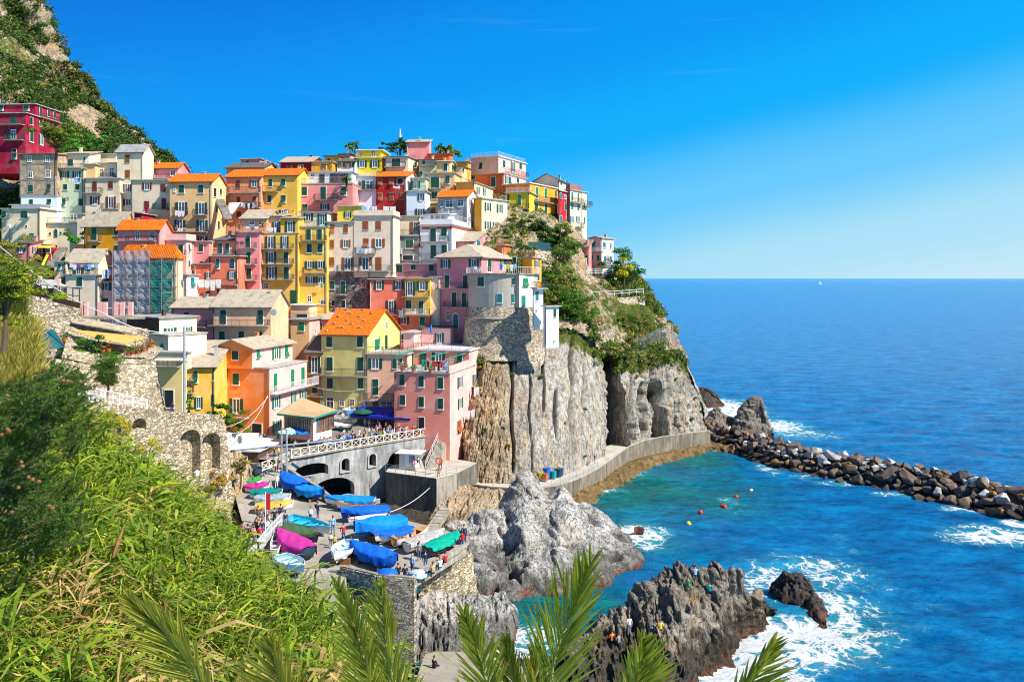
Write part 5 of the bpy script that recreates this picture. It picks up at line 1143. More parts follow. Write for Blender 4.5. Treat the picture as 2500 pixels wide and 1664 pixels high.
cx, cyY = 1228, 132.5
tc = P(cx, HY_, cyY); rt = 5.9
zt_, zm_, zb_ = CH_-(670+0-0)*0, 0, 0
def zat(py, Y): return CH_-(py-HY_)*Y/F_
Yf = cyY-rt
z_top = zat(cp('F', 0, 668)[1], Yf); z_mid = zat(cp('F', 0, 985)[1], Yf); z_cor = zat(cp('F', 0, 1085)[1], Yf); z_bot = zat(cp('F', 0, 1480)[1], Yf)
T = empty('round_tower', (tc.x, tc.y, z_bot), 0, 'round plastered tower on a flared rubble base at the cliff edge', 'tower')
def ringm(prof, n=48):
    mb = MB(); vs = []; fs = []
    for r_, z in prof:
        for k in range(n): t = 2*math.pi*k/n; vs.append((r_*math.cos(t), r_*math.sin(t), z-z_bot))
    m = len(prof)
    for i in range(m-1):
        for k in range(n): a = i*n+k; b_ = i*n+(k+1) % n; fs.append((a, b_, b_+n, a+n))
    fs.append(tuple(range(n-1, -1, -1))); fs.append(tuple(range((m-1)*n, m*n))); mb.add(vs, fs); return mb
TPL = wallmat('plaster_tower_grey', (.44, .41, .34), .8)
ringm([(rt, z_mid), (rt, z_top)]).build('drum', TPL, T)
base = ringm([(rt+2.2, z_bot), (rt+.9, z_cor-4), (rt+.5, z_cor-.25), (rt+.5, z_cor-.2), (rt+.05, z_mid-.01)], 96).build('base', STONE, T)
ringm([(rt+.5, z_cor-.2), (rt+.65, z_cor-.12), (rt+.65, z_cor+.05), (rt+.45, z_cor+.12)]).build('string_course', QUAYL, T)
ringm([(rt+.35, z_top), (rt+.4, z_top+.18), (rt+.4, z_top+.25)]).build('terrace_slab', QUAYL, T)
mb = MB()
for k in range(60):
    t = -math.pi*.95+math.pi*1.05*k/59; a = Vector(((rt+.3)*math.cos(t), (rt+.3)*math.sin(t), z_top+.25-z_bot)); mb.bar(a, a+Vector((0,0,1)), .03 if k % 6 else .07)
    if k: mb.bar(pr+Vector((0,0,1)), a+Vector((0,0,1)), .05)
    pr = a
mb.build('railing', RAILW, T)
def towwin(x, y, w, h, sh):
    px, py = cp('F', x+w/2, y+h/2); k = (px-CX_)/F_
    a = 1+k*k; b_ = -2*(k*tc.x+tc.y); c = tc.x**2+tc.y**2-rt*rt; D = b_*b_-4*a*c
    t = (-b_-math.sqrt(max(D, 0)))/(2*a); p = Vector((k*t, t, CH_-(py-HY_)*t/F_)); nrm = Vector((p.x-tc.x, p.y-tc.y, 0)).normalized()
    ang = math.atan2(nrm.x, -nrm.y)
    hh = h/3.92*t/F_; ww = w/3.92*t/F_/max(.35, abs(math.cos(ang)))
    M = Matrix.Translation(p-T.location) @ Matrix.Rotation(ang, 4, 'Z') @ Matrix.Diagonal((ww, 1, hh, 1))
    wo = child('window', um('frame', WHITE), T, M); child('shutter', um('sl', sh), wo); child('shutter', um('sr', sh), wo)
towwin(1036, 685, 76, 95, GREEN); towwin(1370, 695, 30, 72, GREEN); towwin(1227, 846, 56, 92, TEAL); towwin(1368, 848, 26, 88, TEAL)
h = House('house', 'grey plaster wing joined to the right of the round tower', 'F', sh='t')
h.V((1405,1440,1582),(664,985),126.5,40,TPL,'flat',wall2=wallmat('plaster_wing_sunlit',(.62,.60,.52),.5),wins='RsG 1470 700 60 78;Rd 1460 862 42 112;Rk 1455 990 30 30',base=0,rmat=QUAYL,over=.15)  # lighter copy of the tower plaster paints sun on the right face
h2 = MB()
rwing = [[P(1262, 752, 127), P(1290, 752, 127), P(1318, 760, 129), P(1332, 765, 131)], [P(1262, 850, 126), P(1290, 850, 126), P(1322, 845, 128.5), P(1340, 840, 131)], [P(1262, 905, 124.5), P(1300, 905, 125), P(1335, 880, 128), P(1350, 860, 131)]]
loft('rubble_base', rwing, (50, 50), lambda V, N: .2*fbm(V*1.4, 4, 8, True), STONE)
aw = WallPlane(232, 71.5, 552, 86)
T = empty('arched_retaining_wall', aw.a+aw.u*aw.L/2, math.atan2(aw.u.y, aw.u.x), 'pale stone retaining wall with four tall arched niches on the left', 'wall')
q0, zt0 = aw.hit(236, 978); q1, zt1 = aw.hit(375, 1001); q2, zt2 = aw.hit(538, 1013); q3, zt3 = aw.hit(549, 1030); qb, zbR = aw.hit(560, 1150)
L1 = aw.L/2
prof_ = [(q0-3, 6), (qb+.6, 6), (qb+.2, zbR), (q3, zt3), (q2, zt2), (q1, zt1), (q0, zt0), (q0-3, zt0+.6)]
n = len(prof_); mb = MB(); mb.add([(x-L1, 0, z) for x, z in prof_]+[(x-L1, 1.6, z) for x, z in prof_], [tuple(range(n)), tuple(range(2*n-1, n-1, -1))]+[(i, i+n, (i+1) % n+n, (i+1) % n) for i in range(n)])
T.location.z = 0
wl = mb.build('wall', STONEL, T); cuts = []
for (x0, y0, x1, y1) in ((960,815,1150,1130),(1255,866,1402,990),(1718,975,1918,1500),(1930,1006,2108,1400)):
    a = cp('G', x0, y1); q0_, z0_ = aw.hit(*a); q1_, _ = aw.hit(cp('G', x1, 0)[0], a[1]); _, z1_ = aw.hit(cp('G', (x0+x1)/2, 0)[0], cp('G', 0, y0)[1])
    r_ = (q1_-q0_)/2; o = aw.cutter([(q-L1, z) for q, z in archpts(q0_, q1_, z0_, z1_-r_*.8, z1_)], -1, 1.2); o.parent = T; cuts.append(o)
bpy.context.view_layer.update(); boolcut(wl, cuts)
r0 = [aw.world(q, 1.6, z) for q, z in ((q0-3, zt0+.3), (q1, zt1-.7), (q2+1, zt2-.8))]
wk = [[r+aw.n*4 for r in r0], r0]
sheet('walkway', wk, (8, 30), pavemat('walkway_paving', (.45, .42, .36)))
ra = [aw.world(*(lambda t: (t[0], .8, t[1]))(aw.hit(px, py))) for px, py in ((205, 971), (232, 977), (270, 984), (306, 991), (339, 998), (373, 1003))]
postrail('railing', 'white barred railing on top of the arched stone wall', [Vector(p)+Vector((0,0,.0)) for p in ra], 1.15, 2.0, RAILW, bars=.14, r=.03)
rub = lambda s: (lambda V, N: .18*fbm(V*1.6, 4, s, True))
loft('rubble_wall', [[P(60,868,87), P(150,878,87), P(240,890,87), P(300,884,88), P(366,876,89.5), P(380,885,90)], [P(60,930,84), P(150,930,84), P(240,935,84.5), P(300,940,86), P(370,945,88.5), P(395,960,90)], [P(60,1000,82), P(150,990,82), P(240,985,82.5), P(310,1000,84.5), P(380,1010,87.5), P(412,1020,90)]], (80, 120), rub(3), STONEL, label='tall rubble terrace wall above the white railing', cat='wall')
loft('rubble_wall', [[P(30,720,104), P(80,722,104), P(150,738,104), P(200,745,104)], [P(20,790,102), P(80,795,102), P(150,800,102), P(203,803,102)], [P(10,880,98), P(80,880,98), P(150,870,98), P(206,860,98)]], (70, 90), rub(4), STONE, label='rubble terrace wall beneath the striped terrace fence at far left', cat='wall')
loft('left_slope', [[P(-400,480,175), P(-100,490,170), P(60,560,160), P(160,600,155)], [P(-400,560,140), P(-100,580,138), P(0,620,136), P(150,660,132)], [P(-400,680,118), P(-100,700,116), P(0,715,112), P(60,720,110)], [P(-400,800,98), P(-100,800,98), P(0,810,96), P(50,830,97)], [P(-400,960,75), P(-100,950,75), P(20,930,77), P(110,940,78)], [P(-400,1080,60), P(-100,1050,60), P(50,1040,62), P(180,1050,64)]], (90, 90), craggy(.3, .5, 19, .2), HILLR, attr={'veg': lambda V, N: V[..., 0]*0+.7})
loft('garden_terrace', [[P(170,800,101), P(250,815,101), P(330,830,101), P(400,850,101)], [P(150,872,87.5), P(240,890,87.3), P(310,884,88.3), P(372,878,90)]], (30, 40), lambda V, N: .08*fbm(V, 3, 3), STONEL)
loft('garden_wall', [[P(165,775,103), P(260,790,103), P(345,800,102.5), P(365,805,102)], [P(165,860,100), P(260,868,100), P(345,870,99.5), P(365,870,99)]], (40, 50), rub(9), STONEL, label='low rubble wall under the orange awning', cat='wall')
GX = [-200, 200, 500, 700, 900, 1400]; GY = [3, 8, 20, 32, 44, 60]
GZ = np.array([[25.5,25.5,25.2,25,24.6,23],[24.9,24.6,24.2,24.0,23.4,21.5],[24.6,23.7,21.8,21.5,18.5,13],[24.4,22.8,18.6,14.5,10,6],[24.2,22.0,15.6,9.5,5,3],[22.5,19,12,5,2,0]])
def zground(px, Y):
    j = np.array([np.interp(px, GX, GZ[i]) for i in range(len(GY))]) if np.isscalar(px) else np.stack([np.interp(px, GX, GZ[i]) for i in range(len(GY))])
    if np.isscalar(px): return float(np.interp(Y, GY, j))
    out = np.empty(len(px)); 
    for k in range(len(px)): out[k] = np.interp(Y[k], GY, j[:, k])
    return out
rows = [[Vector(((px-CX_)*Y/F_, Y, zground(float(px), Y))) for px in (-600,-200,100,200,350,500,600,700,800,900,1150,1400)] for Y in (52, 44, 38, 32, 26, 20, 14, 8, 3, .5)]
loft('reed_slope', rows, (80, 100), lambda V, N: .15*fbm(V, 3, 2), HILLR, attr={'veg': lambda V, N: V[..., 0]*0+.55})
Tr = House('restaurant', 'restaurant pavilion with brown glazed windows under a broad tan roof', 'H', cat='restaurant')
Tr.V((603,832,972),(1003,1122),104,28,LPINK,'flat',wins='',base=1,rmat=None,over=.1,wall2=WHT,D=None)
hh = Tr
bpy.data.objects.remove(Tr.roof, do_unlink=True)
TAN = wallmat('roof_tan', (.44, .32, .19), .4)
w_, d_, H_ = hh.W/2+.6, hh.D+.5, hh.H
mb = MB(); mb.add([(-w_,-.6,H_),(w_,-.6,H_-.0),(w_,d_,H_+.3),(-w_,d_,H_+1.6),(-w_,-.6,H_+.18),(w_,-.6,H_+.18),(w_,d_,H_+.48),(-w_,d_,H_+1.78)], [(0,3,2,1),(4,5,6,7),(0,1,5,4),(1,2,6,5),(2,3,7,6),(3,0,4,7)]); me = mb.mesh(); me.materials.append(TAN); rf = child('roof', me, hh.T, hh.rel)
mb = MB(); mb.bar((-w_,-.62,H_+.1),(w_,-.62,H_+.1),.08,.24); mb.bar((w_+.02,-.6,H_+.1),(w_+.02,d_,H_+.4),.08,.24); mb.bar((-w_-.02,-.6,H_+.1),(-w_-.02,d_,H_+1.7),.08,.24); me = mb.mesh(); me.materials.append(simple('eave_green', (.02,.28,.2))); child('eave', me, rf)
for i in range(7):
    x0 = -hh.W/2+.35+i*(hh.W-.7)/7; x1 = x0+(hh.W-.7)/7-.08; M = hh.rel @ Matrix.Translation(((x0+x1)/2, 0, 2.05)) @ Matrix.Diagonal((x1-x0, 1, 1.7, 1))
    wo = child('window', um('gframe', WOOD), hh.T, M); child('pane', um('gpane', GLASS), wo)
for i in range(3):
    y0 = .5+i*(hh.D-.6)/3; Rf = Matrix(((0,-1,0,hh.W/2),(1,0,0,0),(0,0,1,0),(0,0,0,1))); M = hh.rel @ Rf @ Matrix.Translation((y0+.8, 0, 2.1)) @ Matrix.Diagonal((1.5, 1, 1.9, 1))
    wo = child('window', um('gframe', WOOD), hh.T, M); child('pane', um('gpane', GLASS), wo)
BLUEA = simple('awning_blue', (.005, .02, .36), .7, .15, 3); 
def awning(label, p, w, d, drop, rz, mat, name='awning', h=2.7):
    T = empty(name, p, rz, label, 'awning'); mb = MB(); n = 8; rows = []
    for j in range(2):
        for i in range(n+1):
            x = -w/2+w*i/n; rows.append((x, -d*j, h-drop*j+.06*math.sin(i*2.4)))
    vs = rows+[(a, b, c-.03) for a, b, c in rows]; k = n+1; m = 2*k
    fs = [(i, i+1, k+i+1, k+i) for i in range(n)]+[(m+i, m+k+i, m+k+i+1, m+i+1) for i in range(n)]
    mb.add(vs, fs); mb.box(-w/2, -d-.02, h-drop-.3, w/2, -d, h-drop-.0); mb.build('canopy', mat, T)
    for x in (-w/2+.2, w/2-.2): MB().tube([(x, -d+.1, -.02), (x, -d+.1, h-drop)], .035, 6).build('post', IRON, T)
    MB().bar((0, .0, h-.1), (0, -d, h-drop-.05), .06).build('arm', WOOD, T); return T
awning('deep blue awning nearest the yellow green house', G(*cpH(1330, 1060), 9.6)+Vector((0,1,0)), 6.0, 4.2, .7, R(-14), BLUEA)
awning('deep blue awning nearest the pink harbour house', G(*cpH(1510, 1062), 9.5)+Vector((0,0,0)), 6.2, 4.4, .7, R(-14), BLUEA)
def umbrella(label, p, r, mat, h=2.4, closed=False, stripe=None, rz=0, name='parasol'):
    T = empty(name, p, rz, label, 'parasol'); n = 8; mb = MB()
    if closed:
        mb.tube([(0,0,1.0),(0,0,1.3),(0,0,2.2),(0,0,2.4)], [.12,.2,.12,.03], 8)
        mb.build('canopy', mat, T)
    else:
        vs = [(0,0,h+.55)]+[(r*math.cos(2*math.pi*k/n), r*math.sin(2*math.pi*k/n), h) for k in range(n)]+[(r*math.cos(2*math.pi*k/n), r*math.sin(2*math.pi*k/n), h-.18) for k in range(n)]
        fs = [(0, 1+k, 1+(k+1) % n) for k in range(n)]+[(1+k, 1+n+k, 1+n+(k+1) % n, 1+(k+1) % n) for k in range(n)]
        mb.add(vs, fs); mb.build('canopy', mat, T)
        MB().tube([(0,0,h+.53),(0,0,h+.75)], .03, 6).build('finial', IRON, T)
    MB().tube([(0,0,-.02),(0,0,h+.4)], .03, 6).build('pole', IRON, T); MB().tube([(0,0,-.02),(0,0,.08)], .28, 10).build('base', CONC, T); return T
def stripemat():
    m, nt, b = newmat('striped_canvas'); w1 = nd(nt, 'ShaderNodeTexWave', wave_type='BANDS', bands_direction='X'); w1.inputs['Scale'].default_value = .9; nt.links.new(coord(nt, 'Object', (1,1,1), (0,0,R(30))), w1.inputs['Vector'])
    v = ramp(nt, w1.outputs['Fac'], [(.45, (0,.45,.38)), (.55, (.8,.82,.8))]); nt.links.new(v, b.inputs['Base Color']); b.inputs['Roughness'].default_value = .8; return m
umbrella('white and turquoise striped parasol behind the two poles', G(*cpH(650, 1240), 9.0), 1.6, stripemat())
umbrella('bright blue open parasol beside the striped one', G(*cpH(745, 1235), 9.0), 1.75, simple('canvas_blue', (.01,.16,.62), .7, .15))
umbrella('cream white open parasol beside the blue one', G(*cpH(840, 1205), 9.1)+Vector((0,.5,0)), 1.9, simple('canvas_cream', (.75,.68,.55), .7, .15))
umbrella('dark green parasol in front of the blue awnings', G(*cpH(1215, 1075), 9.7), 1.6, simple('canvas_green', (.01,.10,.06), .7, .15))
umbrella('closed green parasol at the corner of the plaza road', G(*cpH(560, 1215), 9.1), 1, simple('canvas_mid_green', (.03,.3,.05), .7, .15), closed=True)
o = umbrella('closed blue parasol on the pink roof terrace', P(*cpH(1733, 400), 127), 1, simple('canvas_blue', (.01,.16,.62)), closed=True)
PIPE = simple('galvanised_blue_grey', (.42, .46, .5), .45, .15, 4, metal=.4)
p1b, p2b = G(*cpH(588, 1440), 7.7), G(*cpH(627, 1478), 7.5)
Tg = empty('crane_frame', p1b, 0, 'pair of tall steel poles carrying a long horizontal pipe over the ramp', 'frame')
def topz(pb, py): return CH_-(py-HY_)*pb.y/F_
za, zb2 = topz(p1b, cpH(0, 1078)[1]), topz(p2b, cpH(0, 1092)[1])
l = lambda v: Vector(v)-p1b
MB().tube([(0,0,-.1), (0,0,za-p1b.z)], .11, 8).build('pole', PIPE, Tg); MB().tube([l(p2b)-Vector((0,0,.1)), l((p2b.x, p2b.y, zb2))], .12, 8).build('pole', PIPE, Tg)
yb = p2b.y+1.2; L_, R__ = P(*cpH(190, 1255), yb+1), P(*cpH(1065, 1166), yb+3)
MB().tube([l(L_), l(R__)], .13, 8).build('pipe', PIPE, Tg); MB().tube([l(P(*cpH(585,1080), p1b.y)), l(P(*cpH(628,1096), p2b.y))], .08, 6).build('brace', PIPE, Tg)
MB().tube([l(P(*cpH(585,1206), p1b.y)), l(P(*cpH(628,1220), p2b.y))], .07, 6).build('brace', PIPE, Tg)
hw = House('hut', 'low hut with a pale flat roof beside the road above the left boats', 'H', cat='hut')
hw.V((180,408),(1262,1345),99,10,BROWNW,'flat',D=9,over=.3,rmat=simple('pale_roof', (.62,.60,.55), .8, .15),wins='g 270 1290 60 60',base=1.5,pipe=False)
polywall('parapet_wall', 'smooth whitish parapet wall under the leafy loquat beside the road', [P(*cpH(165,1300), 96), P(*cpH(412,1300), 103)], [P(*cpH(165,1115), 96).z, P(*cpH(412,1118), 103).z], [8, 8], .4, simple('pale_parapet', (.62,.60,.54), .85, .15))
pb = P(*cp('G', 1765, 780), 88); 
Tl = empty('utility_pole', (pb.x, pb.y, pb.z-2), 0, 'grey steel utility pole with a lamp arm before the straw yellow gatehouse', 'pole')
zt = P(*cp('I', 1480, 432), 88).z-pb.z+2
MB().tube([(0,0,0), (0,0,zt*.5), (0,0,zt)], [.17, .15, .12], 10).build('pole', PIPE, Tl)
mb = MB(); mb.bar((0,0,zt*.66),(-1.0,0,zt*.66+.05),.07); mb.box(-1.3,-.12,zt*.66-.05,-.8,.12,zt*.66+.06); mb.build('lamp_arm', IRONL, Tl)
mb = MB(); mb.bar((0,0,zt*.40),(.5,-.1,zt*.40+.15),.06); mb.tube([(.4,-.1,zt*.4+.1),(.8,-.1,zt*.4+.3)], [.07,.16], 8); mb.build('floodlight', IRON, Tl)
for k in range(4): MB().bar((-.3,0,zt-.3-.35*k),(0,0,zt-.3-.35*k),.04).build('insulator', WHITE, Tl)
q = P(*cp('G', 1885, 1430), 80)
Ts = empty('street_lantern', q, 0, 'white glass street lantern low in front of the third arch', 'lantern'); MB().tube([(0,0,-.1),(0,0,.1),(0,0,.6),(0,0,.75)], [.1,.2,.3,.05], 6).build('lantern_glass', simple('lantern_glass', (.75,.75,.75), .3), Ts); MB().bar((0,0,-.1),(-.9,.8,-.35),.06).build('bracket', IRON, Ts)
q = P(*cp('D', 92, 200), 128)
Ts = empty('street_lantern', (q.x, q.y, q.z-4), 0, 'street lantern on a post at the far left before the low cream house', 'lantern'); MB().tube([(0,0,3.6),(0,0,4.0),(0,0,4.25)], [.12,.28,.05], 6).build('lantern_glass', simple('lantern_glass', (.75,.75,.75)), Ts); MB().tube([(0,0,0),(0,0,3.6)], .06, 6).build('post', IRON, Ts)
def wire(label, a, b_, sag, r=.025, mat=None):
    pts = [a.lerp(b_, t)-Vector((0,0,4*sag*t*(1-t))) for t in np.linspace(0, 1, 17)]
    o = a.copy(); me = MB().tube([p-o for p in pts], r, 5, cap=False).mesh('wire', True); x = link('overhead_wire', me, mat or RAILW, loc=o); return tag(x, label, 'wire')
top = Vector((pb.x, pb.y, pb.z-2+zt-.4))
wire('thick white cable running from the far left down to the utility pole', P(*cp('D', -60, 350), 60), P(*cp('D',1000,1040), 84), .6, .05)
wire('second span of white cable reaching the top of the utility pole', P(*cp('D',1000,1040), 84), top, .9, .04)
wire('pale wire from the orange corner house down to the arched wall', P(*cpH(485, 838), 108.5), P(*cpH(150, 1075), 88), .8, .03)
wire('second looping wire from the orange corner house to the arched wall', P(*cpH(480, 832), 108.5), P(*cpH(150, 1098), 88), 2.0, .03)
wire('line strung from the orange corner house across to the pink harbour house', P(*cpH(790, 750), 118), P(*cpH(1460, 708), 112), 1.3, .025)
wire('mooring line from the dark quay wall to the covered boats', P(*cpJ(1955, 432), 102), P(*cpJ(1570, 665), 84), .4, .04)
hs_ = SCAF; Ts = empty('scaffolding', hs_.M @ Vector((0,-1.2,0)), hs_.T.rotation_euler.z, 'tube scaffolding hung with grey and green nets', 'scaffolding')
rel0 = Matrix.Translation((0, 1.2, 0)); 
def netmat(name, c, a):
    m, nt, b = newmat(name); b.inputs['Base Color'].default_value = (*c, 1); b.inputs['Roughness'].default_value = .8
    w1 = noise(nt, wcoord(nt, (1,1,2)), 1.2, 4, .6); al = ramp(nt, w1, [(.3, (a-.12,)*3), (.7, (min(1, a+.12),)*3)]); nt.links.new(al, b.inputs['Alpha']); return m
NETG = netmat('grey_net', (.40, .38, .41), .8); NETT = netmat('green_net', (.0, .30, .22), .62)
Wd, Hd, Dd = hs_.W, hs_.H, hs_.D
xs2 = [-Wd/2-.3+ (Wd+.6)*k/5 for k in range(6)]; top_ = Hd+1.2
RUST = simple('rusty_tube', (.35, .16, .08), .6, .4, 2)
for k, x in enumerate(xs2):
    for y in (0, 1.0): MB().tube([(x, y, 0), (x, y, top_ if k < 3 else top_-.6)], .05, 5).build('standard', RUST if k % 2 else IRONL, Ts)
z = 3.0
while z < top_:
    mb = MB()
    for y in (0, 1.0): mb.bar((xs2[0], y, z), (xs2[-1], y, z), .05)
    mb.bar((xs2[0], 0, z+1.0), (xs2[-1], 0, z+1.0), .04); mb.build('ledger', IRONL, Ts); MB().box(xs2[0], .15, z, xs2[-1], .85, z+.06).build('plank', WOOD, Ts)
    for k in range(5): MB().bar((xs2[k], 0, z-2 if z > 3 else 0.5), (xs2[k+1], 0, z), .04).build('brace', RUST, Ts) if k % 2 == int(z) % 2 else None
    z += 2.0
def net(x0, x1, z0, z1, mat, y=.12, nm='net'):
    n, m = 24, 40; V = []; 
    for j in range(m+1):
        for i in range(n+1):
            x = x0+(x1-x0)*i/n; zz = z0+(z1-z0)*j/m; bul = .22*abs(math.sin(math.pi*(zz-1)/2.0))*math.sin(math.pi*i/n); V.append((x, y+.1+bul*.6-.06*math.sin(x*5.1+3*math.sin(zz*2.1)), zz))
    me = mesh_np('net', V, grid_faces(m+1, n+1), True); return link(nm, me, mat, Ts)
for k in range(3): net(xs2[k]+.03, xs2[k+1]-.03, .2, Hd+1.3, NETG)
for k in (3, 4): net(xs2[k]+.03, xs2[k+1]-.03, .2, Hd-.4, NETT)
pts = [P(1537, 893, 143), P(1556, 861, 146), P(1610, 833, 151), P(1641, 828, 154), P(1652, 850, 155)]
Tf = empty('rockfall_net', pts[0], 0, 'sagging wire net fence on the right edge of the headland', 'fence')
for p, hh_ in zip(pts, (1.0, 3.0, 3.2, 3.4, 2.0)): MB().tube([p-pts[0]-Vector((0,0,.6)), p-pts[0]+Vector((0,0,hh_-.6))], .09, 6).build('post', IRONL, Tf)
mb = MB()
for a, b_, ha, hb in zip(pts[:-1], pts[1:], (.4,2.4,2.6,2.8), (2.4,2.6,2.8,1.4)):
    for k in range(9):
        t = k/8; mb.bar(a-pts[0]+Vector((0,0,ha*t)), b_-pts[0]+Vector((0,0,hb*t)), .035)
    n = int((b_-a).length/.35)
    for i in range(n): t = i/n; q = a.lerp(b_, t)-pts[0]; mb.bar(q, q+Vector((0,0,ha+(hb-ha)*t)), .03)
mb.build('mesh_wire', IRONL, Tf)
postrail('railing', 'white path railing below the villa', [P(*cp('C',1655,1510),166), P(*cp('C',1715,1450),168), P(*cp('C',1850,1455),170), P(*cp('C',2035,1480),172)], 1.2, 2.5, RAILW, r=.05, rails=(1,.66,.33))
postrail('railing', 'zigzag white stair rail beside the villa', [P(*cp('C',1660,1380),168), P(*cp('C',1690,1335),169), P(*cp('C',1695,1400),168.5), P(*cp('C',1720,1440),168)], 1.0, 1.5, RAILW, r=.05, rails=(1,.5))
postrail('railing', 'pale blue railing on the terrace right of the villa trees', [P(1445,726,150), P(1500,724,156), P(1571,718,163)], 1.1, 2.5, RAILW, r=.05)
postrail('railing', 'brown wooden rail along the terrace below the green headland tree', [P(1364,812,135.5), P(1420,808,138), P(1450,800,140), P(1487,788,143)], 1.3, 2.2, WOOD, r=.05)
loft('terrace_wall', [[P(1372,818,135), P(1430,815,137.5), P(1500,800,143)], [P(1372,855,134.3), P(1430,858,137), P(1500,868,141)]], (30, 60), rub(13), STONE, label='ruined terrace wall below the wooden rail on the headland', cat='wall')
loft('terrace_wall', [[P(1440,730,151), P(1500,728,157), P(1573,722,163.5)], [P(1440,765,150), P(1500,765,155), P(1575,755,162)]], (30, 60), rub(14), STONE, label='terrace wall under the pale blue railing', cat='wall')
loft('terrace_wall', [[P(1305,612,150), P(1345,615,152)], [P(1310,760,141), P(1352,740,143)]], (60, 40), rub(15), STONE, label='rubble buttress wall right of the bright orange house', cat='wall')
o = MB().bar(P(1290,600,152)-P(1315,600,152), P(1343,603,153)-P(1315,600,152), .1, 1.6).build('screen_fence', DBLUE, loc=P(1315,600,152)); tag(o, 'dark blue screen fence on the garden terrace above the buttress wall', 'fence')
def leafmat(name, rough=.55, trans=.3):
    m, nt, b = newmat(name); at = nd(nt, 'ShaderNodeAttribute', attribute_name='Col'); nt.links.new(at.outputs['Color'], b.inputs['Base Color']); b.inputs['Roughness'].default_value = rough; b.inputs['Specular IOR Level'].default_value = .25
    tr = nd(nt, 'ShaderNodeBsdfTranslucent'); hs_ = nd(nt, 'ShaderNodeMix', data_type='RGBA', blend_type='MULTIPLY'); hs_.inputs[0].default_value = 1; nt.links.new(at.outputs['Color'], hs_.inputs[6]); hs_.inputs[7].default_value = (1.2, 1.15, .5, 1); nt.links.new(hs_.outputs[2], tr.inputs['Color'])
    mx = nd(nt, 'ShaderNodeMixShader'); mx.inputs[0].default_value = trans; nt.links.new(b.outputs[0], mx.inputs[1]); nt.links.new(tr.outputs[0], mx.inputs[2]); nt.links.new(mx.outputs[0], nt.nodes['Material Output'].inputs[0]); return m
LEAF = leafmat('leaves'); 
def rand_dirs(n):
    v = np.random.normal(size=(n, 3)); return v/np.linalg.norm(v, axis=1, keepdims=True)
def quads(name, C, A, B, cols, mat=LEAF, parent=None, loc=None):
    """leaf quads: centre C, half axes A,B, colour per quad"""
    n = len(C); V = np.stack([C-A, C+B*.9, C+A, C-B*.9], 1).reshape(-1, 3); F = np.arange(4*n).reshape(n, 4)
    me = mesh_np(name, V, F); at = me.color_attributes.new('Col', 'FLOAT_COLOR', 'POINT')
    c4 = np.ones((n, 4, 4), np.float32); c4[:, :, :3] = cols[:, None, :]; at.data.foreach_set('color', c4.ravel())
    return link(name, me, mat, parent, loc)
def leafcloud(cent, rad, dens, size, cols, squash=.8, jitter=.35):
    """returns arrays of leaves around blobs. cent (n,3), rad (n,), dens leaves per blob, cols (n,3)"""
    cent = np.asarray(cent, float); rad = np.asarray(rad, float); k = int(dens); n = len(cent)
    d = rand_dirs(n*k); d[:, 2] = np.abs(d[:, 2])*.95-.25*(np.random.rand(n*k) < .4); rr = np.random.rand(n*k)**.45
    lump = 1+jitter*vnoise(np.repeat(cent, k, 0)*.7+d*2.2, 3)
    C = np.repeat(cent, k, 0)+d*(rr*lump)[:, None]*np.repeat(rad, k)[:, None]*np.array([1, 1, squash])
    a = rand_dirs(n*k); b = np.cross(a, d+.6*rand_dirs(n*k)); b /= np.maximum(np.linalg.norm(b, axis=1, keepdims=True), 1e-6)
    s = size*(.6+.8*np.random.rand(n*k))[:, None]; s = s*np.ones((n*k, 1))
    c = np.repeat(np.asarray(cols, float), k, 0)*(.65+.7*np.random.rand(n*k, 1)); c[:, 0] *= (.85+.4*np.random.rand(n*k))
    return C, a*s, b*s*.6, np.clip(c, 0, 1)
GREENS = [(.025,.06,.012), (.04,.10,.015), (.07,.15,.02), (.11,.19,.02), (.05,.075,.02), (.16,.20,.03), (.12,.09,.03)]
def scatter_on(V, N, n, mask=None, seed=1):
    rs = np.random.RandomState(seed); r, c = V.shape[:2]; i = rs.randint(0, r, n*3); j = rs.randint(0, c, n*3); p = V[i, j]; q = N[i, j]
    q = q*np.sign(q[:, 2:3]+.01*(-q[:, 1:2]))
    if mask is not None:
        k = mask(p, q); p = p[k]; q = q[k]
    return p[:n], q[:n]
def pxy(p): return CX_+p[:, 0]/p[:, 1]*F_, HY_-(p[:, 2]-CH_)/p[:, 1]*F_
def mm(p, q):
    f = fbm(p*np.array([.06,.06,.05]), 3, 91); return (f > -.26) & (p[:, 1] < 300)
p, q = scatter_on(MTV, MTN, 6500, mm, 2)
cs = np.array([GREENS[k] for k in np.random.choice(7, len(p), p=[.22,.24,.18,.12,.12,.06,.06])])
C, A, B, cc = leafcloud(p+q*.5, np.random.uniform(.9, 2.6, len(p)), 42, .34, cs)
o = quads('mountain_scrub', C, A, B, cc); tag(o, 'dark green scrub covering the steep rocky slope at the upper left', 'scrub', kind='stuff')
def mu(p, q):
    x, y = pxy(p); f = fbm(p*np.array([.12,.12,.12]), 3, 92); return (f > .0) & (y > 560) & (x > 1230) & ~((x > 1402) & (x < 1515) & (y < 700))
p, q = scatter_on(USV, USN, 2000, mu, 3); p2, q2 = scatter_on(CLV, CLN, 700, lambda p, q: (lambda x, y: (y < np.interp(x, [1050, 1180, 1210, 1300, 1400, 1480, 1540, 1600, 1650, 1700], [1075, 890, 850, 815, 850, 915, 935, 900, 880, 935])) & (fbm(p*.3, 2, 9) > -.1))(*pxy(p)), 4)
p3, q3 = scatter_on(CLV, CLN, 130, lambda p, q: fbm(p*np.array([.5,.5,.1]), 2, 19) > .25, 5)
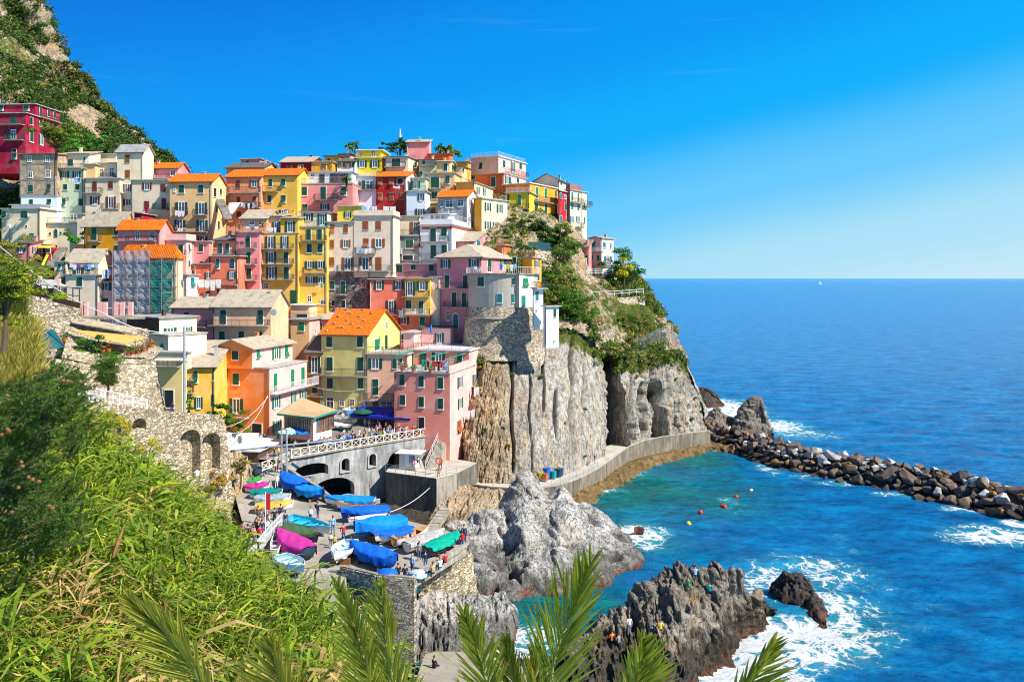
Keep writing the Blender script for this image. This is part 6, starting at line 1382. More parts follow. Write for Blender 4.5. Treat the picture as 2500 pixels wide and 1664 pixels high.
pp = np.concatenate([p, p2, p3]); qq = np.concatenate([q, q2, q3]); rr = np.concatenate([np.random.uniform(.5, 1.5, len(p)), np.random.uniform(.4, 1.1, len(p2)), np.random.uniform(.2, .5, len(p3))])
cs = np.array([[(.03,.08,.012), (.06,.14,.015), (.12,.22,.02), (.20,.26,.03), (.30,.24,.05), (.32,.16,.05), (.10,.14,.07)][k] for k in np.random.choice(7, len(pp), p=[.22,.22,.17,.13,.1,.06,.1])])
C, A, B, cc = leafcloud(pp+qq*.25, rr, 42, .2, cs); o = quads('headland_scrub', C, A, B, cc); tag(o, 'mixed green and rusty scrub growing over the headland above the cliff', 'scrub', kind='stuff')
def blobs_px(L, sub, seed=5):
    """L: (px,py,Y,rx_m,rz_m,col,n): groups of blobs at photo places"""
    rs = np.random.RandomState(seed); c = []; r = []; k = []
    for (x, y, Y, rx, rz, colr, n) in L:
        o = np.array(P(x, y, Y))
        for i in range(n):
            d = rs.normal(size=3)*np.array([rx, rx*.7, rz])*.5; c.append(o+d); r.append(sub*rs.uniform(.6, 1.3)*min(rx, rz)); k.append(np.array(colr)*rs.uniform(.7, 1.3))
    return np.array(c), np.array(r), np.array(k)
def bush(name, label, cat, L, sub=.45, dens=150, size=.13, trunk=None, group=None, squash=.8):
    c, r, k = blobs_px(L, sub, int(L[0][0])); o = c.mean(0)
    gz = c[:, 2].min()-r.max()
    T = empty(name, (o[0], o[1], gz), 0, label, cat, group)
    C, A, B, cc = leafcloud(c-np.array([o[0], o[1], gz]), r, dens, size, k, squash); quads('crown', C, A, B, cc, parent=T)
    mb = MB(); h = o[2]-gz; rt_ = max(.05, h*.05)
    tr = trunk or h*.2
    mb.tube([(0,0,-tr), (.05*h,0,h*.3), (-.03*h,0,h*.8)], [rt_*1.3, rt_, rt_*.5], 7)
    for i in range(min(7, len(c))):
        t = c[i*len(c)//7 if len(c) > 7 else i]-np.array([o[0], o[1], gz]); mb.tube([(.02*h,0,h*.35), (t[0]*.5, t[1]*.5, h*.35+(t[2]-h*.35)*.6), tuple(t)], [rt_*.6, rt_*.4, rt_*.15], 5)
    mb.build('trunk', simple('bark', (.12,.08,.05), .9), T); return T
YG = (.22,.28,.02); MG = (.05,.14,.015); DG = (.03,.08,.012); BG = (.09,.22,.02)
bush('tree', 'bright green round tree on the headland right of the white tower block', 'tree', [(1395,760,137,3.6,3.4,(.07,.19,.02),22),(1370,740,137,2,2,(.10,.24,.03),6)], .42, 200, .2, 2)
bush('tree', 'green tree at the tip of the headland right of the villa', 'tree', [(1530,650,172,3.6,3.4,(.05,.17,.02),16),(1520,690,171,3,3,(.06,.17,.02),10)], .42, 200, .22, 3)
bush('shrub', 'yellow leaved shrub between the villa and the headland tree', 'shrub', [(1518,668,166,2.2,2.2,(.42,.40,.02),12)], .42, 200, .18, 1)
bush('shrub', 'olive green round shrub under the small yellow house', 'shrub', [(1276,552,158,3.0,2.0,(.12,.16,.02),14)], .45, 170, .18, 1)
bush('shrub', 'tall dark green shrub mass under the bright orange house', 'shrub', [(1325,560,160,2.5,3.4,DG,12),(1350,580,160,4,3,(.04,.13,.015),22),(1375,605,159,3,3.2,(.05,.15,.015),16)], .4, 170, .2, 1)
bush('shrub', 'light green straggling bush falling down the gully left of the villa', 'shrub', [(1370,640,154,3.5,4.5,(.14,.22,.03),20),(1390,600,158,3,4,(.13,.2,.03),10)], .4, 130, .2, 1)
bush('shrub', 'bright green bush beside the caged balcony', 'shrub', [(1340,690,146,1.6,1.8,(.09,.25,.02),9)], .45, 170, .17, 1)
bush('tree', 'broad leafed tree with rusty leaves in front of the crimson house', 'tree', [(118,318,136,2.6,2.2,(.12,.16,.02),14),(150,338,136,3,2,(.14,.20,.02),12),(135,355,136,2,2,(.20,.16,.03),8)], .42, 150, .2, 3)
bush('shrub', 'light green bushes on the bank behind the grey brick house', 'shrub', [(190,352,158,4,1.6,(.08,.26,.03),16),(225,352,158,3,1.6,(.07,.24,.03),12),(260,358,160,3,1.6,(.08,.16,.02),8)], .5, 150, .2, 1)
bush('shrub', 'vivid green bush on the dark bank left of the ochre house', 'shrub', [(190,582,138,1.8,1.2,(.05,.24,.02),12)], .5, 160, .15, 1)
bush('shrub', 'round yellow green shrub at the left edge under the cable', 'shrub', [(12,695,62,2.6,1.8,YG,34),(20,735,62,2.2,1.5,YG,24)], .48, 330, .09, 1)
bush('shrub', 'rusty green upper shrub at the left edge above the yellow green one', 'shrub', [(12,605,68,1.6,1.6,(.24,.24,.04),14),(30,650,67,1.1,1.0,(.20,.14,.06),6)], .4, 260, .08, 1)
bush('shrub', 'clipped oval flowering bush on the pale terrace wall', 'shrub', [(262,895,80,1.0,1.5,(.08,.17,.015),26),(264,920,80,.9,1.0,(.10,.14,.03),18)], .75, 260, .07, .2)
bush('shrub', 'leafy loquat bush over the parapet wall left of the plaza road', 'shrub', [(555,1020,98,1.8,1.2,(.10,.22,.02),12),(590,1045,98,1.6,1.0,(.16,.24,.02),10),(530,1005,98,1.2,.9,(.08,.18,.02),6)], .45, 200, .14, 1)
bush('cactus', 'upright green succulent beside the utility pole', 'cactus', [(466,985,90,.5,1.4,(.06,.22,.03),10)], .5, 120, .1, 1)
for i, (x, y, lab) in enumerate([(303,1045,'yellow flowering bush in front of the first arch'), (355,1110,'yellow green bush below the second arch'), (285,1028,'small yellow bush beside the left arch')]):
    bush('shrub', lab, 'shrub', [(x, y, 66, .9, 1.0, (.42,.38,.03), 9)], .5, 220, .07, 1)
bush('shrub', 'rust and yellow bush at the foot of the arched wall', 'shrub', [(545,1175,84,1.3,.9,(.40,.26,.04),10),(500,1195,82,1.3,.8,(.24,.26,.03),8)], .45, 200, .09, 1)
bush('shrub', 'brownish green bush on the rock above the left covered boats', 'shrub', [(585,1135,88,1.2,1.0,(.20,.17,.05),10),(600,1150,88,.8,.7,(.32,.30,.03),5)], .45, 200, .09, 1)
for i, (x, y, c_, l_) in enumerate([(215,862,(.06,.2,.02),'leafy plant in the garden under the awning at its left end'),(245,845,(.05,.16,.02),'climbing vine on the green door under the awning'),(290,868,(.07,.16,.03),'bushy plant beside the garden rail'),(235,880,(.16,.13,.08),'dry brown pot plant in the terrace garden'),(195,840,(.08,.2,.03),'vine on the rubble wall at the left of the garden')]):
    bush('garden_plant', l_, 'plant', [(x, y, 92, 1.1, 1.2, c_, 9)], .45, 150, .1, .3)
def smallpalm(label, px, py, Y, h, r):
    b0 = P(px, py, Y); T = empty('palm_tree', b0, 0, label, 'palm'); MB().tube([(0,0,-2),(0,0,h)], [.25,.18], 8).build('trunk', simple('bark', (.12,.08,.05)), T)
    rs = random.Random(px); mb = MB(); V = []; F = []
    for k in range(22):
        az = rs.uniform(0, 6.28); el = rs.uniform(-.3, 1.2); prev = Vector((0,0,h)); d = Vector((math.cos(az)*math.cos(el), math.sin(az)*math.cos(el), math.sin(el))); side = Vector((-math.sin(az), math.cos(az), 0))
        for j in range(6):
            nx = prev+d*r/6; w_ = .28*r/2*math.sin(math.pi*(j+1.2)/7.5); b_ = len(V); V += [prev-side*w_, prev+side*w_, nx+side*w_*.9-Vector((0,0,.05)), nx-side*w_*.9-Vector((0,0,.05))]; F.append((b_, b_+1, b_+2, b_+3)); prev = nx; d = (d+Vector((0,0,-.28))).normalized()
    V = np.array([list(v) for v in V]); n = len(F); me = mesh_np('fronds', V, np.array(F)); at = me.color_attributes.new('Col', 'FLOAT_COLOR', 'POINT'); c4 = np.ones((len(V), 4), np.float32); c4[:, :3] = np.array([.07,.15,.02])*(.6+.8*np.random.rand(len(V), 1)); at.data.foreach_set('color', c4.ravel()); link('crown', me, LEAF, T)
smallpalm('dark palm on the hilltop left of the bright yellow house', *cp('B',1385,250), 176, 0.5, 2.0); smallpalm('palm behind the roofline beside the yellow house chimney', *cp('B',1440,225), 178, .6, 1.7)
smallpalm('tall palm on the hilltop left of the salmon tower', *cp('B',1870,230), 180, .8, 2.4); smallpalm('short palm right of the salmon tower', *cp('B',2250,275), 180, .7, 2.0); smallpalm('palm among shrubs at the end of the orange red roof', *cp('B',2320,275), 181, .6, 1.9)
smallpalm('small potted palm on the white arcade terrace', *cp('B',1357,560), 154, .7, 1.4)
bush('shrub', 'hilltop shrubs trailing right of the salmon tower', 'shrub', [(1090,366,182,3,1.2,(.14,.22,.03),10),(1112,375,182,2,1.2,(.10,.18,.03),6)], .5, 130, .2, 1)
bush('shrub', 'leafy shrubs between the yellow house and the salmon tower', 'shrub', [(955,358,180,2.5,1.4,DG,8),(985,358,180,2,1.2,(.10,.2,.03),8)], .5, 130, .2, 1)
MB().tube([(0,0,0),(0,0,2.5),(0,0,3.4)], [1.1,.25,.03], 4).build('x', RAILW, loc=P(*cp('B',1868,140), 182)); bpy.data.objects['x'].scale = (.35, .35, .7); o = bpy.data.objects['x']; o.name = 'light_tree'; tag(o, 'pointed pale lattice spire above the hilltop palm', 'spire')
def bnd(px): return np.interp(px, [-400,0,60,150,215,260,330,400,440,520,560,600,640,700,760,820,860,900], [985,985,965,930,985,1060,1110,1135,1160,1245,1300,1330,1370,1405,1440,1485,1560,1680])
def make_reeds():
    rs = np.random.RandomState(11); V = []; Fc = []; 
    n = 15500; Y = np.sqrt(rs.uniform(9.0**2, 46**2, n)); px = rs.uniform(-260, 900, n); zg = zground(px, Y); h = rs.uniform(1.5, 3.0, n); X_ = (px-CX_)*Y/F_; cl = fbm(np.stack([X_*.35, Y*.35, Y*0], 1), 2, 31); h = h*(1+.35*cl)
    py = HY_-(zg+h-CH_)/Y*F_; ok = (py > bnd(px)+rs.uniform(-8, 50, n)) & ((px > 235) | (Y > 14.5) | (py > 1390)) & (cl+rs.uniform(-.25, .25, n) > -.33)
    Y, px, zg, h = Y[ok], px[ok], zg[ok], h[ok]; n = len(Y); X = (px-CX_)*Y/F_; print('reeds', n)
    base = np.stack([X, Y, zg], 1); lean = np.stack([rs.normal(.35, .22, n), rs.normal(0, .2, n), np.zeros(n)], 1)
    tip = base+np.stack([np.zeros(n), np.zeros(n), h], 1)+lean*h[:, None]*.6
    dry = fbm(base*.3, 2, 8)*1.1+rs.uniform(-.35, .35, n)-.12
    QV = []; QC = []
    def ribbon(P0, P1, P2, P3, w, colr, side):
        ws = [w*.5, w, w*.8, w*.05]; Ps = [P0, P1, P2, P3]
        for a in range(3):
            q = np.stack([Ps[a]-side*ws[a][:, None], Ps[a]+side*ws[a][:, None], Ps[a+1]+side*ws[a+1][:, None], Ps[a+1]-side*ws[a+1][:, None]], 1); QV.append(q); QC.append(np.repeat(colr[:, None, :], 4, 1))
    near = np.clip(12/Y, .25, 1)
    wst = np.full(n, .012)
    sd_ = np.stack([np.ones(n), np.zeros(n), np.zeros(n)], 1); mid = lambda t: (lambda t: base+(tip-base)*t[:, None]+lean*(h*t*(t-1)*.3)[:, None])(t*np.ones(n))
    cst = np.where(dry[:, None] > .12, np.array([[.42,.30,.10]]), np.array([[.20,.24,.05]]))*rs.uniform(.7, 1.2, (n, 1))
    ribbon(mid(0), mid(.33), mid(.66), mid(1.0), wst, cst, sd_)
    L = 13
    for k in range(L):
        t = .22+.78*(k+rs.rand(n))/L; o = mid(t); az = rs.uniform(-math.pi, math.pi, n)*.8+0.0
        out = np.stack([np.cos(az)*.8+.45, np.sin(az)*.9, np.zeros(n)], 1); ln = rs.uniform(.35, 1.0, n); up = rs.uniform(.35, 1.2, n)
        z_ = np.array([[0, 0, 1.]])
        d1 = out*.55+z_*up[:, None]; p1 = o+d1*ln[:, None]*.35; p2 = p1+(out*.9+z_*(up*.35)[:, None])*ln[:, None]*.35; p3 = p2+(out*.95-z_*rs.uniform(.1, .9, n)[:, None])*ln[:, None]*.4
        side = np.cross(out, z_); side /= np.maximum(np.linalg.norm(side, axis=1, keepdims=True), 1e-6); side = side+rs.normal(0, .35, (n, 3))
        isdry = (dry+rs.uniform(-.4, .4, n)-(t-.5)*.5) > .12
        g = rs.rand(n, 1); cg = np.array([[.06,.17,.01]])*(1-g)+np.array([[.38,.45,.03]])*g; cd = np.array([[.50,.36,.13]])*rs.uniform(.6, 1.2, (n, 1))
        cg = cg*rs.uniform(.45, 1.2, (n, 1)); ribbon(o, p1, p2, p3, rs.uniform(.013, .030, n)*(1+.6*(Y > 22)), np.where(isdry[:, None], cd, cg), side)
    V = np.concatenate(QV).reshape(-1, 3); Cc = np.concatenate(QC).reshape(-1, 3); m = len(V)//4
    me = mesh_np('reeds', V, np.arange(4*m).reshape(m, 4)); at = me.color_attributes.new('Col', 'FLOAT_COLOR', 'POINT'); c4 = np.ones((4*m, 4), np.float32); c4[:, :3] = Cc; at.data.foreach_set('color', c4.ravel())
    o = link('reeds', me, LEAF); tag(o, 'dense bank of wind bent green and straw coloured reeds filling the lower left', 'reeds', kind='stuff')
    idx = np.where((rs.rand(n) < .012) & (Y > 7) & (Y < 30))[0][:70]; mb = MB()
    for i in idx:
        a = Vector(tip[i]); b_ = a+Vector((lean[i][0]*.5+.1, 0, .75))*rs.uniform(.6, 1.0); m_ = a.lerp(b_, .5)+Vector((rs.normal(0,.03),0,0)); mb.tube([a, a.lerp(m_, .5), m_, b_], [.01, .035, .045, .008], 6)
    o = mb.build('reed_plumes', simple('plume_tan', (.42,.22,.08), .9, .4, 30)); tag(o, 'tan feathery plumes standing above the reeds', 'plumes', kind='stuff')
make_reeds()
def grass(name, label, zone, n, size, cols, seed):
    rs = np.random.RandomState(seed); u = rs.rand(n); v = rs.rand(n); (a, b_, c, d) = [np.array(P(*z)) for z in zone]
    base = (a*(1-u[:, None])+b_*u[:, None])*(1-v[:, None])+(d*(1-u[:, None])+c*u[:, None])*v[:, None]
    h = size*rs.uniform(.5, 1.3, n); dirn = np.stack([rs.normal(.2, .4, n), rs.normal(0, .4, n), np.ones(n)], 1); A = dirn*h[:, None]*.5; B = np.stack([rs.normal(0, 1, n), rs.normal(0, .3, n), np.zeros(n)], 1)*.05*size
    cs = np.array([cols[k] for k in rs.randint(0, len(cols), n)])*rs.uniform(.7, 1.2, (n, 1)); o = quads(name, base+A, A, B, cs); tag(o, label, 'grass', kind='stuff')
grass('dry_grass', 'tall yellow dry grass on the slope at the left edge', [(-80,790,84),(85,800,84),(100,930,72),(-80,960,70)], 16000, 1.3, [(.55,.42,.10),(.45,.42,.06),(.25,.30,.03),(.6,.5,.18)], 3)
grass('slope_grass', 'green grass and weeds on the far left bank', [(-80,690,105),(60,720,100),(60,830,95),(-80,820,92)], 9000, 1.5, [(.10,.2,.02),(.2,.26,.03),(.3,.28,.06)], 4)
def pine():
    rs = np.random.RandomState(5); T = empty('pine_tree', P(-120, 1500, 13), 0, 'pine branches with round brown cones leaning in from the left edge', 'pine'); o = np.array(T.location)
    clumps = []
    for (x, y, rx, ry, k) in [(50,975,80,35,9),(110,950,70,28,8),(165,940,50,24,6),(185,935,20,14,3),(30,1010,60,40,7),(110,1000,80,30,8),(160,985,50,25,5),(40,1080,70,40,8),(120,1060,60,25,5),(160,1040,40,22,3),(20,1150,50,40,5),(90,1160,60,30,5),(130,1200,50,30,4),(40,1220,80,35,8),(120,1260,60,35,6),(60,1290,90,40,9),(150,1290,40,25,3),(10,1330,60,30,4),(100,1310,60,25,4),(10,1540,30,35,4),(0,1500,30,30,3),(130,905,20,10,2),(20,1120,40,60,4)]:
        for i in range(k): (rs.rand() < .8) and clumps.append(P(x+rs.normal()*rx*.55, y+rs.normal()*ry*.4, rs.uniform(11.0, 13.5)))
    CV = []; CA = []; CB = []; CC = []
    mb = MB()
    for c in clumps:
        c = np.array(c); m = 13; 
        for j in range(m):
            tw = c+rs.normal(size=3)*.12; dv = np.array([rs.uniform(.2, 1), rs.normal()*.5, rs.uniform(-.1, .9)]); dv /= np.linalg.norm(dv); n = 80
            t = rs.rand(n); nd_ = dv+rs.normal(size=(n, 3))*.75; nd_ /= np.linalg.norm(nd_, axis=1, keepdims=True); ln = rs.uniform(.04, .085, (n, 1)); st = tw+dv*(t[:, None]-.5)*.34
            CV.append(st+nd_*ln*.5); CA.append(nd_*ln*.5); s = np.cross(nd_, rs.normal(size=(n, 3))); s /= np.linalg.norm(s, axis=1, keepdims=True); CB.append(s*.0058)
            tone = rs.rand(n, 1); CC.append((np.array([[.02,.065,.012]])*(1-tone)+np.array([[.12,.25,.02]])*tone)*rs.uniform(.6, 1.4))
            mb.bar(Vector(tw-dv*.2-o), Vector(tw+dv*.15-o), .008)
    quads('crown', np.concatenate(CV)-o, np.concatenate(CA), np.concatenate(CB), np.concatenate(CC), parent=T)
    for k in range(0, len(clumps), 3):
        a = Vector(np.array(clumps[k])-o); root = Vector(P(-80, 1100+(k*37) % 300, 12.6))-Vector(o); mb.tube([root, root.lerp(a, .6)+Vector((0,0,-.08)), a], [.03, .02, .008], 5)
    mb.tube([(0,0,-2.5), (.05,0,1.5), (.2,0,3.6)], [.2, .16, .07], 8)
    mb.build('branches', simple('pine_bark', (.14,.09,.06), .9), T)
    conem = simple('cone_brown', (.26,.12,.04), .7, .5, 40); bm_ = MB(); bm_.tube([(0,0,-.035),(0,0,-.02),(0,0,.005),(0,0,.025),(0,0,.036)], [.008,.028,.034,.022,.004], 9)
    for k in range(16):
        t = k*2.4; z = -.025+.0035*k; r_ = .032*math.cos(z*30); bm_.box(r_*math.cos(t)-.005, r_*math.sin(t)-.005, z, r_*math.cos(t)+.005, r_*math.sin(t)+.005, z+.012)
    cone = bm_.mesh('cone', True)
    for (x, y) in [(112,900),(155,930),(165,930),(172,934),(196,932),(18,966),(18,1048),(5,1060),(22,1052),(30,1250),(45,1190),(52,1128),(55,1138),(95,1175),(70,1165),(120,1235),(128,1240),(62,1312),(80,1170),(5,1535),(14,1545),(22,1540),(18,1552),(8,1548),(30,1546)]:
        co = child('pine_cone', cone, T, Matrix.Translation(P(x, y, 11.0)-T.location) @ Matrix.Rotation(random.random()*3, 4, 'X') @ Matrix.Scale(.8, 4)); 
        if not cone.materials: cone.materials.append(conem)
pine()
def palmmat():
    m = leafmat('palm_leaf', .4, .4); return m
PALM = palmmat()
def frond(T, base, tipp, width, seed, droop=.1, yellow=0.0, n=54, Yb=5.0):
    rs = np.random.RandomState(seed); o = Vector(T.location); a = Vector(base)-o; b_ = Vector(tipp)-o; L = (b_-a).length; d = (b_-a).normalized(); view = Vector((0, -1, .15)).normalized()
    side = d.cross(view).normalized(); nrm = side.cross(d).normalized()
    def pt(t): return a+(b_-a)*t+Vector((0, 0, 1))*droop*L*math.sin(math.pi*t)*.5+side*.06*L*math.sin(math.pi*t)*(1 if seed % 2 else -1)
    mb = MB(); mb.tube([pt(t) for t in np.linspace(0, 1, 14)], [.013*(1-t)+.003 for t in np.linspace(0, 1, 14)], 6)
    V = []; C = []; n = 44
    for k in range(n):
        t = .1+.9*(k/n)**.95
        for s in (-1, 1):
            p = pt(t); ll = 1.55*width*(.55+.6*math.sin(math.pi*min(1, t*.85+.12)))*(1.0-.5*t**4)*rs.uniform(.88, 1.08); ang = R(27-15*t+rs.normal()*4)
            dr = (d*math.cos(ang)+side*s*math.sin(ang)+nrm*rs.uniform(.05, .35)).normalized(); sag = Vector((0, 0, -1))*ll*rs.uniform(.02, .12)
            w_ = .0118*rs.uniform(.8, 1.2); fold = nrm.cross(dr).normalized(); up = (nrm*.5+fold*.6).normalized(); 
            q0, q1, q2, q3 = p, p+dr*ll*.35, p+dr*ll*.72+sag*.4, p+dr*ll+sag
            g = rs.rand(); cg = np.array([.16,.24,.02])*(1-g)+np.array([.46,.48,.07])*g; cg = cg*(1-yellow)+np.array([.45,.38,.06])*yellow
            tipc = np.array([.38,.20,.06]) if rs.rand() < .5 else cg
            for (f1, f2) in ((fold*1.0+nrm*.55, None), (fold*-1.0+nrm*.55, None)):
                f1 = f1.normalized()
                for (A_, B_, wa, wb, ca, cb) in ((q0, q1, .4, 1, cg, cg), (q1, q2, 1, .75, cg, cg), (q2, q3, .75, .05, cg, tipc)):
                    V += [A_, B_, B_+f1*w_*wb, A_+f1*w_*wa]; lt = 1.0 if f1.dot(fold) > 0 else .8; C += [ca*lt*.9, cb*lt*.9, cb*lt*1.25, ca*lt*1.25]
            V += [q0-fold*.0013, q2-fold*.0010, q2+fold*.0010, q0+fold*.0013]; V[-4:] = [v+view*.0015 for v in V[-4:]]; C += [np.array([.42,.40,.10])]*4
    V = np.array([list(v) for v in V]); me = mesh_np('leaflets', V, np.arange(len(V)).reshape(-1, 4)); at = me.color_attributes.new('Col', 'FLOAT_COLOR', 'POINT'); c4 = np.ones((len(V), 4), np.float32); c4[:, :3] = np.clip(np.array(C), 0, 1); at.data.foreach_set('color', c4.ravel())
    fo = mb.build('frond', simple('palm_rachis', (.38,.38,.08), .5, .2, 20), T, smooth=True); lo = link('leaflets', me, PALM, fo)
Tp = empty('date_palm', P(1150, 2350, 5.2), 0, 'date palm whose sharp green fronds rise along the bottom edge', 'palm')
Tb = empty('date_palm', P(540, 2400, 4.6), 0, 'yellow green palm with fronds among the reeds at the bottom left', 'palm')
for T, (x, y), (x2, y2), Y, w_, sd_, yl in [(Tb,(540,1790),(322,1466),4.6,.24,1,.35),(Tb,(790,1900),(668,1575),4.7,.30,2,.45),(Tp,(900,1850),(822,1420),4.9,.20,3,.1),(Tp,(1040,1880),(935,1430),5.0,.27,4,.1),(Tp,(1195,1860),(1130,1500),5.0,.25,5,.05),(Tp,(1330,1900),(1445,1372),5.1,.36,6,.05),
      (Tp,(1330,1850),(1240,1560),5.3,.22,8,.2),(Tp,(1480,1850),(1568,1560),4.8,.26,9,.05),(Tp,(1640,1900),(1884,1562),5.0,.25,11,.1),(Tp,(1560,1900),(1600,1600),5.3,.22,12,.1),(Tp,(1010,1900),(900,1600),5.4,.3,14,.25),(Tp,(1250,1950),(1300,1600),5.5,.3,15,.15)]:
    frond(T, P(x, y, Y), P(x2, y2, Y-.3), w_, sd_, .03, yl)
for T in (Tp, Tb): MB().tube([(0,0,-.2), (0,0,-2.0), (0.1,0,-5.5)], [.22, .26, .3], 12).build('trunk', simple('palm_trunk', (.16,.11,.07), .95, .5, 12), T)
def breakwater():
    E = [(37.5, 152), (39.8, 144.5), (44.8, 130.2), (57.6, 115.8), (66.9, 101.8), (73, 91)]; S_ = [0]
    for p0, p1 in zip(E[:-1], E[1:]): S_.append(S_[-1]+math.dist(p0, p1))
    L = S_[-1]
    def at(s_):
        f = lambda v: Vector((np.interp(v, S_, [e[0] for e in E]), np.interp(v, S_, [e[1] for e in E]), 0)); q = f(s_); d = (f(min(L, s_+3))-f(max(0, s_-3))).normalized(); return q, Vector((-d.y, d.x, 0))
    def prof(s_, t): 
        w_ = np.interp(s_/L, [0, .15, .5, 1], [3.0, 4.4, 4.8, 5.2]); return w_, 3.4*max(0, 1-abs(t/w_)**1.6)
    rows = []
    for t in (-1, -.7, -.35, 0, .35, .7, 1): 
        rows.append([])
        for s_ in np.linspace(0, L, 12): w_, h_ = prof(s_, 0); q, n = at(s_); q = q+n*(w_+t*w_); rows[-1].append(Vector((q.x, q.y, -1.2+(h_+.2)*(1-abs(t)**1.5))))
    loft('breakwater_core', rows, (40, 160), lambda V, N: .4*fbm(V*.8, 3, 2, True), BLACKR, attr={'veg': lambda V, N: V[..., 0]*0-1})
    protos = []
    for k in range(9):
        bm = bmesh.new(); bmesh.ops.create_cube(bm, size=1.0); bmesh.ops.subdivide_edges(bm, edges=bm.edges, cuts=5, use_grid_fill=True)
        rs = np.random.RandomState(k+40); sx, sy, sz = rs.uniform(.8, 1.5), rs.uniform(.7, 1.1), rs.uniform(.55, .9)
        for v in bm.verts: v.co = v.co.lerp(v.co.normalized()*.62, .22)
        for j in range(7):   # random planar cuts give flat faces
            nn = Vector(rand_dirs(1)[0]); dd = rs.uniform(.36, .5)
            for v in bm.verts:
                e = v.co.dot(nn)-dd
                if e > 0: v.co -= nn*e
        P0 = np.array([list(v.co) for v in bm.verts]); d_ = fbm(P0*3+k, 3, k)*.05
        for v, dd in zip(bm.verts, d_): v.co += v.co.normalized()*float(dd); v.co = Vector((v.co.x*sx, v.co.y*sy, v.co.z*sz))
        me = bpy.data.meshes.new('boulder'); bm.to_mesh(me); bm.free(); protos.append(me)
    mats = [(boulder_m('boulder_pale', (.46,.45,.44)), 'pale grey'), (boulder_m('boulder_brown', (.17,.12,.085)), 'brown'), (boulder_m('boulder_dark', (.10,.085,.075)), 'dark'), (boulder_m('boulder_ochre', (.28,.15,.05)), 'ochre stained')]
    pm = {}
    rs = np.random.RandomState(9); cnt = 0
    pl = []
    for tries in range(16000):
        s_ = rs.uniform(0, L); qa, n = at(s_); w_, _ = prof(s_, 0); t = rs.uniform(-1, 1)*w_; _, h_ = prof(s_, t); r_ = (.5+.95*rs.rand()**1.4)*(1.0 if s_ < L*.6 else 1.2); q = qa+n*(w_+t)
        if any((q.x-p[0])**2+(q.y-p[1])**2 < ((r_+p[3])*.6)**2 for p in pl): continue
        pl.append((q.x, q.y, h_, r_, t/w_))
        if len(pl) >= 900: break
    pl.sort(key=lambda p: -p[3]*(1.25 if p[4] < .3 else .8)); SV = []; SF = []; SC = []; sb = 0
    for qi, (x, y, z, r_, tt) in enumerate(pl):
        k = rs.randint(9); mi = rs.choice(4, p=[.24, .30, .40, .06] if tt > -.55 else [.03, .34, .45, .18]); key = (k, mi)
        if key not in pm: me = protos[k].copy(); me.materials.append(mats[mi][0]); pm[key] = me
        if qi >= 296:
            me = pm[key]; P0 = np.array([list(v.co) for v in me.vertices])*r_*1.5; M3 = np.array(Matrix.Rotation(rs.uniform(0, 6.28), 3, 'Z') @ Matrix.Rotation(rs.uniform(-.6, .6), 3, 'X')); P0 = P0 @ M3.T+np.array([x, y, z-.1-.25*r_]); SV.append(P0); SF.append(np.array([list(p.vertices) for p in me.polygons])+sb); SC.append(np.full(len(me.polygons), mi)); sb += len(P0); continue
        o = bpy.data.objects.new('boulder', pm[key]); col.objects.link(o); o.location = (x, y, z-.15-.25*r_+rs.uniform(-.3, .35)); o.rotation_euler = (rs.uniform(-.6,.6), rs.uniform(-.6,.6), rs.uniform(0, 6.28)); o.scale = (r_*1.5,)*3
        tag(o, '%s boulder heaped in the long breakwater' % mats[mi][1], 'boulder', '%s boulders of the breakwater' % mats[mi][1])
    if SV:
        me = mesh_np('boulders', np.concatenate(SV), np.concatenate(SF)); me.materials.clear()
        for m_ in mats: me.materials.append(m_[0])
        me.polygons.foreach_set('material_index', np.concatenate(SC).astype(np.int32)); o = link('small_boulders', me, None); tag(o, 'smaller stones wedged between the big boulders of the breakwater', 'boulders', kind='stuff')
    print('boulders', len(pl))
def boulder_m(name, c):
    m, nt, b = newmat(name); n1 = noise(nt, coord(nt, 'Object'), 1.5, 6, .7); n2 = noise(nt, wcoord(nt), .8, 5, .6)
    v = ramp(nt, n1, [(.3, sc(c, .5)), (.5, c), (.7, sc(c, 1.25))]); v = mix(nt, v, (c[0]*.7, c[1]*.55, c[2]*.4), mth(nt, 'MULTIPLY', ramp(nt, n2, [(.45, (0,0,0)), (.65, (1,1,1))]), .6))
    g = nd(nt, 'ShaderNodeNewGeometry'); sp = nd(nt, 'ShaderNodeSeparateXYZ'); nt.links.new(g.outputs['Position'], sp.inputs[0])
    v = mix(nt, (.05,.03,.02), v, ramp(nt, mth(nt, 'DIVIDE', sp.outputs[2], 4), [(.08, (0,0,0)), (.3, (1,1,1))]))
    nt.links.new(v, b.inputs['Base Color']); b.inputs['Roughness'].default_value = .85; bump(nt, b, n1, .6, .1); return m
breakwater()
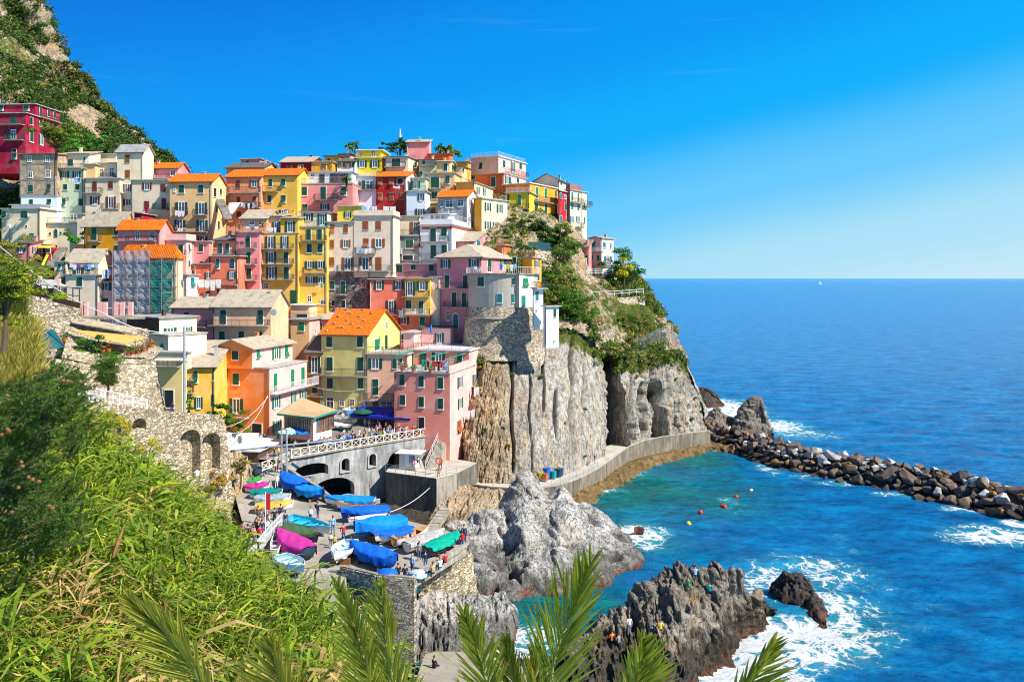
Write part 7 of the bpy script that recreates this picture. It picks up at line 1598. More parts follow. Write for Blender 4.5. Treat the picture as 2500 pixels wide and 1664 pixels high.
def boat_mesh(L, B, H, kind, hm, im, cm=None, seed=1):
    """bow at +x; origin under the keel"""
    ns = 15; nr = 8; rs = random.Random(seed)
    def w(s): return B/2*(.62+.38*min(1, s/.35)**.8 if s < .35 else max(.015, (1-((s-.35)/.65)**2.1)**.75))
    def h(s): return H*(.92+.42*s**3+.08*(1-s)**2)
    def sec(s, off=0.0):
        W = max(.01, w(s)-off); hh = h(s); k = .22*H*s**4*1.8
        return [(W*math.sin(math.pi/2*(j/nr))**.75 if j else 0, k+off+(hh-k-off)*(j/nr)**1.8) for j in range(nr+1)]
    out = {}
    def shell(off, flip=False):
        vs = []; fs = []; m = 2*nr+1
        for i in range(ns):
            s = i/(ns-1); pr = sec(s, off); x = L*(s-.5)+(.10*L*s**6)*0
            for j in range(nr, -1, -1): vs.append((x+(.06*L*(pr[j][1]/H) if s > .97 else 0), -pr[j][0], pr[j][1]))
            for j in range(1, nr+1): vs.append((x+(.06*L*(pr[j][1]/H) if s > .97 else 0), pr[j][0], pr[j][1]))
        for i in range(ns-1):
            for j in range(m-1): a = i*m+j; f = (a, a+m, a+m+1, a+1); fs.append(f)
        fs.append(tuple(range(m-1, -1, -1)))
        return vs, fs
    mb = MB(); mb.add(*shell(0)); 
    mb.box(-L*.45, -.03, -.02, L*.42, .03, .08)
    out['hull'] = (mb.mesh('hull', True), hm)
    if kind == 'open':
        mb = MB(); mb.add(*shell(.06)); mb.box(-L*.46, -B*.3, H*.28, L*.33, B*.3, H*.31); out['interior'] = (mb.mesh('interior', False), im)
        mb = MB()
        for s in (.12, .38, .62): W = w(s)-.05; x = L*(s-.5); mb.box(x-.14, -W, h(s)*.66, x+.14, W, h(s)*.71)
        s = .9; mb.prism([(L*.28, -w(.78)+.05), (L*.47, 0), (L*.28, w(.78)-.05)], h(.8)*.82, h(.8)*.86)
        out['thwart'] = (mb.mesh('thwart'), im)
    gb = MB()
    for sg in (-1, 1):
        gb.tube([(L*(i/(ns-1)-.5)+(.06*L*h(1)/H if i == ns-1 else 0), sg*w(i/(ns-1)), h(i/(ns-1))) for i in range(ns)], .035, 5)
    gb.bar((-L/2, -w(0), h(0)), (-L/2, w(0), h(0)), .07)
    out['gunwale'] = (gb.mesh('gunwale', True), im if kind == 'open' else hm)
    if kind in ('cover', 'drape'):
        nn, mm_ = 44, 27; V = []
        for i in range(nn):
            s = i/(nn-1); W = w(min(.985, s))+.07; x = L*(s-.5)*1.02+(.05*L if s > .98 else 0)
            for j in range(mm_):
                q = (j/(mm_-1)-.5)*2; drop = (.35 if kind == 'cover' else .75)
                if abs(q) <= .72: yy = q/.72*W; zz = h(s)+.05+.22*H*(1-(q/.72)**2)*(1+.5*math.sin(s*7+seed))*math.sin(math.pi*min(.95, max(.05, s)))
                else: e = (abs(q)-.72)/.28; yy = math.copysign(W+.03*e+.035*math.sin(s*34+seed*2+e)*e, q); zz = h(s)+.05-e*H*drop*(1+.18*math.sin(s*16+seed))
                zz += .035*math.sin(s*23+yy*6+seed)*(1-abs(q))
                V.append((x, yy, max(.03, zz)))
        V = np.array(V); V[:, 2] += .07*fbm(V*2.3+seed, 3, seed, True); V[:, 1] *= 1+.04*fbm(V*3+seed, 2, seed); me = mesh_np('cover', V, grid_faces(nn, mm_), True); 
        out['cover'] = (me, cm)
    return out
def boat(label, a, b_, kind, hull, inside, cover=None, beam=None, H=.8, crop='J', z=None, up=.12, group=None, tilt=0.0, engine=False, prow=True):
    def zg(y): return float(np.interp(y, [1080,1125,1165,1210,1250,1300,1385,1450], [9.1,8.6,7.8,7.25,7.0,6.85,6.6,6.3]))
    (ax, ay), (bx, by) = cp(crop, *a), cp(crop, *b_); za = z if z is not None else zg(ay); zb = z if z is not None else zg(by)
    A = G(ax, ay, za); Bp = G(bx, by, zb); L = (A-Bp).length; B = beam or min(2.3, .36*L); cen = (A+Bp)/2; dv = A-Bp   # a is the bow
    T = empty('rowing_boat' if not engine else 'motor_boat', (cen.x, cen.y, min(za, zb)+up), math.atan2(dv.y, dv.x), label, 'boat', group); T.rotation_euler.x = tilt
    T.rotation_euler.y = -math.atan2(za-zb, L)*0
    parts = boat_mesh(L, B, H, kind, hull, inside, cover, seed=int(ax) % 17)
    for k, (me, m) in parts.items():
        if k == 'cover': continue
        me.materials.append(m); child(k, me, T)
    if 'cover' in parts: me, m = parts['cover']; me.materials.append(m); child('cover', me, T)
    if prow: mbx = MB(); mbx.tube([(L*.53, 0, H*1.1), (L*.555, 0, H*1.75)], .045, 6); mbx.build('stem_post', WOOD, T)
    mbx = MB(); mbx.box(-L*.3-.1, -B*.42, -up, -L*.3+.1, B*.42, .08); mbx.box(L*.2-.1, -B*.42, -up, L*.2+.1, B*.42, .1); mbx.build('chock', WOOD, T)
    if engine: mbx = MB(); mbx.box(-L/2-.45,-.18,H*.95,-L/2-.05,.18,H*1.6); mbx.tube([(-L/2-.25,0,H*.95),(-L/2-.3,0,.1)], .07, 6); mbx.build('outboard_motor', simple('motor_grey', (.45,.47,.5), .4), T)
    return T
def cv(name, c): return simple('canvas_'+name, c, .75, .22, 2.5, bumpk=.5, spec=.2)
def pt(name, c): return simple('boat_paint_'+name, c, .4, .15, 2, bumpk=.05, spec=.4)
BL, BL2, BLB = cv('royal', (.004,.12,.60)), cv('azure', (.004,.22,.68)), cv('deep', (.004,.07,.42))
WHP, LBP, TUP, DKP, GRP = pt('white', (.75,.75,.72)), pt('light_blue', (.30,.62,.78)), pt('turquoise', (.02,.50,.68)), pt('dark', (.03,.06,.10)), pt('grey', (.45,.47,.48))
TRP = pt('wood', (.50,.27,.10)); WBP = pt('white_blue', (.65,.76,.85))
boat('boat under a bright blue cover highest up beside the stone parapet', (548,375), (735,500), 'drape', BLB, WHP, BL, beam=2.3, H=1.0, up=.25)
boat('boat under a lighter blue cover just below the first blue one by the parapet', (925,570), (712,500), 'drape', BLB, WHP, BL2, beam=2.1, H=.9, up=.25)
boat('long boat under a flat blue cover at the far end of the right row', (975,612), (1430,618), 'cover', WHP, WHP, BL2, beam=2.0)
boat('open white boat with a grey outboard motor among the blue covers', (1085,655), (1440,648), 'open', WHP, TRP, beam=1.7, engine=True, H=.7)
boat('boat under a humped azure cover right of the open motor boat', (1130,765), (1565,715), 'cover', BLB, WHP, BL, beam=2.0, H=1.0)
boat('white hulled boat with a pale pink deck beside the humped cover', (1200,830), (1570,770), 'open', WHP, pt('pinkish', (.75,.62,.52)), beam=1.7)
boat('largest boat wrapped to the ground in a blue tarpaulin in the middle of the row', (1262,950), (1705,850), 'drape', BLB, WHP, BL2, beam=2.6, H=1.25, up=.3)
boat('white boat with a tight blue cover right of the big tarpaulin', (1450,985), (1785,890), 'cover', WHP, WHP, BL, beam=1.8)
boat('open white boat with a varnished wooden rim and brown deck hatch', (1925,900), (1615,1005), 'open', WHP, TRP, beam=1.7)
boat('white boat with a grey canvas cover near the right end of the row', (2070,935), (1735,1060), 'cover', WHP, WHP, cv('grey', (.42,.40,.38)), beam=1.8)
boat('boat with an emerald green cover at the right end of the row', (2225,960), (1935,1100), 'cover', DKP, WHP, cv('emerald', (.0,.36,.25)), beam=1.9)
boat('long open boat painted white and turquoise left of the walking couple', (980,905), (605,775), 'open', WBP, TUP, beam=2.1)
boat('boat under an olive green cover behind the magenta one', (870,1000), (545,890), 'cover', DKP, WHP, cv('olive', (.06,.12,.05)), beam=2.1, H=.9)
boat('boat under a striped magenta cover at the left of the ramp', (515,965), (800,1125), 'drape', DKP, WHP, cv('magenta', (.48,.03,.26)), beam=2.2, H=1.0)
boat('light blue open boat nearest the reeds at the foot of the ramp', (740,1290), (530,1150), 'open', LBP, pt('pale_blue', (.52,.76,.85)), beam=2.0)
boat('white and pale blue open boat standing by the bastion corner', (1050,1215), (1205,1045), 'open', WHP, pt('pale_blue', (.52,.76,.85)), beam=2.2, up=.5)
boat('boat under a royal blue cover on the bastion at the front', (1225,1095), (1595,1225), 'drape', BLB, WHP, BL, beam=2.1, H=.95, up=.3)
boat('boat under a green cover topmost of the left stack', (345,430), (190,430), 'cover', WHP, WHP, cv('mid_green', (.01,.24,.10)), beam=1.6)
boat('boat under a magenta cover in the left stack below the green one', (412,485), (200,480), 'cover', WHP, WHP, cv('magenta', (.48,.03,.26)), beam=1.6)
boat('boat under a dark teal cover in the left stack', (530,545), (250,540), 'cover', WHP, WHP, cv('teal', (.0,.22,.20)), beam=1.6)
boat('boat under a grey blue cover in the left stack', (608,595), (290,600), 'cover', WHP, WHP, cv('grey_blue', (.30,.38,.42)), beam=1.7)
boat('boat under a yellow cover lowest of the left stack', (632,660), (290,680), 'cover', WHP, WHP, cv('yellow', (.62,.40,.08)), beam=1.9)
boat('slim white boat leaning beside the white ramp railing', (505,930), (470,1120), 'open', WHP, WHP, beam=1.0)
boat('small dark boat beside the blue tarp under the hut', (232,300), (318,325), 'cover', DKP, WHP, cv('black', (.03,.035,.04)), beam=1.5, z=8.3)
boat('small blue boat with a white rim in front of the yellow green house', (1165,990), (1070,1015), 'open', pt('blue', (.10,.30,.6)), WHP, crop='H', z=10.2, beam=1.7, H=1.0, up=.5)
boat('grey covered boat on the plaza behind the white deck boat', (1155,1065), (975,1040), 'cover', WHP, WHP, cv('grey_green', (.32,.36,.33)), crop='H', z=9.8, beam=1.8)
boat('boat with a white deck and green side on the plaza', (1115,1120), (915,1085), 'cover', pt('green', (.02,.22,.16)), WHP, cv('white', (.72,.70,.66)), crop='H', z=9.5, beam=1.8)
boat('boat under a blue cover on the plaza beside the restaurant', (955,1150), (850,1105), 'drape', BLB, WHP, BL2, crop='H', z=9.3, beam=1.7, H=1.0)
postrail('railing', 'white barred railing going down beside the queue of people at the left', [G(*cpJ(542,800), 7.2), G(*cpJ(380,985), 7.2), G(*cpJ(165,1270), 7.3)], 1.35, 2.0, RAILW, bars=.16, r=.035)
loft('side_ramp', [[G(*cpJ(300,800),7.0), G(*cpJ(545,800),7.0)], [G(*cpJ(100,1050),7.1), G(*cpJ(380,990),7.0)], [G(*cpJ(-80,1300),7.2), G(*cpJ(170,1290),7.1)]], (10, 10), None, PAVE, attr={'veg': lambda V, N: V[..., 0]*0-1})
def figure(pose):
    """skinned skeleton, facing -y, feet at z=0 (or seat). returns mesh with material slots skin, top, bottom, shoe and a hair mesh"""
    J = {}; E = []; RR = {}
    def j(n, p, r, par=None):
        J[n] = p; RR[n] = r
        if par: E.append((par, n))
    sit = pose == 'sit'; hipz = .52 if sit else .92
    lean = .12 if pose == 'lean' else 0
    j('pelvis', (0, .03, hipz), (.15, .11)); j('waist', (0, .02-lean*.4, hipz+.18), (.135, .10), 'pelvis'); j('chest', (0, 0-lean, hipz+.38), (.165, .115), 'waist'); j('neck', (0, 0-lean*1.4, hipz+.56), (.055, .055), 'chest')
    j('head0', (0, -.01-lean*1.6, hipz+.64), (.075, .085), 'neck'); j('head1', (0, -.015-lean*1.8, hipz+.73), (.078, .095), 'head0'); j('head2', (0, -.0-lean*1.8, hipz+.80), (.05, .06), 'head1')
    for s, sn in ((-1, 'l'), (1, 'r')):
        j('sh'+sn, (s*.19, 0-lean, hipz+.46), (.062, .062), 'chest')
        if pose == 'walk': el, ha = (s*.25, -.08*s, hipz+.2), (s*.24, -.28*s-.04, hipz+.0)
        elif pose == 'lean' or pose == 'photo': el, ha = (s*.26, -.22, hipz+.30), (s*.10, -.38, hipz+.42)
        elif sit: el, ha = (s*.25, -.05, hipz+.22), (s*.14, -.28, hipz+.12)
        else: el, ha = (s*.25, .03, hipz+.18), (s*.24, -.05, hipz-.07)
        j('el'+sn, el, (.045, .045), 'sh'+sn); j('ha'+sn, ha, (.03, .03), 'el'+sn)
        d = Vector(ha)-Vector(el); d.normalize(); a = Vector((0, 1, 0)) if abs(d.y) < .8 else Vector((0, 0, 1)); sd = d.cross(a).normalized(); pm = Vector(ha)+d*.06; j('pa'+sn, tuple(pm), (.036, .022), 'ha'+sn)
        for k in range(4): f = pm+d*(.05+.012*(1.5-abs(k-1.5)))+a*(k-1.5)*.02; g = f+d*.028-sd*.012; j('f%d%s' % (k, sn), tuple(f), (.009, .009), 'pa'+sn); j('g%d%s' % (k, sn), tuple(g), (.008, .008), 'f%d%s' % (k, sn))
        j('th'+sn, tuple(Vector(ha)+d*.05+a*.045), (.010, .010), 'ha'+sn)
        if sit: kn, an, to = (s*.13, -.42, hipz+.0), (s*.12, -.44, .08), (s*.13, -.60, .04)
        elif pose == 'walk': kn, an, to = (s*.09, -.10 if s > 0 else .02, .50), (s*.09, -.20 if s > 0 else .28, .09 if s > 0 else .13), (s*.10, -.36 if s > 0 else .17, .04)
        else: kn, an, to = (s*.11, -.01, .49), (s*.12, .02, .08), (s*.14, -.14, .035)
        j('hip'+sn, (s*.09, .02, hipz-.05), (.10, .10), 'pelvis'); j('kn'+sn, kn, (.062, .062), 'hip'+sn); j('an'+sn, an, (.042, .042), 'kn'+sn); j('to'+sn, to, (.04, .035), 'an'+sn)
    names = list(J); me = bpy.data.meshes.new('fig'); me.from_pydata([J[n] for n in names], [(names.index(a), names.index(b)) for a, b in E], []); o = bpy.data.objects.new('figtmp', me); col.objects.link(o)
    md = o.modifiers.new('s', 'SKIN'); sv = me.skin_vertices[0].data
    for i, n in enumerate(names): sv[i].radius = RR[n]; sv[i].use_root = (n == 'pelvis')
    o.modifiers.new('u', 'SUBSURF').levels = 1
    dg = bpy.context.evaluated_depsgraph_get(); res = bpy.data.meshes.new_from_object(o.evaluated_get(dg)); bpy.data.objects.remove(o)
    segs = [(Vector(J[a]), Vector(J[b]), b) for a, b in E]
    def region(c):
        best, bn = 9, ''
        for a, b, n in segs:
            ab = b-a; t = max(0, min(1, (c-a).dot(ab)/ab.length_squared)); d = (c-(a+ab*t)).length
            if n[:4] in ('head',): d -= .03
            if d < best: best, bn, bt = d, n, t
        if bn.startswith('head') or bn.startswith(('pa', 'f', 'g', 'th')) : return 0
        if bn == 'neck': return 1 if bt < .75 else 0
        if bn.startswith('ha'): return 1 if bt < .75 else 0
        if bn.startswith(('to',)): return 3
        if bn.startswith(('hip', 'kn', 'an')): return 2
        return 1 if c.z > hipz+.04 else 2
    for p in res.polygons: p.material_index = region(p.center); p.use_smooth = True
    hm = Vector(J['head1']); mb = MB(); n = 10; vs = []; fs = []
    for i in range(6):
        th = math.pi*.62*i/5
        for k in range(n): t = 2*math.pi*k/n; fr = .75 if math.sin(t) < -.3 and i > 2 else 1; vs.append((hm.x+.093*math.sin(th)*math.cos(t), hm.y+.012+.112*math.sin(th)*math.sin(t)*fr, hm.z+.03+.105*math.cos(th)))
    for i in range(5):
        for k in range(n): fs.append((i*n+k, i*n+(k+1) % n, (i+1)*n+(k+1) % n, (i+1)*n+k))
    mb.add(vs, fs); hair = mb.mesh('hair', True)
    fb = MB(); hy = hm.y-.098; fb.box(-.012, hy-.018, hm.z-.035, .012, hy+.02, hm.z+.008); fb.box(-.028, hy+.002, hm.z-.062, .028, hy+.02, hm.z-.054, 1)
    for s in (-1, 1): fb.box(s*.03-.012, hy+.004, hm.z+.012, s*.03+.012, hy+.024, hm.z+.022, 1); fb.box(s*.083-.01, hm.y-.02, hm.z-.03, s*.083+.01, hm.y+.02, hm.z+.02)
    face = fb.mesh('face')
    for m in range(4): res.materials.append(None)
    hair.materials.append(None)
    return res, hair, face
FIG = {k: figure(k) for k in ('stand', 'walk', 'sit', 'lean')}
SKIN = simple('skin', (.50,.28,.19), .6, .1, 8); LIPS = simple('face_dark', (.12,.05,.04), .6)
for k in FIG: FIG[k][2].materials.append(SKIN); FIG[k][2].materials.append(LIPS)
CLO = {n: simple('cloth_'+n, c, .85, .25, 6) for n, c in dict(white=(.75,.75,.73), red=(.55,.02,.03), blue=(.03,.15,.45), navy=(.015,.03,.10), black=(.02,.02,.025), jeans=(.06,.12,.26), grey=(.25,.26,.28), pink=(.65,.25,.35), yellow=(.75,.5,.02), green=(.03,.30,.12), brown=(.20,.11,.06), tan=(.45,.33,.2), sky=(.25,.5,.75), purple=(.2,.05,.3), orange=(.75,.2,.02), teal=(.0,.3,.3)).items()}
HAIRC = {n: simple('hair_'+n, c, .6, .3, 20) for n, c in dict(black=(.015,.012,.01), brown=(.07,.035,.015), blond=(.35,.22,.08), grey=(.35,.34,.33), auburn=(.16,.05,.02)).items()}
def person(label, p, face, pose='stand', top='white', bot='jeans', hair='brown', h=1.0, group=None, bag=None):
    T = empty('person', p, R(face), label, 'person', group); T.scale = (h, h, h)
    me, hr, fc = FIG[pose]; b_ = bpy.data.objects.new('body', me); col.objects.link(b_); b_.parent = T
    for i, m in enumerate((SKIN, CLO[top], CLO[bot], CLO['black'])): b_.material_slots[i].link = 'OBJECT'; b_.material_slots[i].material = m
    q = bpy.data.objects.new('hair', hr); col.objects.link(q); q.parent = T; q.material_slots[0].link = 'OBJECT'; q.material_slots[0].material = HAIRC[hair]
    child('face', fc, T)
    if bag:
        bm_ = MB(); z = 1.12 if pose != 'sit' else .75; bm_.box(-.14, .12, z, .14, .28, z+.4); x = bm_.build('backpack', CLO[bag], T)
    return T
def zramp(y): return float(np.interp(y, [1080,1125,1165,1210,1250,1300,1385,1450], [9.2,8.6,7.85,7.32,7.05,6.88,6.65,6.25]))
def pj(x, y, z=None):
    px, py = cp('J', x, y); return G(px, py, zramp(py) if z is None else z)
PL = [  # J crop feet, facing, pose, top, bottom, hair, where
 (885,722,150,'stand','navy','jeans','black','man in a striped dark top standing alone in the middle of the ramp','black'),
 (815,768,170,'walk','white','jeans','brown','woman in white walking left of the man in the middle of the ramp',None),
 (1030,870,20,'stand','sky','jeans','black','person in a light blue jacket behind the family on the ramp',None),
 (1130,945,200,'walk','red','jeans','brown','person in a red and dark top walking right of the family',None),
 (1008,985,30,'walk','white','black','blond','child in white walking with the family on the ramp',None),
 (1045,1012,30,'walk','yellow','navy','brown','girl in a yellow top at the front of the family on the ramp',None),
 (355,315,200,'walk','grey','jeans','black','walker in grey on the road with a companion',None),
 (392,312,200,'walk','tan','jeans','auburn','walker in tan beside the one in grey on the road',None),
 (490,440,190,'stand','white','white','grey','person in white holding the head beside the first blue boat',None),
 (490,280,20,'stand','brown','black','brown','person in brown standing under the two poles',None),
 (470,165,100,'stand','black','black','black','person in black talking at the left of the poles',None),
 (512,160,260,'stand','yellow','jeans','black','person in a yellow jacket at the left of the poles',None),
 (400,185,20,'walk','pink','white','blond','child in pink on the upper road',None),
 (1790,1255,160,'stand','sky','jeans','grey','person in a pale blue shirt near the front right boats',None),
 (1915,1215,200,'stand','navy','jeans','brown','person in a navy jacket beside the one in pale blue',None),
 (1855,1120,20,'stand','grey','jeans','brown','woman in grey standing before the grey covered boat','purple'),
 (2265,1030,200,'stand','red','jeans','black','person with a red backpack at the rocky end of the ramp','red'),
 (2285,960,180,'stand','navy','navy','brown','photographer in navy at the rocky end of the ramp',None),
 (2055,1190,220,'sit','white','jeans','blond','blond person in white sitting on the parapet',None),
 (2105,1140,220,'sit','red','black','brown','person in red sitting on the parapet farther along',None),
 (1985,1245,220,'sit','tan','black','brown','person in tan sitting low by the parapet',None),
 (1655,1300,180,'sit','black','black','brown','person in black sitting on the bastion edge, left of two',None),
 (1720,1305,180,'sit','black','jeans','black','person in black sitting on the bastion edge, right of two',None),
 (470,790,200,'stand','black','black','black','person in black at the top of the queue beside the white railing',None),
 (530,750,200,'stand','navy','black','brown','person in navy leaning on the head of the white railing',None),
 (575,820,200,'stand','navy','grey','brown','person in navy just right of the head of the white railing',None),
 (315,760,160,'stand','brown','jeans','brown','person in brown waiting near the yellow covered boat',None),
 (345,800,160,'stand','grey','jeans','black','person in grey waiting near the yellow covered boat',None),
 (310,850,200,'stand','red','black','auburn','person in red higher in the queue against the cliff',None),
 (350,900,190,'stand','navy','jeans','brown','tall person in navy in the middle of the queue',None),
 (330,960,200,'stand','red','jeans','brown','person in a bright red shirt in the queue by the railing',None),
 (400,890,210,'stand','white','jeans','auburn','person in white against the railing in the queue',None),
 (270,980,180,'stand','tan','brown','brown','long haired person in tan in the queue',None),
 (215,960,180,'stand','black','black','black','person in black in the queue against the cliff',None),
 (170,920,150,'stand','pink','jeans','brown','person in pink with a raised hand in the queue',None),
 (170,1020,180,'stand','white','navy','auburn','person in white lower in the queue',None),
 (110,1040,160,'stand','sky','black','brown','person in light blue lower in the queue',None),
 (240,1060,200,'stand','grey','jeans','brown','person in grey lower in the queue by the railing',None),
 (140,1120,180,'stand','red','jeans','brown','person in red at the bottom of the queue above the reeds',None),
 (60,1110,160,'stand','navy','jeans','black','person in navy at the bottom of the queue above the reeds',None),
 (30,1020,160,'stand','grey','black','grey','person in grey against the cliff in the queue',None),
 (75,1220,160,'stand','blue','jeans','brown','person in blue half hidden by the reeds',None),
 (130,1215,160,'stand','red','red','brown','person all in red half hidden by the reeds',None)]
for (x, y, f, pose, t, bo, ha, lab, bag) in PL:
    q = pj(x, y, None if x > 560 or y < 760 else 7.15)
    if pose == 'sit' and x > 1900: q.z = 7.35-.45; q = G(*cp('J', x, y), 7.35); q.z -= .45
    person(lab, q, f+random.uniform(-15, 15), pose, t, bo, ha, random.uniform(.96, 1.04)*(.72 if 'child' in lab or 'girl' in lab else 1), bag=bag)
cr = random.Random(4); tops = ['white','red','navy','black','sky','green','yellow','pink','grey','white','blue','tan','red','white']; cnt = {}
where = lambda t: 'the left part of the crossed railing' if t < .33 else ('the middle of the crossed railing' if t < .66 else 'the right part of the crossed railing')
ORD = ['first', 'second', 'third', 'fourth', 'fifth', 'sixth']
def crowd(n, t0, t1, d0, d1, seed):
    cr = random.Random(seed)
    for i in range(n):
        t = t0+(t1-t0)*(i+cr.random()*.8)/n; q = bw.world(bw.L*t, cr.uniform(d0, d1), 9.0); q.z = 9.0+.02; top = cr.choice(tops); bo = cr.choice(['jeans','black','navy','grey']); ha = cr.choice(list(HAIRC)); po = cr.choice(['stand','stand','lean','walk'])
        k = (top, ha, where(t)); cnt[k] = cnt.get(k, 0)+1
        person('person in %s with %s hair %s %s' % (top, ha, {1: 'at', 2: 'a step behind', 3: 'well behind', 4: 'farther behind', 5: 'deep behind'}[min(5, cnt[k])], where(t)), q, cr.uniform(-40, 220), po, top, bo, ha, cr.uniform(.94, 1.06), group='visitors crowding the plaza railing')
crowd(26, .42, .95, .5, 2.6, 21); crowd(10, .2, .5, .6, 2.2, 22); crowd(12, .45, .95, 2.8, 5.5, 23); crowd(20, .38, .92, .9, 3.4, 24); crowd(6, .05, .35, 1.5, 3, 25)
cq = random.Random(31); seen = set()
while len(seen) < 18:
    top = cq.choice(tops); bo = cq.choice(['jeans','black','navy','brown']); ha = cq.choice(list(HAIRC)); lo = cq.random()
    if (top, bo, ha) in seen: continue
    seen.add((top, bo, ha)); y = 800+340*lo; x = 470-1.05*(y-760)+cq.uniform(-60, 25)
    person('%s haired visitor in %s top and %s trousers queuing %s the side ramp' % (ha, top, bo, 'high on' if lo < .5 else 'low on'), pj(x, y, 7.12), cq.uniform(120, 240), cq.choice(['stand','walk','lean']), top, bo, ha, cq.uniform(.95, 1.05), group='visitors queuing on the side ramp')
TB = empty('cafe_table', (0, 0, 0)); TB.rotation_euler = (0, 0, 0); MB().box(-.4,-.4,.70,.4,.4,.74).build('tabletop', simple('table_blue', (.25,.38,.55), .5), TB); MB().tube([(0,0,0),(0,0,.70)], .04, 6).build('leg', IRON, TB)
spots = [(1290,1075),(1340,1060),(1395,1075),(1440,1055),(1490,1075),(1535,1060),(1580,1078),(1320,1045),(1420,1040),(1510,1040),(1600,1055)]
for i, (x, y) in enumerate(spots):
    q = G(*cpH(x, y), 9.65)
    if i == 0: t = TB
    else:
        t = TB.copy(); col.objects.link(t)
        for c in list(TB.children): d = c.copy(); d.parent = t; col.objects.link(d)
    t.location = q; t.rotation_euler.z = .3; tag(t, 'small blue square cafe table under the blue awnings', 'table', 'cafe tables under the blue awnings')
    person('diner in %s sitting at a cafe table under the %s awning%s' % (['white','navy','sky','red','grey','black','green','white','pink','tan','blue'][i], 'left' if x < 1450 else 'right', '' if i < 7 else ', farther back'), q+Vector((.7, .1, 0)), 70, 'sit', ['white','navy','sky','red','grey','black','green','white','pink','tan','blue'][i], 'jeans', ['brown','black','grey','blond'][i % 4], 1.0, group='diners at the cafe tables')
for (x, y, z, f, po, t, bo, ha, lab, c_) in [(430,1215,9.05,190,'stand','sky','jeans','brown','person in light blue beside the pink doorway on the plaza road','H'),(458,1212,9.05,170,'stand','navy','jeans','black','person in navy beside the pink doorway on the plaza road','H'),(1055,1040,10,180,'stand','white','tan','grey','grey haired person in white beside the small blue boat','H'),(1000,1020,10,160,'stand','blue','navy','brown','person in blue left of the small blue boat','H'),
     (1595,1400,5.8,160,'lean','pink','tan','brown','person in pink bending at the kiosk counter','H'),(1630,1400,5.8,200,'stand','navy','white','black','person in navy waiting at the kiosk','H'),(1790,1465,5.8,210,'walk','brown','tan','blond','person in brown walking at the edge of the quay platform','H'),(1805,1400,5.8,180,'stand','orange','navy','auburn','person in orange at the foot of the grey steps','H'),(1225,1085,9.5,150,'stand','sky','sky','brown','tall person in pale blue in front of the green parasol','H'),(1260,1085,9.5,200,'stand','tan','white','grey','person in tan next to the one in pale blue by the parasol','H'),
     (1660,1085,9.6,200,'stand','black','black','black','waiter in black at the door of the pink harbour house','H')]:
    person(lab, G(*cp(c_, x, y), z), f, po, t, bo, ha)
person('walker in a blue top alone on the cliff path', G(1461, 1136, 2.75)+Vector((-.5, .8, 0)), 120, 'walk', 'blue', 'grey', 'brown')
def surf(px, py):
    """the surface seen at a place of the photo"""
    bpy.context.view_layer.update(); dg = bpy.context.evaluated_depsgraph_get(); d = (P(px, py, 10)-Vector((0, 0, CH_))).normalized()
    hit, loc, *_ = bpy.context.scene.ray_cast(dg, Vector((0, 0, CH_))+d*58, d); return loc.copy() if hit else P(px, py, 68)
for (x, y, Y, po, t, bo, ha, lab) in [(1697,1392,70.3,'sit','sky','navy','black','person in a pale blue shirt sitting on top of the jagged rock'),(1680,1420,69.6,'sit','green','grey','brown','person in green sitting just under the top of the jagged rock'),(1732,1432,69.8,'sit','teal','navy','brown','person in teal peeping between the two rock spires'),
     (1612,1525,66.5,'sit','yellow','navy','brown','person in yellow sitting in the middle of the jagged rock'),(1598,1530,66.5,'sit','navy','navy','black','person in navy sitting next to the one in yellow'),(1585,1558,65.5,'sit','green','black','auburn','person in green with a red cap colour hair on the jagged rock'),(1536,1530,66,'stand','white','grey','blond','person in white standing in a cleft of the jagged rock'),(1510,1558,65.5,'sit','grey','navy','brown','person in grey sitting at the left foot of the jagged rock'),(1494,1552,65.5,'sit','orange','navy','brown','person in orange sitting at the left foot of the jagged rock'),(1570,1588,64.5,'stand','pink','navy','auburn','person in pink standing low on the jagged rock')]:
    lab = lab.replace('with a red cap colour hair', 'leaning forward'); q = surf(x, y+(12 if po == 'sit' else 20)); q.z -= (.42 if po == 'sit' else .03); person(lab, q, random.uniform(60, 240), po, t, bo, ha)
for (x, y, t, lab) in [(1060,1628,'black','person in black lying on the pale platform at the bottom'),(1240,1625,'red','person in red sitting on the pale platform at the bottom'),(1275,1622,'navy','person in navy sitting on the pale platform at the bottom'),(1200,1615,'white','person in white sitting on the pale platform at the bottom')]:
    q = G(x, y, 1.35); q.z -= .42; person(lab, q, random.uniform(0, 360), 'sit', t, 'black', 'brown')
q = P(*cp('G', 1655, 720), 83.5); q.z -= 1.55; person('dark haired person with a navy backpack behind the arched stone wall', q, 180, 'stand', 'pink', 'jeans', 'brown', bag='navy')
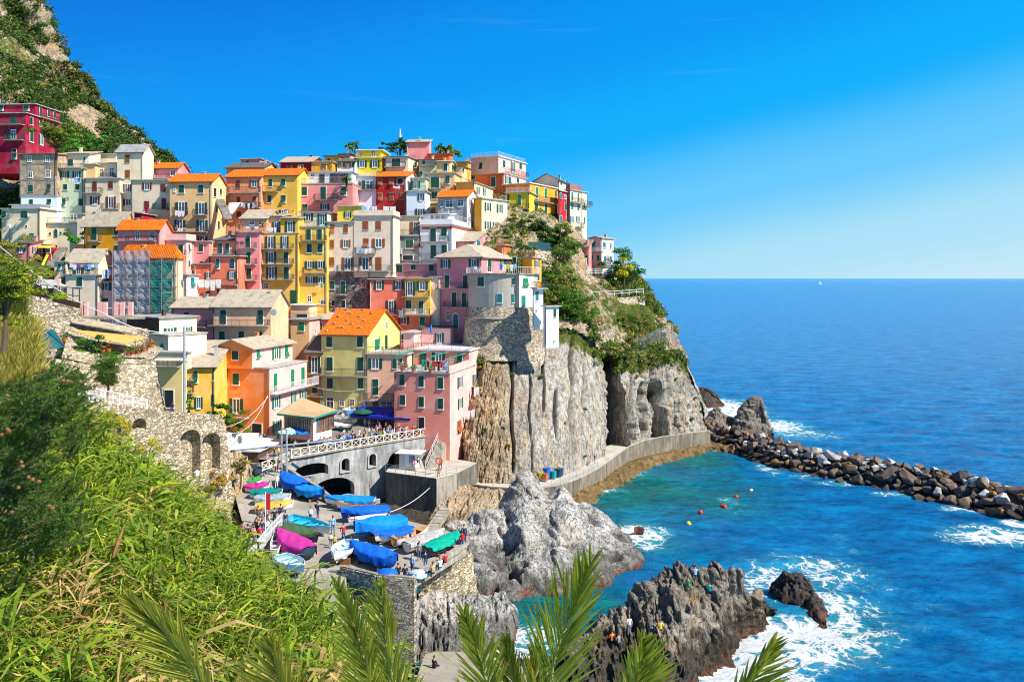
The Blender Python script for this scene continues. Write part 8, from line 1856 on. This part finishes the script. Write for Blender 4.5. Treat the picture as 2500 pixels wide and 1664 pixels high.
def laundry(label, crop, a, b_, Y, items, sag=.15, w=.55, h=.8, name='washing_line'):
    A = P(*cp(crop, *a), Y); B_ = P(*cp(crop, *b_), Y); o = (A+B_)/2; T = empty(name, o, 0, label, 'laundry'); mb = MB(); pts = [A.lerp(B_, t)-o-Vector((0,0,sag*4*t*(1-t))) for t in np.linspace(0, 1, 9)]; mb.tube(pts, .015, 4); mb.build('line', RAILW, T); n = len(items); L = (B_-A).length
    for i, c in enumerate(items):
        t = (i+.5)/n; q = A.lerp(B_, t)-o-Vector((0,0,sag*4*t*(1-t))); d = (B_-A).normalized(); rs = random.Random(i+int(a[0])); ww = min(w*rs.uniform(.8, 1.3), L/n*.92); hh_ = h*rs.uniform(.6, 1.2); V = []
        for j in range(7):
            for k in range(6): x = (k/5-.5)*ww*(1-.12*j/6); V.append(tuple(q+d*x+Vector((0, .06*math.sin(k*2+j+i)*j/6-.02, -hh_*j/6))))
        me = mesh_np('cloth', np.array(V), grid_faces(7, 6), True); link('garment', me, CLO[c], T)
W_ = 'white'
laundry('lime, white and blue laundry below the pale green windows', 'A', (600,918), (770,918), 149.6, ['white','yellow','white','white','sky','blue'], h=.75)
laundry('white sheets hung from the beige house balcony', 'A', (1672,1228), (1800,1228), 144.6, ['white','white','white','navy'], h=1.3, w=1.2)
laundry('pink and white washing on the lowest balcony of the beige house', 'A', (1672,1392), (1785,1392), 144.6, ['red','white','white','pink'], h=.6)
laundry('row of blue and white washing on the salmon house balcony', 'B', (345,762), (475,762), 151.8, ['white','sky','black','white','navy','sky'], h=1.0)
laundry('blue and white washing on the ochre roof terrace', 'B', (1500,795), (1650,795), 141, ['sky','sky','white','sky','white','white'], h=1.2, w=.7)
laundry('big white sheet on the peach house roof terrace', 'B', (1705,795), (1830,795), 141, ['white','white'], h=1.6, w=1.6)
laundry('small white clothes on the dark red house', 'B', (1800,602), (1870,600), 158.6, ['white','white','white'], h=.6)
laundry('white and blue washing under the slate roof loggia', 'D', (665,562), (940,562), 127.5, ['white','white','purple','pink','blue','sky','white','sky'], h=.8)
laundry('blue and white clothes beside the faded pink house', 'D', (975,612), (1062,612), 127.5, ['white','blue','sky'], h=1.5, w=.9)
laundry('large white sheets hanging from the salmon house balcony', 'D', (1900,712), (2120,710), 132, ['white','white','white','white'], h=2.0, w=1.4)
laundry('small towels on the flowery terrace of the rose pink house', 'E', (390,202), (520,202), 135.6, ['white','blue','white'], h=.5)
laundry('white towels on the terrace above the golden house', 'E', (590,212), (690,212), 136.4, ['white','white','white'], h=.8)
laundry('blue towels on the peach house balcony', 'E', (1450,412), (1600,412), 136.8, ['sky','sky','white','white'], h=.8)
laundry('green cloth with white under the golden house window', 'E', (1088,757), (1128,757), 137.5, ['white','green'], h=.6)
laundry('striped towel between the salmon house balconies', 'F', (285,1005), (330,1005), 124.6, ['grey'], h=1.3, w=.9)
laundry('blue and white washing on the mauve corner terrace', 'F', (1250,560), (1420,565), 124, ['blue','white','yellow','white','sky'], h=1.0)
laundry('red, black and green clothes under the green terrace frames', 'H', (1660,560), (1860,562), 113.5, ['green','green','black','pink','red','red','black','red','pink','sky'], h=1.3, w=.7)
laundry('white sheets hung low on the side of the pink harbour house', 'H', (1930,955), (2070,935), 118, ['pink','white','white','white'], h=1.3, w=1.4)
laundry('white towels under a side window of the pink harbour house', 'H', (2040,760), (2100,762), 121, ['black','white','white'], h=1.3, w=.8)
aw_ = link('cloth_awning', mesh_np('aw', [tuple(P(*cp('B',232,762),152)), tuple(P(*cp('B',345,762),152)), tuple(P(*cp('B',265,872),149.5)), tuple(P(*cp('B',200,868),149.5))], [(0,1,2,3)]), simple('awning_white', (.66,.66,.78), .8)); md = aw_.modifiers.new('t','SOLIDIFY'); md.thickness = .03; tag(aw_, 'white cloth awning blowing out from the salmon house', 'awning')
Tg = empty('awning_support', P(*cpH(1640, 650), 113.2), 0, 'green metal awning frames over the lower terrace of the pink harbour house', 'frame')
for (x0, y0, x1, y1, yb) in [(1468,520,1600,480,620),(1596,528,1720,490,630),(1726,535,1865,497,640),(1866,545,1995,508,640)]:
    a = P(*cpH(x0, y0), 113)-Tg.location; b_ = P(*cpH(x1, y1), 119)-Tg.location; c = P(*cpH(x0, yb), 113)-Tg.location; mb = MB(); mb.bar(a, b_, .12); mb.bar(a, c, .09); mb.build('arm', simple('frame_green', (0,.35,.2), .5), Tg)
pw2 = P(*cpH(1870, 668), 112.3); 
Tt = WallPlane(*[cpH(1450, 0)[0], 115.1, cpH(1874, 0)[0], 112.4])
postrail('railing', 'dark planter rail along the lower terrace of the pink harbour house', [P(*cpH(1452, 640), 114.6), P(*cpH(1866, 664), 112.6)], 1.0, 2, IRON, bars=.2)
polywall('parapet_wall', 'pink solid parapet at the corner of the lower terrace of the harbour house', [P(*cpH(1868,660), 112.5), P(*cpH(1885,660), 112.6), P(*cpH(2020,650), 121)], [P(*cpH(1870,607),112.5).z]*3, [P(*cpH(1870,668),112.5).z]*3, .2, LPINK)
def pot(label, crop, x, y, Y, r=.3, leaf=(.08,.2,.03), fl=None, k=1):
    q = P(*cp(crop, x, y), Y); T = empty('flower_pot', q, 0, label, 'plant pot'); MB().tube([(0,0,0),(0,0,r*1.1)], [r*.7, r], 10).build('pot', TERRA, T)
    C, A, B, cc = leafcloud([(0,0,r*1.5)], [r*1.5*k], 130, .10, [leaf]); 
    if fl is not None: m = np.random.rand(len(cc)) < .4; cc[m] = np.array(fl)
    quads('plant', C, A, B, cc, parent=T)
for i, (x, y, fl, lab) in enumerate([(325,790,None,'orange pot with green leaves at the left end of the garden'),(210,795,(.5,.05,.3),'pot with pink flowers on the garden ledge'),(262,905,None,'') ][:2]): pass
pots = [('I',405,790,92,(.6,.05,.02),'wide orange pot with red blooms in the terrace garden'),('I',490,780,92,(.6,.05,.02),'small orange pot beside the wide one in the garden'),('I',750,830,90,(.5,.1,.02),'pot on the garden rail, first from the left'),('I',820,810,90,None,'leafy pot on the garden rail, second from the left'),('I',890,800,90,(.7,.03,.02),'pot full of red flowers on the garden rail'),('I',970,770,90,(.6,.2,.05),'leafy pot with orange flowers on the garden rail'),('I',1060,720,90,(.7,.05,.02),'pot of red geraniums at the corner of the garden rail'),('D',620,1305,95,None,'orange pot beside the teal net tent'),
        ('E',340,235,135.8,(.6,.1,.3),'flowering pot at the left of the rose pink roof terrace'),('E',565,215,136,(.5,.4,.02),'pot of yellow leaves on the golden house terrace'),('B',1285,430,163,None,'terracotta pot on the white dormer terrace, left'),('B',1360,430,163,(.6,.4,.1),'terracotta pot on the white dormer terrace, middle'),('B',1130,450,161,(.6,.1,.05),'pot on the ochre attic terrace, left'),('B',1200,450,161,(.3,.4,.05),'pot on the ochre attic terrace, right'),('C',810,720,153,(.6,.1,.05),'red flowered pot on the lemon house terrace, left'),('C',850,725,153,(.6,.1,.05),'red flowered pot on the lemon house terrace, right'),('D',1850,630,127,(.7,.1,.3),'flower box with pink and yellow blooms on the white narrow house'),('H',1515,640,113.8,(.6,.2,.3),'pot on the lower terrace of the harbour house, left'),('H',1600,645,113.5,None,'pot on the lower terrace of the harbour house, middle'),('H',1730,650,113.2,(.5,.3,.1),'pot on the lower terrace of the harbour house, right')]
for c, x, y, Y, fl, lab in pots: pot(lab, c, x, y, Y, .38, (.08,.22,.03), fl)
def slab(name, label, cat, pts, th, mat, posts=(), pm=IRON):
    o = sum(pts, Vector())/len(pts); T = empty(name, o, 0, label, cat); n = len(pts); mb = MB(); P0 = [p-o for p in pts]; mb.add([tuple(p) for p in P0]+[tuple(p-Vector((0,0,th))) for p in P0], [tuple(range(n)), tuple(range(2*n-1,n-1,-1))]+[(i,(i+1)%n,(i+1)%n+n,i+n) for i in range(n)]); mb.build('cover', mat, T)
    for p, d in posts: q = p-o; MB().tube([q-Vector((0,0,.05)), q-Vector((0,0,d))], .05, 6).build('post', pm, T)
    return T
ORC = simple('canvas_orange', (.75,.40,.10), .8, .2, 1.5)
I = lambda x, y, Y: P(*cp('I', x, y), Y)
slab('awning', 'long orange canvas awning over the terrace garden', 'awning', [I(-60,470,98), I(200,490,97), I(980,572,96), I(690,668,91), I(150,545,93)], .06, ORC, [(I(690,668,91),3.2),(I(840,590,94),3.2),(I(340,590,93),3.0)])
slab('lean_to_roof', 'long pale corrugated roof rising left to right above the awning', 'roof', [I(-30,312,104), I(200,322,104), I(860,458,101), I(800,520,99.5), I(-30,372,102)], .15, simple('corrugated_tan', (.46,.38,.27), .8, .4, 1.5))
slab('terrace_slab', 'low terrace with pink pillars below the scaffolded house', 'terrace', [I(110,280,106), I(960,262,108), I(980,300,105), I(120,300,104)], .3, QUAYL)
Tq = empty('balustrade', I(450,260,106), 0, 'pink and white pillars of the low terrace with glass between', 'balustrade')
for x in (125,170,365,430,585,668,780): q = I(x,262,106)-Tq.location; MB().box(q.x-.28,q.y-.2,q.z-.2,q.x+.28,q.y+.2,q.z+1.65).build('pillar', LPINK, Tq)
mb = MB(); mb.bar(I(120,178,106)-Tq.location, I(790,178,106)-Tq.location, .06); mb.build('rail', RAILW, Tq)
D_ = lambda x, y, Y: P(*cp('D', x, y), Y)
apx = D_(455,1160,86); Tn = empty('net_tent', D_(470,1370,86), 0, 'teal netting tent on leaning poles at the left', 'tent'); o = Tn.location
TN = netmat('teal_net', (.0,.14,.20), .93)
b4 = [D_(330,1400,85)-o, D_(625,1360,85)-o, D_(590,1330,89)-o, D_(370,1340,89)-o]; a1, a2 = D_(420,1190,86.5)-o, D_(510,1190,86.5)-o
me = bpy.data.meshes.new('net'); me.from_pydata([tuple(v) for v in b4+[a1, a2]], [], [(0,1,5,4),(1,2,5),(2,3,4,5),(3,0,4)]); link('net', me, TN, Tn)
for a, b_ in ((b4[0], D_(440,1110,86)-o), (b4[1], D_(495,1150,86)-o), (D_(490,1370,85)-o, D_(420,1150,86)-o)): MB().bar(a, b_, .06).build('pole', WOOD, Tn)
postrail('railing', 'striped orange and black fence of the terrace at the far left', [D_(390,905,99), D_(760,945,97)], 1.9, 1.1, IRON, r=.05, rails=(1,.5))
o = MB().bar(D_(510,880,99)-D_(640,900,98), D_(770,945,96)-D_(640,900,98), .12, .7).build('orange_band', TERRA, loc=D_(640,920,98)); o.name = 'terrace_fence'; tag(o, 'orange painted low fence wall behind the black posts at far left', 'fence')
slab('terrace_slab', 'old concrete terrace roof with stub pillars at the far left', 'terrace', [D_(240,710,108), D_(500,712,110), D_(635,770,108), D_(400,780,104)], .3, CONC, [(D_(580,770,106),2.5)], LPINK)
Tq = empty('balustrade', D_(380,700,106), 0, 'stub pillars on the old concrete terrace at the far left', 'balustrade')
for x, y in ((240,700),(280,700),(385,715),(565,745)): q = D_(x,y,106)-Tq.location; MB().box(q.x-.18,q.y-.18,q.z-.3,q.x+.18,q.y+.18,q.z+.6).build('pillar', LPINK, Tq)
stairs('outside_stairs', 'long straight concrete stairs beside the mauve pink house', D_(430,590,133), D_(560,410,138), Vector((1.6,0,0)), 16, QUAYL, side=.5)
o = MB().bar(D_(405,580,132.5)-D_(430,500,133), D_(455,475,133.5)-D_(430,500,133), .2, .35).build('stair_wall', YEL, loc=D_(430,500,133)); o.name = 'stair_parapet'; tag(o, 'yellow sloping stair parapet on the mauve pink house', 'parapet')
slab('pergola', 'small yellow slatted pergola on the mauve pink house', 'pergola', [D_(365,405,134), D_(535,400,134), D_(525,392,137), D_(385,390,137)], .15, YEL, [(D_(490,402,134.5),2.2)], YEL)
stairs('outside_stairs', 'long grey flight of stairs in the shade right of the beige house', P(*cp('A',2140,1300),143), P(*cp('A',2060,1120),148), Vector((1.5,.2,0)), 18, QUAYL, side=.4)
o = MB(); o.tube([(0,0,0),(0,-.12,.02)], [.5,.42], 16); o = o.build('satellite_dish', IRONL, loc=P(*cp('E',660,1025),115.5)); tag(o, 'grey satellite dish on the gable of the long peach house', 'satellite dish')
def chairset(label, crop, x, y, Y, mat=RAILW):
    T = empty('garden_chair', P(*cp(crop, x, y), Y), random.uniform(-1, 1), label, 'chair'); MB().box(-.22,-.22,.4,.22,.22,.44).build('seat', mat, T); MB().box(-.22,.18,.44,.22,.22,.9).build('backrest', mat, T)
    for a in (-.2,.2):
        for b_ in (-.2,.2): MB().bar((a,b_,0),(a,b_,.4),.04).build('leg', mat, T)
for c, x, y, Y, lab, m in [('E',695,418,136.9,'white chair on the top balcony of the golden yellow house, left',RAILW),('E',755,418,136.9,'white chair on the top balcony of the golden yellow house, right',RAILW),('E',1485,632,137.3,'white chair on the long peach house balcony, left',RAILW),('E',1577,632,137.3,'white chair on the long peach house balcony, right',RAILW),('F',430,1048,124.8,'white chair on the balcony of the salmon red house',RAILW),('F',615,1345,123,'orange chair on the roof terrace of the harbour house, left',WOOD),('F',990,1360,121,'orange chair on the roof terrace of the harbour house, right',WOOD),('E',1050,1250,121,'white lounger chair on the canopy terrace',RAILW),('F',1020,640,126,'white chair on the tower terrace, left',RAILW),('F',1060,640,126,'white chair on the tower terrace, right',RAILW)]: chairset(lab, c, x, y, Y, m)
def buoy(label, x, y, c):
    m = simple('buoy_'+c, dict(red=(.6,.04,.02), yellow=(.75,.6,.02), white=(.8,.8,.8))[c], .4); T = empty('buoy', G(x, y, .0), 0, label, 'buoy'); MB().tube([(0,0,-.3),(0,0,-.15),(0,0,.1),(0,0,.3),(0,0,.42)], [.1,.3,.36,.24,.06], 10).build('float', m, T, smooth=True); MB().tube([(0,0,.38),(0,0,.6)], .03, 5).build('ring', IRON, T)
buoy('red buoy farthest out in the cove', 1797, 1213, 'red'); buoy('left of a pair of red buoys in the cove', 1764, 1236, 'red'); buoy('right of a pair of red buoys in the cove', 1769, 1238, 'red'); buoy('red buoy between the pair and the yellow one', 1710, 1251, 'red'); buoy('yellow buoy in the cove', 1681, 1279, 'yellow'); buoy('white buoy near the breakwater', 1834, 1199, 'white')
q = P(2003, 689.5, 6000); q = Vector((q.x, q.y, 0)); D0 = 4200; q = Vector(((2003-CX_)*D0/F_, D0, .3)); Tz = empty('sailing_boat', q, 0, 'tiny white sailing boat on the open sea near the horizon', 'boat')
MB().prism([(-6,-1.5),(5,-1.5),(8,0),(5,1.5),(-6,1.5)], -.5, 1.5).build('hull', WHITE, Tz); MB().tube([(0,0,1),(0,0,22)], .15, 5).build('mast', WHITE, Tz)
me = bpy.data.meshes.new('sail'); me.from_pydata([(-.3,0,2.5),(-8,0,2.8),(-.3,0,21),(-.3,.1,2.5),(-8,.1,2.8),(-.3,.1,21)], [], [(0,1,2),(5,4,3),(0,3,4,1),(1,4,5,2),(2,5,3,0)]); link('sail', me, WHITE, Tz)
me = bpy.data.meshes.new('sail'); me.from_pydata([(.4,0,2.5),(6,0,2.2),(.4,0,19),(.4,.1,2.5),(6,.1,2.2),(.4,.1,19)], [], [(0,1,2),(5,4,3),(0,3,4,1),(1,4,5,2),(2,5,3,0)]); link('sail', me, WHITE, Tz)
def drum(label, x, y, c, w_=.5, h_=.9):
    T = empty('bin', G(x, y, 2.75)+Vector((0,.6,0)), 0, label, 'bin'); MB().tube([(0,0,0),(0,0,h_)], [w_*.9, w_], 10).build('drum', simple('plastic_'+str(c), c, .4), T); MB().tube([(0,0,h_),(0,0,h_+.06)], [w_*1.05]*2, 10).build('lid', simple('plastic_l'+str(c), sc(c, .7), .4), T)
drum('yellow bin leftmost of the heap under the cliff', 1320, 1172, (.7,.45,.02), .4); drum('tall blue bin in the heap under the cliff', 1335, 1168, (.02,.15,.6), .6, 1.4); drum('orange bin in the heap under the cliff', 1333, 1174, (.6,.15,.05), .4); drum('teal bin in the heap under the cliff', 1352, 1168, (.0,.35,.35), .45); drum('dark blue bin rightmost of the heap under the cliff', 1366, 1163, (.02,.06,.15), .6, 1.0)
o = MB().box(0,0,0,1.4,.08,1.7).build('notice_board', WHITE, loc=G(1322,1138,2.75)+Vector((0,1,1.2))); tag(o, 'white notice board on the cliff above the bins', 'sign')
o = MB().box(0,0,0,1.5,.08,1.1).build('notice_board', WHITE, loc=P(1606,1058,146.5)); tag(o, 'small white sign at the foot of the headland by the red rock', 'sign')
o = MB().tube([(.4*math.cos(t),0,.4*math.sin(t)) for t in np.linspace(0,2*math.pi,17)], .08, 6).build('life_ring', simple('ring_red',(.6,.04,.02),.5), loc=P(*cpJ(2045,175),104)); tag(o, 'red life ring on the rock beside the grey steps', 'life ring')
q = pj(385, 900, 7.15); Tf = empty('flag_pole', q, 0, 'thin pole with a furled red and white flag among the queue', 'flag'); MB().tube([(0,0,-.02),(0,0,4.3)], .05, 6).build('pole', WHITE, Tf); MB().box(.05,-.02,2.6,.45,.03,4.2).build('flag', CLO['red'], Tf)
for (x, y, c, lab) in [(1540,1262,BL,'blue tarpaulin bundle at the bow of the bastion boat'),(1850,1275,cv('pale', (.45,.6,.68)),'pale blue bundle of nets on the corner of the bastion'),(250,275,BL2,'blue tarp heap under the hut')]:
    q = pj(x, y, 7.0 if x > 500 else 8.3); V = []; 
    for i in range(12):
        for k in range(16): t = 2*math.pi*k/15; r_ = .9*math.sin(math.pi/2*(i/11)); V.append((r_*math.cos(t)*(1+.2*math.sin(3*t)), r_*math.sin(t)*.7, .5*(1-(i/11)**2)+.04*math.sin(5*t+i)))
    me = mesh_np('tarp', V, grid_faces(12, 16), True); o = link('tarpaulin', me, c, loc=q); tag(o, lab, 'tarpaulin')
cam = bpy.data.cameras.new('camera'); co_ = bpy.data.objects.new('camera', cam); col.objects.link(co_)
co_.location = (0, 0, CH_); co_.rotation_euler = (math.pi/2, 0, 0)
cam.sensor_width = 36; cam.lens = F_/2500*36; cam.shift_y = -(832-HY_)/2500; cam.clip_start = .1; cam.clip_end = 400000
scn = bpy.context.scene; scn.camera = co_
SB, SE = 27.0, 45.0     # sun: degrees towards the camera from the right, elevation
sd = Vector((math.cos(R(SB))*math.cos(R(SE)), -math.sin(R(SB))*math.cos(R(SE)), math.sin(R(SE))))
sl = bpy.data.lights.new('sun', 'SUN'); sl.energy = 5.0; sl.angle = R(.5); sl.color = (1, .93, .82)
so = bpy.data.objects.new('sun', sl); col.objects.link(so); so.rotation_euler = sd.to_track_quat('Z', 'Y').to_euler(); so.location = (80, -20, 120)
w = bpy.data.worlds.new('World'); scn.world = w; w.use_nodes = True; nt = w.node_tree
bg = nt.nodes['Background']; sky = nt.nodes.new('ShaderNodeTexSky'); sky.sky_type = 'NISHITA'; sky.sun_disc = False
sky.sun_elevation = R(SE); sky.sun_rotation = math.atan2(sd.x, sd.y); sky.air_density = 1.0; sky.dust_density = .15; sky.ozone_density = 2.5; sky.altitude = 0
hs = nt.nodes.new('ShaderNodeHueSaturation'); hs.inputs['Saturation'].default_value = 1.1; hs.inputs['Value'].default_value = 1.0; hs.inputs['Hue'].default_value = .495
tint = nt.nodes.new('ShaderNodeMix'); tint.data_type = 'RGBA'; tint.blend_type = 'MULTIPLY'; tint.inputs[0].default_value = 1; tint.inputs[7].default_value = (.62, .92, 1.15, 1)
nt.links.new(sky.outputs[0], hs.inputs['Color']); nt.links.new(hs.outputs[0], tint.inputs[6]); tc = nt.nodes.new('ShaderNodeTexCoord'); sp_ = nt.nodes.new('ShaderNodeSeparateXYZ'); nt.links.new(tc.outputs['Generated'], sp_.inputs[0])
t_ = mth(nt, 'SUBTRACT', sp_.outputs[2], mth(nt, 'MULTIPLY', sp_.outputs[0], .21)); K_ = 1/(1.64*.082)
t_ = mth(nt, 'ADD', t_, mth(nt, 'MULTIPLY', mth(nt, 'SUBTRACT', noise(nt, tc.outputs['Generated'], 3, 3), .5), .02))
rp = ramp(nt, mth(nt, 'ADD', t_, .2), [(.07, (.60,.84,.93)), (.16, (.42,.76,.95)), (.25, (.14,.60,.99)), (.35, (.0,.44,1.0)), (.47, (.0,.32,.94)), (.62, (.0,.19,.76))], 'EASE')
wisp = noise(nt, (lambda m: (setattr(m.inputs['Scale'], 'default_value', (1.5, 1.5, 26)), setattr(m.inputs['Rotation'], 'default_value', (0, R(-9), 0)), nt.links.new(tc.outputs['Generated'], m.inputs['Vector']), m.outputs[0])[-1])(nt.nodes.new('ShaderNodeMapping')), 2.2, 6, .6)
rp = mix(nt, rp, (.75,.9,1), mth(nt, 'MULTIPLY', ramp(nt, wisp, [(.62, (0,0,0)), (.8, (1,1,1))]), .04))
vs_ = nt.nodes.new('ShaderNodeVectorMath'); vs_.operation = 'SCALE'; vs_.inputs['Scale'].default_value = K_; nt.links.new(rp, vs_.inputs[0])
low = ramp(nt, sp_.outputs[2], [(.36, (.95,)*3), (.6, (0,0,0))])
fin = mix(nt, tint.outputs[2], vs_.outputs[0], low); nt.links.new(fin, bg.inputs['Color']); bg.inputs['Strength'].default_value = .082
scn.view_settings.view_transform = 'Standard'; scn.view_settings.look = 'None'; scn.view_settings.exposure = .71; scn.view_settings.gamma = 1
scn.render.engine = 'CYCLES'; scn.cycles.filter_width = 1.05
scn.cycles.max_bounces = 5; scn.cycles.diffuse_bounces = 3; scn.cycles.glossy_bounces = 2; scn.cycles.transmission_bounces = 3; scn.cycles.transparent_max_bounces = 8
scn.cycles.use_denoising = True
scn.cycles.caustics_reflective = False; scn.cycles.caustics_refractive = False
